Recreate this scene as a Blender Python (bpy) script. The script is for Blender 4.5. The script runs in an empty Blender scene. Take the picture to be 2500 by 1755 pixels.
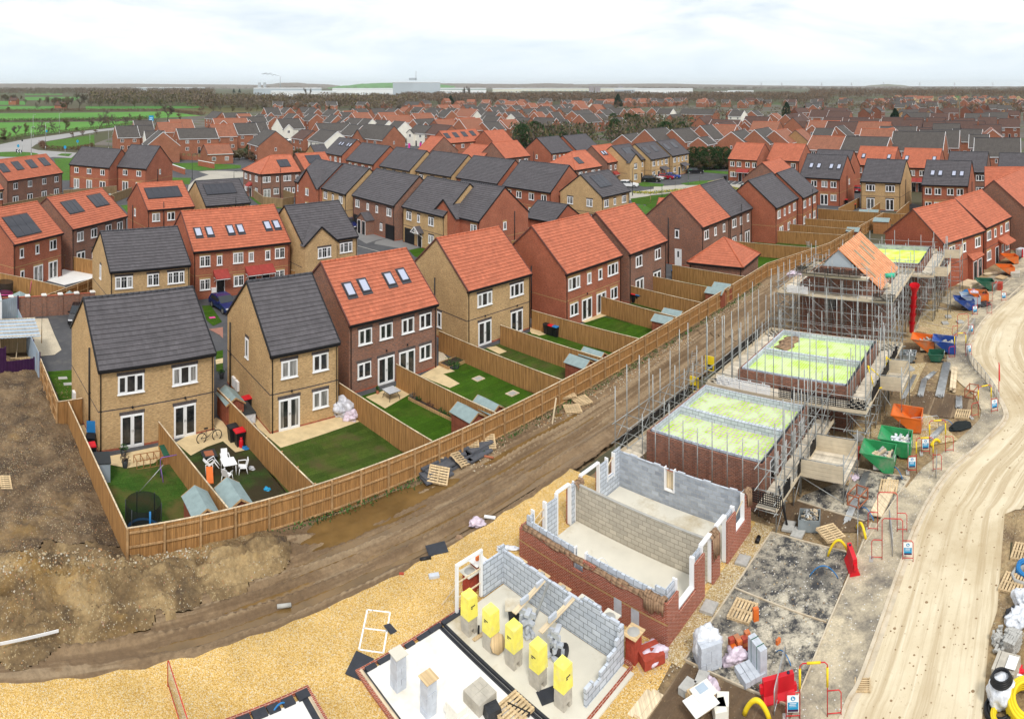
import bpy, bmesh, math, random
from mathutils import Vector, Matrix, noise as mn
from mathutils.geometry import tessellate_polygon
R=math.radians; PI=math.pi; rnd=random.Random(7)
sc=bpy.context.scene; COL=sc.collection
F=1633.; YH=210.; HC=23.
def at(px,py,z=0.):
 d=F*(HC-z)/(py-YH); t=(px-1250.)/F
 return Vector((d*math.sin(t),d*math.cos(t),z))
def pix(p):
 d=math.hypot(p[0],p[1]); return (1250+F*math.atan2(p[0],p[1]), YH+F*(HC-p[2])/max(d,.1))
CR={1:(0,180,2.551),2:(800,180,2.551),3:(1600,180,2.551),4:(0,650,2.48),5:(800,650,2.48),6:(1600,650,2.48),7:(800,1150,2.551),8:(1600,1150,2.551),
9:(0,190,4.592),10:(500,160,4.592),11:(1000,180,4.592),12:(1500,180,4.592),13:(2000,180,4.592),14:(1900,480,3.827),15:(1550,700,3.827),16:(1400,950,3.28),
17:(0,700,3.827),18:(0,1250,2.551),19:(2100,1250,3.1925)}
def q(n,x,y):
 a=CR[n]; return (a[0]+x/a[2],a[1]+y/a[2])
def Q(n,x,y,z=0.): return at(*q(n,x,y),z)
U=Vector((math.cos(R(45)),math.sin(R(45)),0)); V=Vector((-U.y,U.x,0))
MATS={}
class NT:
 def __init__(s,name,rough=.8,spec=.25,metal=0.):
  m=bpy.data.materials.new(name); m.use_nodes=True; s.m=m; s.t=m.node_tree; s.b=s.t.nodes['Principled BSDF']
  s.b.inputs['Roughness'].default_value=rough; s.b.inputs['Specular IOR Level'].default_value=spec; s.b.inputs['Metallic'].default_value=metal
  MATS[name]=m
 def n(s,ty,**kw):
  x=s.t.nodes.new(ty)
  for k,v in kw.items():
   if k in x.inputs: s.set(x.inputs[k],v)
   else: setattr(x,k,v)
  return x
 def set(s,i,v):
  if isinstance(v,bpy.types.NodeSocket): s.t.links.new(v,i)
  else: i.default_value=v
 def coord(s,kind='Object',scale=(1,1,1),rand=True,rot=0.):
  c=s.n('ShaderNodeTexCoord').outputs[kind]
  if rot: m0=s.n('ShaderNodeMapping'); s.set(m0.inputs['Vector'],c); m0.inputs['Rotation'].default_value=(0,0,-rot); c=m0.outputs[0]
  mp=s.n('ShaderNodeMapping'); s.set(mp.inputs['Vector'],c); mp.inputs['Scale'].default_value=scale
  if rand:
   oi=s.n('ShaderNodeObjectInfo').outputs['Random']
   mu=s.n('ShaderNodeVectorMath',operation='SCALE'); mu.inputs[0].default_value=(37,23,11); s.set(mu.inputs['Scale'],oi)
   s.set(mp.inputs['Location'],mu.outputs[0])
  return mp.outputs[0]
 def noise(s,vec,scale,detail=4,rough=.55,dist=0.):
  x=s.n('ShaderNodeTexNoise',Scale=scale,Detail=detail,Roughness=rough,Distortion=dist); s.set(x.inputs['Vector'],vec); return x.outputs['Fac']
 def voro(s,vec,scale,out='Distance',feat='F1',rand=1.):
  x=s.n('ShaderNodeTexVoronoi',feature=feat,Scale=scale); s.set(x.inputs['Vector'],vec); x.inputs['Randomness'].default_value=rand; return x.outputs[out]
 def ramp(s,f,stops,interp='LINEAR'):
  x=s.n('ShaderNodeValToRGB'); s.set(x.inputs['Fac'],f); cr=x.color_ramp; cr.interpolation=interp
  while len(cr.elements)<len(stops): cr.elements.new(.5)
  for e,(p,c) in zip(cr.elements,stops):
   e.position=p; e.color=(c,c,c,1) if isinstance(c,(int,float)) else (*c,1)
  return x.outputs['Color']
 def mix(s,f,a,b,bt='MIX'):
  x=s.n('ShaderNodeMix',data_type='RGBA',blend_type=bt); s.set(x.inputs[0],f)
  s.set(x.inputs[6],(*a,1) if isinstance(a,tuple) and len(a)==3 else a); s.set(x.inputs[7],(*b,1) if isinstance(b,tuple) and len(b)==3 else b)
  return x.outputs[2]
 def math(s,op,a,b=0.,clamp=False):
  x=s.n('ShaderNodeMath',operation=op,use_clamp=clamp); s.set(x.inputs[0],a); s.set(x.inputs[1],b); return x.outputs[0]
 def col(s,c): s.set(s.b.inputs['Base Color'],(*c,1) if isinstance(c,tuple) else c); return s
 def bump(s,h,dist=.01,st=1.):
  x=s.n('ShaderNodeBump',Distance=dist,Strength=st); s.set(x.inputs['Height'],h); s.set(s.b.inputs['Normal'],x.outputs[0]); return s
def plain(name,c,rough=.7,var=.18,scale=2.,spec=.3,metal=0.,bump=0.,bscale=30.,dirt=None,dscale=.8,coord='Object'):
 t=NT(name,rough,spec,metal); v=t.coord(coord)
 n=t.noise(v,scale); lo=tuple(x*(1-var) for x in c); hi=tuple(min(1,x*(1+var)) for x in c)
 o=t.ramp(n,[(.3,lo),(.7,hi)])
 if dirt: o=t.mix(t.ramp(t.noise(v,dscale,6,.65),[(.52,0.),(.68,.75)]),o,dirt)
 t.col(o)
 if bump: t.bump(t.noise(v,bscale,5),bump)
 return t.m
def brick(name,c1,c2,mort,w=.225,h=.075,var=.25,ms=.012,weather=.18,sq=.5):
 t=NT(name,.88,.15); uv=t.coord('UV',rand=False)
 b=t.n('ShaderNodeTexBrick'); t.set(b.inputs['Vector'],uv); b.inputs['Color1'].default_value=(*c1,1); b.inputs['Color2'].default_value=(*c2,1); b.inputs['Mortar'].default_value=(*mort,1)
 b.inputs['Scale'].default_value=1; b.inputs['Mortar Size'].default_value=ms*.5; b.inputs['Brick Width'].default_value=w; b.inputs['Row Height'].default_value=h; b.inputs['Bias'].default_value=0; b.inputs['Mortar Smooth'].default_value=.2
 n=t.noise(uv,.55,5,.6); o=t.mix(1.,b.outputs['Color'],t.ramp(n,[(.28,1-weather),(.72,1+weather*.6)]),'MULTIPLY')
 # per-brick tone: noise sampled at one point per brick
 n2=t.noise(t.coord('UV',(1/w*.5,1/h*.5,1),False),2.3,2); o=t.mix(1.,o,t.ramp(n2,[(.3,1-var),(.7,1+var)]),'MULTIPLY')
 t.col(o).bump(b.outputs['Fac'],-.006); return t.m
def tiles(name,c,var=.11,pw=.33,moss=None,mossy=.0):
 t=NT(name,.75,.28); uv=t.coord('UV',rand=False)
 b=t.n('ShaderNodeTexBrick'); t.set(b.inputs['Vector'],uv); lo=tuple(x*(1-var) for x in c); hi=tuple(x*(1+var*.6) for x in c)
 b.inputs['Color1'].default_value=(*lo,1); b.inputs['Color2'].default_value=(*hi,1); b.inputs['Mortar'].default_value=(*tuple(x*.78 for x in c),1)
 b.inputs['Scale'].default_value=1; b.inputs['Mortar Size'].default_value=.008; b.inputs['Brick Width'].default_value=.3; b.inputs['Row Height'].default_value=.345; b.inputs['Mortar Smooth'].default_value=.6
 n=t.noise(uv,.8,5,.6); o=t.mix(1.,b.outputs['Color'],t.ramp(n,[(.3,.82),(.7,1.1)]),'MULTIPLY')
 n3=t.noise(t.coord('UV',(3.,.25,1),False),1.2,4); o=t.mix(1.,o,t.ramp(n3,[(.3,.9),(.7,1.07)]),'MULTIPLY')
 if moss: o=t.mix(t.ramp(t.noise(uv,1.3,8,.7),[(.62-mossy,0.),(.75-mossy*.6,.85)]),o,moss)
 t.col(o).bump(b.outputs['Fac'],-.012); return t.m
ORANGE=(.49,.15,.082); GREY=(.105,.097,.104)
brick('brick_buff',(.60,.40,.20),(.50,.32,.15),(.42,.32,.2)); brick('brick_red',(.43,.13,.07),(.33,.10,.058),(.38,.22,.15))
brick('brick_brown',(.32,.14,.085),(.20,.11,.085),(.30,.23,.19)); brick('brick_old',(.38,.14,.078),(.29,.105,.06),(.32,.2,.14)); brick('brick_old_dark',(.26,.09,.05),(.18,.065,.042),(.24,.15,.11))
brick('brick_tan',(.44,.26,.12),(.36,.2,.09),(.33,.24,.15)); brick('brick_new',(.36,.075,.035),(.27,.06,.034),(.50,.33,.26),ms=.024); brick('brick_dark',(.30,.115,.07),(.17,.075,.058),(.36,.27,.21),ms=.018)
brick('brick_engineering',(.42,.115,.062),(.35,.095,.055),(.3,.15,.1))
brick('blockwork',(.58,.62,.68),(.46,.50,.56),(.22,.24,.26),.45,.225,.05,.03,.10); brick('blockwork_tan',(.55,.49,.39),(.43,.385,.31),(.30,.265,.21),.45,.225,.05,.03,.15); brick('blockwork_wet',(.46,.50,.56),(.31,.34,.39),(.42,.43,.43),.45,.225,.1,.03,.25)
brick('soldier_dark',(.09,.075,.075),(.06,.055,.06),(.26,.21,.17),.075,.3); brick('soldier_buff',(.50,.32,.14),(.42,.26,.11),(.36,.27,.16),.075,.3)
tiles('tile_orange',ORANGE); tiles('tile_grey',GREY); tiles('tile_orange_old',(.28,.112,.066),moss=(.12,.085,.04),mossy=.02); tiles('tile_grey_old',(.085,.075,.068),moss=(.17,.13,.05),mossy=.0); tiles('tile_brown_old',(.10,.055,.043),moss=(.12,.095,.05),mossy=-.03); tiles('tile_red_canopy',(.36,.055,.045))
plain('white_upvc',(.82,.82,.82),.35,.03); plain('white_render',(.78,.75,.66),.8,.06,.6); plain('cream_render',(.62,.47,.25),.85,.1,.6)
plain('black_plastic',(.012,.012,.014),.45,.1); plain('dark_ridge',(.05,.05,.058),.6,.15); plain('orange_ridge',(.47,.125,.06),.7,.18); plain('brown_verge',(.13,.05,.04),.7,.1)
def glassm():
 t=NT('window_glass',.04,.6); oi=t.n('ShaderNodeObjectInfo').outputs['Random']; v=t.coord('Object')
 st=t.noise(t.coord('Object',(9,9,.6)),1.,3); cur=t.ramp(st,[(.45,(.16,.155,.145)),(.6,(.36,.35,.33))])
 x=t.coord('Object',rand=False); sx=t.n('ShaderNodeSeparateXYZ'); t.set(sx.inputs[0],x)
 side=t.math('GREATER_THAN',t.math('ABSOLUTE',sx.outputs[0]),.42)
 has=t.math('GREATER_THAN',oi,.45); full=t.math('GREATER_THAN',oi,.84)
 f=t.math('MAXIMUM',t.math('MULTIPLY',side,has),full)
 t.col(t.mix(f,t.ramp(t.noise(v,1.6,3),[(.35,(.010,.012,.014)),(.75,(.055,.055,.055))]),cur)); return t.m
glassm()
t=NT('roof_glass',.05,.6); t.col((.42,.45,.56))
t=NT('solar_glass',.14,.5); t.col(t.ramp(t.noise(t.coord('UV',rand=False),.9,2),[(.3,(.024,.026,.036)),(.7,(.045,.045,.055))]))
def woodm(name,c,sc_=(10,10,.8),var=.3,stripe=.1):
 t=NT(name,.85,.15); v=t.coord('Object',sc_); n=t.noise(v,1.,4)
 o=t.ramp(n,[(.3,tuple(x*(1-var) for x in c)),(.7,tuple(min(1,x*(1+var)) for x in c))])
 u=t.coord('UV',(1/stripe,.05,1),False); n2=t.n('ShaderNodeTexNoise',Scale=1.,Detail=1); t.set(n2.inputs['Vector'],u)
 o=t.mix(1.,o,t.ramp(n2.outputs['Fac'],[(.3,.72),(.7,1.22)]),'MULTIPLY'); t.col(o); return t.m
woodm('fence_wood',(.36,.19,.07)); woodm('fence_rail',(.44,.27,.13),(2,2,2)); woodm('fence_cap',(.60,.48,.33),(1,1,1)); woodm('fence_old',(.28,.19,.10))
plain('board_wood',(.60,.51,.37),.85,.14,1.5); woodm('pale_timber',(.68,.55,.37),(1,1,1),.2); woodm('scaffold_board',(.60,.53,.42),(1.5,1.5,1.5),.22,.225); woodm('shed_red',(.27,.085,.05),(1,1,8),.2); woodm('shed_brown',(.36,.17,.07),(1,1,8),.2); woodm('pallet_wood',(.58,.43,.25),(2,2,2),.25); woodm('plywood',(.62,.45,.25),(1,1,1),.12)
plain('shed_felt',(.24,.31,.31),.9,.12,3.); plain('galvanised',(.42,.43,.43),.45,.2,3.,.5,.6); plain('steel_tube',(.33,.34,.33),.5,.25,4.,.4,.5); plain('white_metal',(.8,.8,.8),.4,.05)
plain('red_paint',(.55,.03,.03),.4,.1); plain('red_plastic',(.60,.012,.022),.4,.12,1.); plain('blue_plastic',(.02,.17,.42),.4,.12); plain('yellow_plastic',(.80,.58,.02),.4,.06); plain('yellow_wrap',(.90,.80,.14),.35,.1,3.,bump=.02,bscale=6.,dirt=(.75,.68,.3),dscale=2.)
plain('skip_orange',(.65,.14,.02),.5,.15,1.5,dirt=(.35,.2,.12)); plain('skip_green',(.03,.26,.09),.5,.2,1.5,dirt=(.25,.27,.2)); plain('skip_blue',(.02,.06,.26),.5,.2,1.5,dirt=(.3,.3,.3)); plain('skip_dark_green',(.02,.10,.06),.5,.2,1.5,dirt=(.2,.2,.16)); plain('skip_grey',(.22,.25,.26),.5,.2,2.,dirt=(.2,.15,.1))
plain('plastic_sheet',(.66,.68,.72),.25,.25,5.,.5,bump=.05,bscale=5.); plain('lilac_sheet',(.6,.5,.58),.3,.3,4.,.5,bump=.05,bscale=6.); plain('silver_sheet',(.5,.5,.54),.3,.3,5.,.5,bump=.05,bscale=6.); plain('black_sheet',(.02,.021,.025),.4,.3,4.,.4,bump=.04,bscale=6.); plain('hessian',(.30,.19,.115),.95,.25,6.,bump=.02,bscale=20.)
plain('dpc_black',(.03,.033,.042),.45,.2,3.,bump=.01); plain('concrete_slab',(.66,.62,.52),.75,.08,.7,dirt=(.42,.33,.19),dscale=.45); plain('concrete_white',(.80,.78,.74),.75,.06,.6,dirt=(.66,.6,.48),dscale=.5); plain('concrete_grey',(.38,.37,.34),.85,.15,2.,bump=.01); plain('mortar_tub',(.03,.03,.035),.6,.1)
plain('insulation_foam',(.10,.105,.12),.8,.15,5.); plain('grey_block',(.50,.53,.58),.9,.12,4.,bump=.008,bscale=40); plain('tan_block',(.47,.43,.36),.9,.14,4.,bump=.008,bscale=40); plain('red_brick_stack',(.36,.06,.035),.85,.2,6.); plain('kerb_concrete',(.55,.47,.35),.85,.15,2.,dirt=(.38,.27,.15)); plain('paver_grey',(.42,.41,.38),.85,.15,5.)
plain('car_black',(.012,.012,.015),.15,.05,spec=.6); plain('car_blue',(.012,.02,.11),.15,.05,spec=.6); plain('car_red',(.35,.008,.02),.15,.05,spec=.6); plain('car_white',(.78,.79,.8),.2,.04,spec=.5); plain('car_bright_blue',(.015,.07,.33),.15,.05,spec=.6); plain('car_silver',(.5,.51,.53),.2,.05,spec=.6); plain('car_green',(.4,.45,.4),.2,.05,spec=.6)
t=NT('car_glass',.03,.6); t.col((.02,.025,.03)); plain('tyre',(.015,.015,.016),.85,.1); plain('wheel_rim',(.35,.35,.36),.3,.1,metal=.6); t=NT('head_lamp',.1,.6); t.col((.7,.72,.74)); t=NT('tail_lamp',.2,.5); t.col((.35,.01,.01))
plain('purple_paint',(.045,.012,.055),.5,.15); plain('corrugated_blue',(.42,.50,.58),.4,.12,1.,.5,.3); plain('sign_blue',(.02,.30,.55),.4,.04); plain('sign_white',(.85,.86,.87),.4,.03); plain('sign_ink',(.02,.02,.05),.5,.02); plain('green_tarpaulin',(.05,.45,.28),.5,.15,3.,bump=.04,bscale=5.); plain('roof_membrane',(.72,.25,.10),.6,.12,1.5); plain('hi_vis',(.65,.85,.03),.7,.05); plain('skin_tone',(.45,.28,.2),.6,.05); plain('trousers_navy',(.02,.025,.04),.8,.1); plain('dark_post',(.03,.035,.038),.5,.1); plain('pink_plastic',(.7,.08,.3),.5,.1); plain('terracotta',(.35,.12,.06),.8,.1); plain('purple_tube',(.2,.1,.35),.4,.1); plain('netting_black',(.012,.016,.016),.9,.1); plain('flag_magenta',(.6,.03,.3),.6,.05); plain('flag_blue',(.05,.08,.4),.6,.05); plain('bed_soil',(.045,.033,.024),.95,.35,6.,bump=.05,bscale=12); plain('sandstone_paving',(.62,.48,.27),.8,.14,1.6); plain('white_paving',(.72,.71,.68),.75,.05,1.5)
plain('warehouse_white',(.74,.76,.76),.6,.05,.02); plain('warehouse_cream',(.62,.62,.52),.7,.06,.02); plain('warehouse_blue',(.42,.47,.51),.6,.06,.02); plain('warehouse_roof',(.5,.52,.52),.6,.06,.02); plain('factory_green',(.06,.2,.13),.6,.06); plain('cooling_concrete',(.42,.45,.48),.9,.05); plain('tower_grey',(.30,.27,.28),.8,.1,.1)
class MB:
 def __init__(s): s.v=[]; s.f=[]; s.m=[]; s.sm=[]; s.mats=[]
 def mi(s,m):
  if m not in s.mats: s.mats.append(m)
  return s.mats.index(m)
 def face(s,pts,m,sm=False):
  k=len(s.v); s.v.extend([tuple(p) for p in pts]); s.f.append(list(range(k,k+len(pts)))); s.m.append(s.mi(m)); s.sm.append(sm); return s
 def box(s,x0,y0,z0,x1,y1,z1,m,skip=''):
  if x0>x1: x0,x1=x1,x0
  if y0>y1: y0,y1=y1,y0
  if z0>z1: z0,z1=z1,z0
  p=[(x0,y0,z0),(x1,y0,z0),(x1,y1,z0),(x0,y1,z0),(x0,y0,z1),(x1,y0,z1),(x1,y1,z1),(x0,y1,z1)]
  return s.hexa(p,m,skip)
 def hexa(s,p,m,skip=''):
  k=len(s.v); s.v.extend([tuple(a) for a in p])
  for nm,f in (('b',(3,2,1,0)),('t',(4,5,6,7)),('f',(0,1,5,4)),('r',(1,2,6,5)),('k',(2,3,7,6)),('l',(3,0,4,7))):
   if nm in skip: continue
   s.f.append([k+i for i in f]); s.m.append(s.mi(m)); s.sm.append(False)
  return s
 def bar(s,a,b,w,h,m,up=(0,0,1)):
  a=Vector(a); b=Vector(b); d=(b-a).normalized(); up=Vector(up)
  if abs(d.dot(up))>.97: up=Vector((1,0,0))
  x=d.cross(up).normalized()*(w/2); y=x.cross(d).normalized()*(h/2)
  return s.hexa([a-x-y,a+x-y,b+x-y,b-x-y,a-x+y,a+x+y,b+x+y,b-x+y],m)
 def tube(s,pts,r,m,n=8,cap=True,r1=None,closed=False):
  pts=[Vector(p) for p in pts]; k=len(s.v); N=len(pts); x=None
  for i,p in enumerate(pts):
   if closed: d=(pts[(i+1)%N]-pts[i-1])
   else: d=(pts[min(i+1,N-1)]-pts[max(i-1,0)])
   d.normalize()
   if x is None: x=d.cross(Vector((0,0,1)) if abs(d.z)<.95 else Vector((1,0,0))).normalized()
   else: x=(x-d*x.dot(d)).normalized()
   y=d.cross(x); rr=r if r1 is None else r+(r1-r)*i/max(1,N-1)
   for j in range(n):
    a=2*PI*j/n; s.v.append(tuple(p+x*math.cos(a)*rr+y*math.sin(a)*rr))
  mi=s.mi(m)
  for i in range(N if closed else N-1):
   for j in range(n):
    i2=(i+1)%N
    s.f.append([k+i*n+j,k+i*n+(j+1)%n,k+i2*n+(j+1)%n,k+i2*n+j]); s.m.append(mi); s.sm.append(True)
  if cap and not closed:
   s.f.append([k+j for j in range(n)][::-1]); s.m.append(mi); s.sm.append(False)
   s.f.append([k+(N-1)*n+j for j in range(n)]); s.m.append(mi); s.sm.append(False)
  return s
 def lathe(s,prof,m,n=16,c=(0,0,0),sx=1,sy=1):
  k=len(s.v)
  for r,z in prof:
   for j in range(n):
    a=2*PI*j/n; s.v.append((c[0]+r*math.cos(a)*sx,c[1]+r*math.sin(a)*sy,c[2]+z))
  mi=s.mi(m)
  for i in range(len(prof)-1):
   for j in range(n):
    s.f.append([k+i*n+j,k+i*n+(j+1)%n,k+(i+1)*n+(j+1)%n,k+(i+1)*n+j]); s.m.append(mi); s.sm.append(True)
  return s
 def prism(s,poly,z0,z1,m,bottom=False):
  k=len(s.v); n=len(poly); mi=s.mi(m)
  for z in (z0,z1): s.v.extend([(p[0],p[1],z) for p in poly])
  for i in range(n):
   j=(i+1)%n; s.f.append([k+i,k+j,k+n+j,k+n+i]); s.m.append(mi); s.sm.append(False)
  for tri in tessellate_polygon([[Vector((p[0],p[1],0)) for p in poly]]):
   s.f.append([k+n+t for t in tri]); s.m.append(mi); s.sm.append(False)
  return s
 def sweep(s,prof,axis_pts,m):  # profile polygon (y,z) extruded from x0 to x1
  x0,x1=axis_pts; k=len(s.v); n=len(prof); mi=s.mi(m)
  for x in (x0,x1): s.v.extend([(x,y,z) for y,z in prof])
  for i in range(n):
   j=(i+1)%n; s.f.append([k+i,k+j,k+n+j,k+n+i]); s.m.append(mi); s.sm.append(False)
  for o,sg in ((0,-1),(n,1)):
   for tri in tessellate_polygon([[Vector((p[0],p[1],0)) for p in prof]]):
    s.f.append([k+o+t for t in tri]); s.m.append(mi); s.sm.append(False)
  return s
 def mesh(s,name):
  me=bpy.data.meshes.new(name); me.from_pydata(s.v,[],s.f)
  for m in s.mats: me.materials.append(MATS[m])
  me.polygons.foreach_set('material_index',s.m); me.polygons.foreach_set('use_smooth',s.sm)
  bm=bmesh.new(); bm.from_mesh(me); bmesh.ops.recalc_face_normals(bm,faces=bm.faces) if getattr(s,'fix',True) else None
  uv=bm.loops.layers.uv.new('UVMap')
  for f in bm.faces:
   n=f.normal; h=math.hypot(n.x,n.y)
   if h<.12:
    for l in f.loops: l[uv].uv=(l.vert.co.x,l.vert.co.y)
   else:
    tx,ty=-n.y/h,n.x/h
    for l in f.loops: c=l.vert.co; l[uv].uv=(c.x*tx+c.y*ty,c.z/h)
  bm.to_mesh(me); bm.free(); return me
 def build(s,name,parent=None,loc=None,rz=0):
  return ob(name,s.mesh(name),parent,loc,rz)
def ob(name,data,parent=None,loc=None,rz=0):
 o=bpy.data.objects.new(name,data); COL.objects.link(o)
 if parent is not None: o.parent=parent
 if loc is not None: o.location=loc
 if rz: o.rotation_euler=(0,0,rz)
 return o
def tag(o,label=None,cat=None,group=None,kind=None):
 if label: o['label']=label
 if cat: o['category']=cat
 if group: o['group']=group
 if kind: o['kind']=kind
 return o
def thing(name,label,cat,loc=(0,0,0),rz=0,group=None): return tag(ob(name,None,None,loc,rz),label,cat,group)
def struct(o): o['kind']='structure'; return o
def stuff(o): o['kind']='stuff'; return o
PN=[0]
def patch(name,pts,z,m,kind='structure',bump=0):
 PN[0]+=1; z+=(PN[0]%9)*.0011
 P=[Vector((p[0],p[1],z)) for p in pts]; mb=MB()
 mb.fix=False; mb.v=[tuple(p) for p in P]; mb.f=[]
 for a,b,c in tessellate_polygon([P]):
  mb.f.append([a,b,c] if (P[b]-P[a]).cross(P[c]-P[a]).z>0 else [a,c,b])
 mb.m=[mb.mi(m)]*len(mb.f); mb.sm=[False]*len(mb.f)
 o=mb.build(name); o['kind']=kind; return o
def lawn(name,a,b,dirt=(.10,.075,.035),amt=.0):
 t=NT(name,.95,.1); v=t.coord('Object',rand=False); n=t.noise(v,1.1,6,.65); o=t.ramp(n,[(.3,a),(.7,b)])
 o=t.mix(1.,o,t.ramp(t.noise(v,14.,3,.7),[(.3,.6),(.7,1.3)]),'MULTIPLY'); o=t.mix(t.ramp(t.noise(v,.33,7,.7),[(.5,0.),(.66,.55)]),o,(.085,.095,.02)); tb=t.n('ShaderNodeTexBrick',Scale=1.); t.set(tb.inputs['Vector'],t.coord('Object',(1,1,1),False,R(45))); tb.inputs['Color1'].default_value=(.8,.8,.8,1); tb.inputs['Color2'].default_value=(1.12,1.1,1.05,1); tb.inputs['Mortar'].default_value=(.72,.72,.7,1); tb.inputs['Brick Width'].default_value=2.4; tb.inputs['Row Height'].default_value=.42; tb.inputs['Mortar Size'].default_value=.012; o=t.mix(1.,o,tb.outputs['Color'],'MULTIPLY')
 if amt: o=t.mix(t.ramp(t.noise(v,.5,5,.6),[(.62-amt,0.),(.8-amt,.85)]),o,dirt)
 t.col(o).bump(t.noise(v,40.,2),.03); return t.m
lawn('lawn_bright',(.036,.092,.006),(.056,.125,.009)); lawn('lawn_olive',(.045,.085,.012),(.075,.115,.02),amt=.12); lawn('lawn_worn',(.03,.09,.012),(.06,.12,.02),(.13,.10,.035),amt=.17); lawn('lawn_muddy',(.03,.06,.014),(.045,.08,.02),(.05,.035,.022),amt=.26); lawn('verge_grass',(.05,.13,.02),(.09,.2,.03),amt=.05)
def fieldm(name,a,b,rot):
 t=NT(name,.95,.1); v=t.coord('Object',(1,1,1),False,rot); n=t.noise(v,.02,5,.6); o=t.ramp(n,[(.3,a),(.7,b)])
 w=t.noise(t.coord('Object',(.5,.012,1),False,rot),1.,3); o=t.mix(1.,o,t.ramp(w,[(.3,.86),(.7,1.1)]),'MULTIPLY'); t.col(o); return t.m
fieldm('crop_green',(.08,.21,.04),(.115,.27,.05),.3); fieldm('crop_green_far',(.06,.19,.04),(.10,.24,.055),.9); fieldm('rough_field',(.10,.085,.045),(.13,.13,.05),.5)
def groundm():
 t=NT('land',.95,.1); v=t.coord('Object',rand=False); n=t.noise(v,.004,6,.65)
 o=t.ramp(n,[(.36,(.095,.08,.055)),(.55,(.08,.085,.042)),(.68,(.06,.12,.035))]); o=t.mix(t.ramp(t.noise(v,.05,6),[(.4,0.),(.7,.6)]),o,(.09,.075,.05)); t.col(o); return t.m
groundm()
def estate():
 t=NT('estate_land',.9,.15); v=t.coord('Object',rand=False)
 o=t.ramp(t.voro(v,.09,'Color'),[(.25,(.10,.095,.085)),(.45,(.15,.135,.12)),(.55,(.07,.10,.035)),(.75,(.10,.085,.06))],'CONSTANT')
 o=t.mix(t.ramp(t.noise(v,.35,6),[(.4,0.),(.65,.7)]),o,(.13,.105,.075)); t.col(o); return t.m
estate()
def mudm(name,wet,dry,dark,stone=.0,stonec=(.40,.31,.17),wet_sheen=True,yellow=0.):
 t=NT(name,.7,.35); v=t.coord('Object',rand=False); n=t.noise(v,.45,8,.62,.6)
 o=t.ramp(n,[(.32,dark),(.47,wet),(.62,dry)])
 if wet_sheen: o=t.mix(t.ramp(t.noise(t.coord('Object',(.022,.62,1),False,R(45)),1.9,7,.6,.12),[(.40,0.),(.49,.9),(.60,.0)]),o,(.155,.098,.052)); o=t.mix(t.ramp(t.noise(t.coord('Object',(.02,.5,1),False,R(45)),2.3,6,.55,.08),[(.53,0.),(.58,.8)]),o,(.52,.39,.24))  # mud tone bands; pale wet sheen and dark ridges painted to make ruts show
 o=t.mix(1.,o,t.ramp(t.noise(v,5.,6,.7),[(.3,.66),(.7,1.28)]),'MULTIPLY')
 if yellow: o=t.mix(t.ramp(t.noise(v,.28,6,.65),[(.56,0.),(.7,yellow)]),o,(.42,.25,.07))
 if stone:
  vc=t.voro(v,15.,'Color'); sv=t.n('ShaderNodeSeparateColor'); t.set(sv.inputs[0],vc)
  d=t.voro(v,15.); pick=t.math('MULTIPLY',t.math('GREATER_THAN',sv.outputs[0],1-stone),t.math('LESS_THAN',d,.42))
  clump=t.ramp(t.noise(v,.6,4),[(.38,.15),(.6,1.)]); pick=t.math('MULTIPLY',pick,clump)
  sc2=t.ramp(sv.outputs[1],[(.2,stonec),(.6,(.42,.33,.19)),(.9,(.46,.42,.34)),(.98,(.4,.14,.08))]); o=t.mix(pick,o,sc2)
 if wet_sheen:
  z=t.n('ShaderNodeSeparateXYZ'); t.set(z.inputs[0],v); zz=t.math('ADD',z.outputs[2],t.math('MULTIPLY',t.noise(v,.7,4),.12)); wt=t.ramp(t.math('MULTIPLY_ADD',zz,4.,),[(.10,1.),(.42,0.)])
  o=t.mix(t.math('MULTIPLY',wt,.85),t.mix(.55,o,(.15,.095,.052)),t.mix(.4,o,(.34,.24,.145))); t.set(t.b.inputs['Roughness'],t.ramp(wt,[(.2,.85),(.9,.13)]))  # low wet mud painted paler for its sky reflection, high ridges darker
 else: t.b.inputs['Roughness'].default_value=.9
 t.col(o); h=t.math('ADD',t.noise(v,3.,8,.7),t.math('MULTIPLY',t.noise(v,18.,4,.7),.35)); t.bump(h,.09); return t.m
mudm('mud_track',(.36,.245,.135),(.46,.33,.19),(.20,.128,.066)); mudm('soil_heap',(.18,.118,.056),(.36,.25,.12),(.075,.05,.03),.22,wet_sheen=False,yellow=.6); mudm('soil_churned',(.12,.078,.043),(.21,.14,.075),(.05,.034,.022),.26,wet_sheen=False,yellow=.35); mudm('soil_dark',(.065,.046,.032),(.12,.085,.055),(.04,.03,.022),.12); mudm('site_dirt',(.26,.18,.095),(.38,.27,.14),(.16,.105,.06),.3,wet_sheen=False,yellow=.5)
def gravelm(name,c1,c2,c3,scale=26.,patchc=(.30,.2,.1)):
 t=NT(name,.9,.15); v=t.coord('Object',rand=False); vc=t.voro(v,scale,'Color'); sv=t.n('ShaderNodeSeparateColor'); t.set(sv.inputs[0],vc)
 o=t.ramp(sv.outputs[0],[(.1,c1),(.45,c2),(.8,c3),(.98,(.72,.66,.52))]); o=t.mix(1.,o,t.ramp(t.noise(v,.35,6,.6),[(.3,.82),(.7,1.15)]),'MULTIPLY')
 o=t.mix(t.ramp(t.noise(v,.8,7,.7),[(.66,0.),(.78,.7)]),o,patchc); t.col(o).bump(t.voro(v,scale),-.03); return t.m
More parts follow.
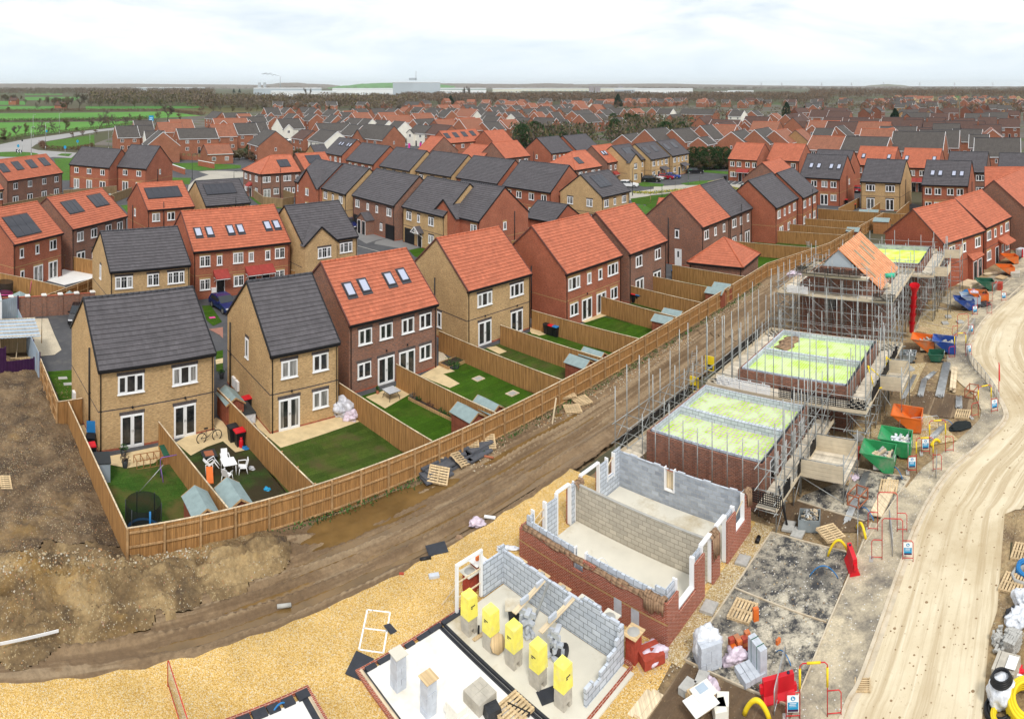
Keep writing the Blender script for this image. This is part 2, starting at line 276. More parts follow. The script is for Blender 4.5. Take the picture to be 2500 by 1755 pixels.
gravelm('gravel_yellow',(.50,.28,.06),(.70,.44,.13),(.82,.58,.23),34.); gravelm('gravel_pale',(.5,.42,.3),(.6,.5,.36),(.68,.6,.46),30.); gravelm('gravel_site',(.36,.24,.10),(.5,.36,.16),(.58,.48,.3),22.,(.2,.14,.08))
def dusty(name,base,dust,lo,hi,scale=.7,rot=0.,st=(1,1,1)):
 t=NT(name,.9,.2); v=t.coord('Object',st,False,rot); n=t.noise(v,scale,12,.78,.12); o=t.mix(t.math('MULTIPLY',t.ramp(n,[(lo,0.),(hi,1.)]),t.ramp(t.noise(v,.3,3),[(.3,.25),(.6,1.)])),base,dust)
 v2=t.coord('Object',rand=False); o=t.mix(1.,o,t.ramp(t.noise(v2,9.,5,.75),[(.3,.75),(.7,1.2)]),'MULTIPLY')
 c=t.voro(v2,14.,'Color'); sv=t.n('ShaderNodeSeparateColor'); t.set(sv.inputs[0],c); o=t.mix(t.math('MULTIPLY',t.math('GREATER_THAN',sv.outputs[0],.95),t.math('LESS_THAN',t.voro(v2,14.),.4)),o,(.62,.6,.56))
 t.col(o).bump(t.noise(v2,25.,4),.012); return t.m
dusty('dusty_tarmac',(.05,.05,.053),(.56,.50,.385),.43,.57,1.3); dusty('dusty_footway',(.12,.11,.10),(.58,.49,.34),.33,.55,.45)
def roadm():
 t=NT('dusty_road',.9,.15); v=t.coord('Object',rand=False); o=t.ramp(t.noise(v,.35,7,.6),[(.3,(.57,.47,.31)),(.7,(.70,.61,.44))])
 uv=t.coord('UV',(.045,1.,1),False); w=t.noise(uv,1.1,7,.65,.1); o=t.mix(t.ramp(w,[(.46,0.),(.56,.75),(.66,.15)]),o,(.43,.33,.20)); o=t.mix(t.ramp(t.noise(uv,2.7,5,.6),[(.56,0.),(.66,.6)]),o,(.74,.66,.5)); o=t.mix(t.ramp(t.noise(v,.16,6,.6),[(.5,0.),(.68,.6)]),o,(.40,.30,.17))
 n=t.noise(v,2.2,8,.75); m2=t.ramp(t.noise(v,.22,4),[(.42,0.),(.62,1.)]); o=t.mix(t.math('MULTIPLY',t.ramp(n,[(.6,0.),(.7,.9)]),m2),o,(.30,.20,.10))
 c=t.voro(v,2.6,'Color'); sv=t.n('ShaderNodeSeparateColor'); t.set(sv.inputs[0],c); d=t.voro(v,2.6); rad=t.math('MULTIPLY',sv.outputs[1],.2)
 o=t.mix(t.math('MULTIPLY',t.math('GREATER_THAN',sv.outputs[0],.62),t.math('LESS_THAN',d,rad)),o,(.27,.18,.10)); t.col(o).bump(t.noise(v,8.,6),.015); return t.m
roadm()
plain('tarmac',(.075,.075,.08),.9,.15,.5,dirt=(.12,.115,.11),bump=.004,bscale=60); plain('worn_road',(.40,.37,.31),.9,.12,.12,dirt=(.3,.28,.25),dscale=.2); plain('main_road',(.30,.29,.28),.9,.08,.05); plain('pavement_grey',(.20,.195,.19),.9,.1,.5); plain('kerb_light',(.42,.40,.36),.9,.1,1.); plain('water_brown',(.17,.10,.035),.06,.25,.8,.5); plain('block_paving',(.32,.15,.11),.85,.15,4.); plain('road_paint',(.75,.75,.72),.8,.05)
def leafm(name,a,b):
 t=NT(name,.9,.1); t.col(t.ramp(t.noise(t.coord('Object'),.9,3),[(.3,a),(.7,b)])); return t.m
leafm('twig_brown',(.13,.094,.06),(.20,.145,.098)); leafm('twig_grey',(.105,.086,.068),(.165,.138,.11)); leafm('twig_olive',(.10,.088,.04),(.155,.13,.065)); leafm('twig_red',(.14,.082,.05),(.19,.12,.075)); leafm('bark',(.075,.06,.045),(.11,.09,.07)); leafm('conifer_green',(.012,.035,.018),(.025,.06,.03)); leafm('ivy_green',(.02,.05,.018),(.04,.075,.025)); leafm('shrub_green',(.025,.07,.02),(.05,.12,.03)); leafm('weed_green',(.05,.14,.03),(.09,.2,.05)); leafm('twig_wood_far',(.125,.098,.075),(.175,.138,.108)); leafm('gold_leaf',(.32,.2,.05),(.4,.25,.07)); leafm('daffodil',(.5,.42,.04),(.6,.5,.06)); leafm('reddish_hedge',(.10,.05,.038),(.15,.085,.06))
PRO={}
def frame_mesh(w,h,lights,bars=False,doors=False,depth=.06,fr=.07):
 mb=MB(); W='white_upvc'; x0,x1=-w/2,w/2
 mb.box(x0,-depth,0,x0+fr,.02,h,W).box(x1-fr,-depth,0,x1,.02,h,W).box(x0+fr,-depth,h-fr,x1-fr,.02,h,W).box(x0+fr,-depth,0,x1-fr,.02,fr,W)
 if not doors: mb.box(x0-.05,-depth-.05,-.05,x1+.05,.02,-.001,W)
 for i in range(1,lights):
  x=x0+w*i/lights; mb.box(x-fr*.55,-depth+.004,fr,x+fr*.55,.02,h-fr,W)
 for i in range(lights):
  a=x0+w*i/lights+fr; b=x0+w*(i+1)/lights-fr
  if i%2==0 or doors:
   g=.045
   for bx in ((a-.02,fr,a+g,h-fr),(b-g,fr,b+.02,h-fr),(a+g,fr,b-g,fr+g+(.06 if doors else 0)),(a+g,h-fr-g,b-g,h-fr)): mb.box(bx[0],-depth-.012,bx[1],bx[2],.015,bx[3],W)
  if bars:
   m=(a+b)/2; mb.box(m-.014,-.03,fr,m+.014,.012,h-fr,W); mb.box(a,-.03,h*.68-.014,b,.011,h*.68+.014,W)
 if doors: mb.box(-.06,-depth-.04,h*.48,-.03,-depth-.014,h*.55,'galvanised').box(.03,-depth-.04,h*.48,.06,-depth-.014,h*.55,'galvanised')
 return mb.mesh('window')
def pane_mesh(w,h): return MB().box(-w/2+.05,-.018,.05,w/2-.05,.0,h-.05,'window_glass').mesh('pane')
def lintel_mesh(w,m,h=.225): return MB().box(-w/2-.08,-.008,0,w/2+.08,.0,h,m).mesh('lintel')
KW={'w3':(1.75,1.15,3),'w2':(1.2,1.15,2),'w1':(.62,1.05,1),'wl':(.6,1.4,1),'ws':(.5,.7,1),'fd':(1.55,2.08,2),'wb':(2.2,1.2,4),'sq':(.62,.62,1)}
def pro_window(kind,bars):
 k=(kind,bars)
 if k not in PRO:
  w,h,l=KW[kind]; PRO[k]=(frame_mesh(w,h,l,bars,kind=='fd'),pane_mesh(w,h))
 return PRO[k]
def pro(k,f):
 if k not in PRO: PRO[k]=f()
 return PRO[k]
def door_mesh(col):
 mb=MB(); mb.box(-.5,-.05,0,-.44,.02,2.1,'white_upvc').box(.44,-.05,0,.5,.02,2.1,'white_upvc').box(-.44,-.05,2.04,.44,.02,2.1,'white_upvc')
 mb.box(-.44,-.03,.0,.44,.0,2.04,col); mb.box(-.3,-.04,.15,-.04,-.03,.8,col).box(.04,-.04,.15,.3,-.03,.8,col).box(-.12,-.036,1.05,.12,-.03,1.8,'window_glass'); return mb.mesh('door')
def handle_mesh(): return MB().box(.3,-.09,1.0,.4,-.03,1.04,'galvanised').mesh('handle')
def garage_mesh(col='black_plastic',w=2.2):
 mb=MB(); mb.box(-w/2-.08,-.04,0,-w/2,.01,2.15,'white_upvc' if col!='black_plastic' else col).box(w/2,-.04,0,w/2+.08,.01,2.15,'white_upvc' if col!='black_plastic' else col).box(-w/2-.08,-.04,2.15,w/2+.08,.01,2.23,'white_upvc' if col!='black_plastic' else col)
 for i in range(9): x=-w/2+i*w/9; mb.box(x+.01,-.03,0,x+w/9-.01,0,2.15,col)
 return mb.mesh('garage_door')
FLOORZ={0:.0,1:2.6}
class House: pass
def put(name,me,par,x,y,z,rz): return ob(name,me,par,(x,y,z),rz)
def face_items(h,spec,face,lod,bars,lint):
 """spec: 'w3/1/.28 fd/0/.29' kind/floor/fraction along the visible face"""
 W,D=h.W,h.D
 for tok in spec.split():
  k,f,fr=tok.split('/')[:3]; fr=float(fr); f=int(f); par=h.o
  if face=='f': x,y,rz=W*fr,0.,0.
  elif face=='l': x,y,rz=0.,D*(1-fr),-PI/2
  else: x,y,rz=W,D*fr,PI/2
  zf=h.z0+FLOORZ[f]*(h.ze/5.25 if f else 1)
  if k in KW:
   w,hh,l=KW[k]; z=zf+(.06 if k=='fd' else (1.0 if f==0 else .92))
   if k in('sq',): z=zf+1.3
   if k=='fd': z=h.z0+.06
   fm,pm=pro_window(k,bars); nm='french_door' if k=='fd' else 'window'
   if lod==2:
    me=pro((k,bars,'far'),lambda:MB().box(-w/2,-.04,0,w/2,0,hh,'white_upvc').box(-w/2+.1,-.05,.1,-.06 if l>1 else w/2-.1,-.041,hh-.1,'window_glass').box(.06 if l>1 else -w/2+.1,-.051,.1,w/2-.1,-.042,hh-.1,'window_glass').mesh('window'))
    put(nm,me,par,x,y,z,rz); continue
   wo=put(nm,fm,par,x,y,z,rz); ob('pane',pm,wo)
   if lint: ob('lintel',pro((w,lint),lambda:lintel_mesh(w,lint)),wo,(0,0,hh+.002))
  elif k in('door','wdoor'):
   c='black_plastic' if k=='door' else 'white_upvc'
   d=put('door',pro(k,lambda:door_mesh(c)),par,x,y,h.z0+.03,rz)
   if lod<2: ob('handle',pro('handle',handle_mesh),d)
  elif k in('gar','wgar'): put('garage_door',pro(k,lambda:garage_mesh('black_plastic' if k=='gar' else 'white_upvc')),par,x,y,h.z0+.01,rz)
  elif k=='can':  # red lean-to canopy
   mb=MB(); mb.hexa([(-.85,-.95,2.25),(.85,-.95,2.25),(.85,0,2.55),(-.85,0,2.55),(-.85,-.95,2.32),(.85,-.95,2.32),(.85,0,3.05),(-.85,0,3.05)],'tile_red_canopy')
   o=put('canopy',pro('can',lambda:mb.mesh('canopy')),par,x,y,h.z0,rz)
   b=MB(); b.box(-.8,-.93,2.16,.8,-.87,2.25,'white_upvc')
   for s in(-.78,.72): b.box(s,-.86,2.18,s+.06,-.002,2.25,'white_upvc'); b.bar((s+.03,-.75,2.18),(s+.03,-.02,1.75),.05,.05,'white_upvc')
   ob('bracket',pro('canb',lambda:b.mesh('bracket')),o)
  elif k=='acan': # timber a-frame canopy
   mb=MB(); mb.hexa([(-.95,-1.0,2.15),(0,-1.0,3.0),(0,0,3.0),(-.95,0,2.15),(-.95,-1.0,2.25),(0,-1.0,3.1),(0,0,3.1),(-.95,0,2.25)],h.roof).hexa([(0,-1.0,3.0),(.95,-1.0,2.15),(.95,0,2.15),(0,0,3.0),(0,-1.0,3.1),(.95,-1.0,2.25),(.95,0,2.25),(0,0,3.1)],h.roof)
   o=put('canopy',pro(('acan',h.roof),lambda:mb.mesh('canopy')),par,x,y,h.z0,rz)
   b=MB()
   for s in(-1,1): b.bar((s*.95,-1.03,2.17),(0,-1.03,3.02),.05,.12,'white_upvc'); b.bar((s*.5,-1.0,2.25),(s*.03,-1.0,2.6),.05,.06,'white_upvc'); b.bar((s*.7,-.9,2.15),(s*.7,-.02,1.5),.07,.07,'white_upvc')
   b.box(-.85,-1.02,2.14,.85,-.96,2.22,'white_upvc'); b.box(-.03,-1.01,2.22,.03,-.97,2.95,'white_upvc')
   ob('bracket',pro('acanb',lambda:b.mesh('bracket')),o)
  elif k=='lean': # tiled lean-to porch roof
   mb=MB(); mb.hexa([(-1.5,-1.3,2.3),(1.5,-1.3,2.3),(1.5,0,2.8),(-1.5,0,2.8),(-1.5,-1.3,2.4),(1.5,-1.3,2.4),(1.5,0,3.1),(-1.5,0,3.1)],h.roof)
   put('canopy',pro(('lean',h.roof),lambda:mb.mesh('canopy')),par,x,y,h.z0,rz)
  elif k=='porch': # brick porch with its own gable
   w=.01*float(tok.split('/')[3]) if tok.count('/')>2 else 2.6
   mb=MB(); g=h.wall; mb.box(-w/2,-1.5,0,w/2,-.002,2.3,g,'k'); mb.face([(-w/2,-1.5,2.3),(w/2,-1.5,2.3),(0,-1.5,2.3+w*.36)],g)
   o=put('porch',mb.mesh('porch'),par,x,y,h.z0,rz)
   rf=MB(); a=w/2+.15; zt=2.3+w*.36
   rf.hexa([(-a,-1.65,2.2),(0,-1.65,zt),(0,0,zt),(-a,0,2.2),(-a,-1.65,2.32),(0,-1.65,zt+.13),(0,0,zt+.13),(-a,0,2.32)],h.roof).hexa([(0,-1.65,zt),(a,-1.65,2.2),(a,0,2.2),(0,0,zt),(0,-1.65,zt+.13),(a,-1.65,2.32),(a,0,2.32),(0,0,zt+.13)],h.roof); ob('porch_roof',rf.mesh('porch_roof'),o)
   for i in ((-.5,.5) if w>2 else (0,)):
    ob('door',pro('door',lambda:door_mesh('black_plastic')),o,(i*w/2,-1.502,.03))
  elif k=='pipe':
   mb=MB(); z1=float(tok.split('/')[3]) if tok.count('/')>2 else h.ze+.6
   mb.tube([(0,-.09,.05),(0,-.09,z1)],.06,'black_plastic',8).box(-.07,-.1,z1*.5,.07,0,z1*.5+.05,'black_plastic'); put('soil_pipe',mb.mesh('soil_pipe'),par,x,y,h.z0,rz)
  elif k=='box': put('meter_box',pro('mbox',lambda:MB().box(-.25,-.18,.45,.25,0,1.15,'white_upvc').mesh('meter_box')),par,x,y,h.z0,rz)
  elif k=='lamp': put('wall_lamp',pro('wlamp',lambda:MB().lathe([(0,-.08),(.06,-.06),(.07,.03),(.05,.08),(0,.09)],'black_plastic',8,(0,-.1,2.62)).mesh('wall_lamp')),par,x,y,h.z0,rz)
  elif k=='bay':
   mb=MB(); mb.box(-1.1,-.6,0,1.1,-.002,.75,h.wall,'k').box(-1.12,-.62,.76,1.12,-.002,1.95,'white_upvc','k');
   for s in range(3): mb.box(-1.0+s*.68,-.63,.88,-.4+s*.68,-.6201,1.85,'window_glass')
   mb.hexa([(-1.2,-.7,1.96),(1.2,-.7,1.96),(1.2,0,1.96),(-1.2,0,1.96),(-1.2,-.7,2.02),(1.2,-.7,2.02),(1.0,0,2.4),(-1.0,0,2.4)],'dark_ridge'); put('bay_window',pro(('bay',h.wall),lambda:mb.mesh('bay_window')),par,x,y,h.z0,rz)
def gable_roof(mb,x0,x1,y0,yr,y1,ze,zr,m,courses=True,lip=.045,pitch_len=.345,back=True):
 """front slope y0->yr stepped in tile courses; back slope plain"""
 L=math.hypot(yr-y0,zr-ze); ny,nz=-(zr-ze)/L,(yr-y0)/L
 if courses:
  n=max(3,round(L/pitch_len))
  for i in range(n):
   a,b=i/n,(i+1)/n; pa=(y0+(yr-y0)*a,ze+(zr-ze)*a); pb=(y0+(yr-y0)*b,ze+(zr-ze)*b)
   A=(pa[0]+ny*lip,pa[1]+nz*lip)
   mb.face([(x0,A[0],A[1]),(x1,A[0],A[1]),(x1,pb[0],pb[1]),(x0,pb[0],pb[1])],m)
   mb.face([(x0,pa[0],pa[1]),(x1,pa[0],pa[1]),(x1,A[0],A[1]),(x0,A[0],A[1])],m)
 else: mb.face([(x0,y0,ze),(x1,y0,ze),(x1,yr,zr),(x0,yr,zr)],m)
 if back: mb.face([(x1,y1,ze),(x0,y1,ze),(x0,yr,zr),(x1,yr,zr)],m)
def wing(h,fx0,fx1,proud,lod,ze=None,spec='',pitch=None):
 """cross gable standing proud of the long face"""
 x0,x1=fx0*h.W,fx1*h.W; w=x1-x0; ze=ze or h.ze; zr=ze+w/2*math.tan(R(pitch or h.pitch)); oe=.22
 mb=MB(); mb.box(x0,-proud,h.z0-.3,x1,-.002,ze,h.wall,'kt'); mb.face([(x0,-proud,ze),(x1,-proud,ze),((x0+x1)/2,-proud,zr)],h.wall); o=mb.build('front_gable',h.o)
 r=MB(); xm=(x0+x1)/2
 back=min((zr-ze)/max(.1,math.tan(R(h.pitch))),h.D/2)  # where the ridge meets the main slope
 n=max(3,round(w/2/.345/ .8)) if lod<2 else 1
 for sgn,xe in ((-1,x0-oe),(1,x1+oe)):
  zl=ze-oe*math.tan(R(pitch or h.pitch))
  for i in range(n):
   a,b=i/n,(i+1)/n; xa,xb=xe+(xm-xe)*a,xe+(xm-xe)*b; za,zb=zl+(zr+.04-zl)*a+.03,zl+(zr+.04-zl)*b
   ya,yb=(a*back if za>h.ze-.3 else -.0),b*back
   r.face([(xa,-proud-.12,za),(xa,max(0,ya)+.1,za),(xb,max(0,yb)+.1,zb),(xb,-proud-.12,zb)],h.roof); r.face([(xa,-proud-.12,za-.05),(xa,max(0,ya)+.1,za-.05),(xa,max(0,ya)+.1,za),(xa,-proud-.12,za)],h.roof)
 rf=r.build('front_gable_roof',o); v=MB()
 for xe in(x0-oe,x1+oe): v.bar((xe,-proud-.13,ze-oe*math.tan(R(pitch or h.pitch))+.02),(xm,-proud-.13,zr+.05),.1,.16,h.verge)
 v.build('verge_edging',o)
 class S: pass
 s=S(); s.o=o; s.W=w; s.D=h.D; s.ze=h.ze; s.z0=h.z0; s.roof=h.roof; s.wall=h.wall
 if spec:
  s.o=o
  for tok in spec.split():
   face_items_shift(s,tok,x0,-proud,lod,h)
 return o
def face_items_shift(s,tok,dx,dy,lod,h):
 n0=len(s.o.children); before=set(s.o.children); face_items(s,tok,'f',lod,h.bars,h.lint)
 for c in s.o.children:
  if c not in before: c.location=(c.location.x+dx,c.location.y+dy,c.location.z)
def house(label,A,B,ang=None,D=8.,ze=5.25,pitch=40.,wall='brick_buff',roof='tile_grey',front='',left='',right='',lod=0,hip='',solar=(),sky=(),bars=False,wings=(),group='new houses of the estate',band=True,cat='house',name='house',moss=None,lint=None,verge=None,ridge_x=None,pos=None,W=None,white_gutter=False,chim=0):
 """A,B: pixels of the left and right end of the visible eave"""
 if pos is None:
  a=at(*A,ze); b=at(*B,ze)
  if ang is None: d=(b-a); ang=math.degrees(math.atan2(d.y,d.x)); W=d.length-.1
  else:
   d=Vector((math.cos(R(ang)),math.sin(R(ang)),0));
   if ang>0:
    T=math.tan((B[0]-1250)/F); s=(T*a.y-a.x)/(d.x-T*d.y); W=s-.1
   else:
    T=math.tan((A[0]-1250)/F); s=-(T*b.y-b.x)/(d.x-T*d.y); W=s-.1; a=b-d*s
  d=Vector((math.cos(R(ang)),math.sin(R(ang)),0)); nrm=Vector((-d.y,d.x,0)); base=a+d*.05+nrm*.22; base.z=0
 else: base=Vector(pos)
 h=House(); h.W=W; h.D=D; h.ze=ze; h.z0=0.; h.wall=wall; h.roof=roof; h.pitch=pitch; h.bars=bars
 orange='orange' in roof; h.verge=verge or ('brown_verge' if orange else 'black_plastic'); h.lint=lint or {'brick_buff':'soldier_dark','brick_brown':'soldier_dark','brick_red':'soldier_buff'}.get(wall)
 if lod==2: h.lint=None
 h.o=o=thing(name,label,cat,base,R(ang),group); h.ang=ang
 zr=ze+(D/2+.22)*math.tan(R(pitch)); zw=ze+.05
 h.zr=zr
 # walls
 m=MB(); hl,hr='l' in hip,'r' in hip
 for p in ([(0,0),(W,0)],[(W,0),(W,D)],[(W,D),(0,D)],[(0,D),(0,0)]):
  m.face([(*p[0],-.3),(*p[1],-.3),(*p[1],zw),(*p[0],zw)],wall)
 tp=math.tan(R(pitch)); zg=zw+(D/2)*tp+.1
 if not hl: m.face([(0,D,zw),(0,0,zw),(0,D/2,zg)],wall)
 if not hr: m.face([(W,0,zw),(W,D,zw),(W,D/2,zg)],wall)
 m.build('wall',o); m=MB()
 if band and lod==0:
  bm_='soldier_buff' if wall=='brick_red' else 'soldier_dark'
  if wall!='brick_brown':
   for z in (2.55,): m.box(-.006,-.006,z,W+.006,D+.006,z+.075,bm_)
  m.box(-.02,-.02,-.3,W+.02,D+.02,.16,'brick_engineering')
  m.build('band_trim',o)
 # roof
 r=MB(); oe=.22; og=.05; x0,x1=-og,W+og; y0,y1=-oe,D+oe
 if not hip: gable_roof(r,x0,x1,y0,D/2,y1,ze,zr,roof,lod<2)
 else:
  xi0=x0+(D/2+oe-.17 if hl else 0)+(-oe+og if hl else 0); xi1=x1-(D/2+oe-.17 if hr else 0)
  X0=-oe if hl else x0; X1=W+oe if hr else x1; xi0=X0+(D/2+oe) if hl else X0; xi1=X1-(D/2+oe) if hr else X1
  if xi0>xi1: xi0=xi1=(xi0+xi1)/2
  n=max(3,round(math.hypot(D/2,zr-ze)/.345)); lip=.04
  for side in (0,1):
   for i in range(n):
    a_,b_=i/n,(i+1)/n; f=lambda t:(X0+(xi0-X0)*t,X1+(xi1-X1)*t,(y0+(D/2-y0)*t) if side==0 else (y1+(D/2-y1)*t),ze+(zr-ze)*t)
    p=f(a_); p2=f(b_); r.face([(p[0],p[2],p[3]+lip),(p[1],p[2],p[3]+lip),(p2[1],p2[2],p2[3]),(p2[0],p2[2],p2[3])],roof); r.face([(p[0],p[2],p[3]),(p[1],p[2],p[3]),(p[1],p[2],p[3]+lip),(p[0],p[2],p[3]+lip)],roof)
  for on,X,xi in((hl,X0,xi0),(hr,X1,xi1)):
   if on:
    for i in range(n):
     a_,b_=i/n,(i+1)/n; f=lambda t:(X+(xi-X)*t,y0+(D/2-y0)*t,y1+(D/2-y1)*t,ze+(zr-ze)*t)
     p=f(a_); p2=f(b_); r.face([(p[0],p[1],p[3]+lip),(p[0],p[2],p[3]+lip),(p2[0],p2[2],p2[3]),(p2[0],p2[1],p2[3])],roof); r.face([(p[0],p[1],p[3]),(p[0],p[2],p[3]),(p[0],p[2],p[3]+lip),(p[0],p[1],p[3]+lip)],roof)
 ro=r.build('roof',o)
 rm='orange_ridge' if orange else 'dark_ridge'; rg=MB()
 if hip:
  n_=6
  rg.tube([(xi0,D/2,zr+.0),(xi1+.001,D/2,zr)],.11,rm,n_)
  for on,X,xi in((hl,X0,xi0),(hr,X1,xi1)):
   if on:
    for yy in(y0,y1): rg.tube([(X,yy,ze+.05),(xi,D/2,zr)],.09,rm,n_)
 else:
  if lod<2:
   k=max(2,round(W/.45))
   for i in range(k): a_=x0+(x1-x0)*i/k; rg.tube([(a_,D/2,zr-.02),(a_+(x1-x0)/k-.02,D/2,zr-.02)],.115,rm,6)
  else: rg.tube([(x0,D/2,zr-.02),(x1,D/2,zr-.02)],.12,rm,5)
 rg.build('ridge_edging',ro)
 if not hip:
  vm=h.verge
  for X in(x0,x1):
   v=MB()
   xa,xb=(X-.05,X+.04) if X<0 else (X-.04,X+.05)
   for yy in(y0,y1):
    dz=.07
    v.hexa([(xa,yy,ze-.1),(xb,yy,ze-.1),(xb,D/2,zr-.1),(xa,D/2,zr-.1),(xa,yy,ze+dz),(xb,yy,ze+dz),(xb,D/2,zr+dz),(xa,D/2,zr+dz)],vm)
   v.build('verge',ro)
 g=MB(); gm='white_upvc' if white_gutter else 'black_plastic'
 g.box(x0,-oe-.08,ze-.13,x1,-oe+.0,ze-.005,gm).box(x0,-oe,ze-.22,x1,.0-.003,ze-.06,gm)
 if hip:
  if hl: g.box(-oe-.08,y0,ze-.13,-oe,y1,ze-.005,gm).box(-oe,y0,ze-.22,-.003,y1,ze-.06,gm)
  if hr: g.box(W+oe,y0,ze-.13,W+oe+.08,y1,ze-.005,gm).box(W+.003,y0,ze-.22,W+oe,y1,ze-.06,gm)
 g.build('gutter_trim',o)
 if lod<2:
  for x in ((.14,W-.14) if lod==0 else (.14,)):
   MB().tube([(x,-oe-.04,ze-.1),(x,-.07,ze-.35),(x,-.07,.05)],.038,gm,6).build('downpipe',o)
 face_items(h,front,'f',lod,bars,h.lint); face_items(h,left,'l',lod,bars,h.lint); face_items(h,right,'r',lod,bars,h.lint)
 # things on the front slope
 L=math.hypot(D/2+oe,zr-ze); sl=math.atan2(zr-ze,D/2+oe)
 def on_slope(name,mb,fx,fs,par,ox=0):
  c=mb.build(name,par); s_=fs; c.matrix_local=Matrix.Translation((fx*W+ox,y0+(D/2-y0)*s_,ze+(zr-ze)*s_))@Matrix.Rotation(sl,4,'X'); return c
 for (fx0,fx1,fs0,fs1,nc,nr) in solar:
  pw=(fx1-fx0)*W/nc; ph=(fs1-fs0)*L/nr
  on_slope('array_frame',MB().box(-.05,-.12,.03,pw*nc+.05,ph*nr+.04,.062,'black_plastic'),fx0,fs0,o)
  for i in range(nc):
   for j in range(nr):
    mb=MB().box(.02,.02,.064,pw-.02,ph-.02,.085,'solar_glass'); on_slope('solar_panel',mb,fx0,fs0+j*(fs1-fs0)/nr,o,i*pw)
 for (fx,fs) in sky:
  mb=MB().box(-.46,-.25,.03,.46,1.3,.06,'dark_ridge')
  for bx in((-.4,0,-.31,1.2),(.31,0,.4,1.2),(-.31,0,.31,.09),(-.31,1.11,.31,1.2)): mb.box(bx[0],bx[1],.061,bx[2],bx[3],.15,'dark_ridge')
  w_=on_slope('roof_window',mb,fx,fs,o); MB().box(-.31,.09,.10,.31,1.11,.12,'roof_glass').build('pane',w_)
 for w_ in wings: wing(h,*w_[:3],lod,spec=w_[3] if len(w_)>3 else '',ze=w_[4] if len(w_)>4 else None)
 for i in range(chim):
  c=MB().box(W*.15-.3,D/2-.3,zr-.4,W*.15+.3,D/2+.3,zr+.9,wall); c.lathe([(.1,zr+.9),(.13,zr+1.2),(0,zr+1.2)],'terracotta',8,(W*.15,D/2,0)).build('chimney',ro)
 return h
def HH(label,n,ax,ay,bx,by,**k): return house(label,q(n,ax,ay),q(n,bx,by),**k)
OR='tile_orange'; GR='tile_grey'; BU='brick_buff'; RE='brick_red'; BR='brick_brown'
# row along the rear fence
A1=HH('buff brick semi-detached pair with grey roof, nearest house on the left, trampoline garden behind',4,596,635,1308,525,D=7.3,pitch=41,front='fd/0/.28 fd/0/.735 w3/1/.27 w3/1/.735 lamp/0/.28 lamp/0/.735',left='pipe/0/.74/5.9 box/0/.15',wall=BU)
A2=HH('buff brick house with grey roof beside the big sandstone patio and long lawn',4,1640,545,2060,462,ang=44.5,D=8.2,pitch=41,front='fd/0/.27 w2/0/.73 w2/1/.27 w2/1/.73 lamp/0/.3',left='wl/1/.5 pipe/0/.1/5 box/0/.2 box/0/.28',wall=BU)
A3=HH('brown brick house with orange roof and four roof windows above two back gardens',5,135,360,672,228,D=8.4,pitch=40,wall=BR,roof=OR,front='w2/1/.17 w2/1/.40 w2/1/.65 w2/1/.86 w2/0/.16 fd/0/.40 fd/0/.64 w2/0/.86 lamp/0/.4 lamp/0/.64',sky=[(.15,.40),(.32,.42),(.62,.44),(.79,.46)])
A4=HH('buff brick pair of houses with plain orange roof and black soil pipe on the gable',5,852,152,1238,42,ang=44.5,D=8.6,pitch=40,wall=BU,roof=OR,front='w3/1/.26 w3/1/.77 fd/0/.26 fd/0/.77 lamp/0/.26 lamp/0/.77',left='wl/0/.55 pipe/0/.48/5.4')
A5=HH('red brick pair with plain orange roof, cream brick bands and double window on its gable',2,1490,1248,1838,1130,ang=44.5,D=8.8,pitch=40,wall=RE,roof=OR,front='w3/1/.14 w1/1/.40 w1/1/.60 w3/1/.84 w2/0/.14 fd/0/.36 fd/0/.62 w2/0/.86 lamp/0/.36',left='w1/1/.30 w1/0/.36 pipe/0/.5/5.2')
A6=HH('brown brick house with orange roof between the red pair and the garage with pyramid roof',2,1885,1125,2118,1040,ang=45,D=8.8,pitch=40,wall=BR,roof=OR,front='w2/1/.25 w2/1/.76 fd/0/.27 fd/0/.74')
A7=HH('brown brick house with orange roof and white side door in its gable',3,297,958,468,888,ang=45,D=9.,pitch=40,wall=BR,roof=OR,front='w2/1/.16 w1/1/.48 w1/1/.80 w2/0/.16 w1/0/.46 w2/0/.78',left='wdoor/0/.62 w1/1/.60 pipe/0/.46/6')
A8=HH('brown brick house with grey roof joined onto an orange roofed one',3,470,890,607,842,ang=45,D=9.,pitch=40,wall=BR,roof=GR,front='w2/1/.2 w1/1/.5 w1/1/.83 w2/0/.2 w1/0/.5 fd/0/.8 pipe/0/.5/6.4')
A9=HH('red brick house with grey roof and blank gable above the stepped fences',3,755,838,892,782,ang=46,D=8.6,pitch=40,wall=RE,roof=GR,front='w2/1/.15 w1/1/.4 w1/1/.62 w2/1/.86 fd/0/.25 w2/0/.6 w2/0/.86',left='pipe/0/.5/5.6')
A10=HH('red brick grey roofed house tucked behind another at the far fenced gardens',3,922,775,1015,737,ang=46,D=8.6,pitch=40,wall=RE,roof=GR,front='w2/1/.15 w1/1/.48 w2/1/.8 w2/0/.15 w1/0/.5 w2/0/.8 pipe/0/.65/6')
# hip roofed garage
g0=at(*q(3,550,1205),2.4)
house('low brown brick garage with orange pyramid roof behind the garden fence',None,None,pos=(g0-Vector((math.cos(R(-38)),math.sin(R(-38)),0))*6.7)*1.0-Vector((0,0,2.4)),ang=-38,W=6.5,D=6.3,ze=2.4,pitch=36,wall=BR,roof=OR,hip='lr',cat='garage',name='garage',group='garages of the new estate',band=False)
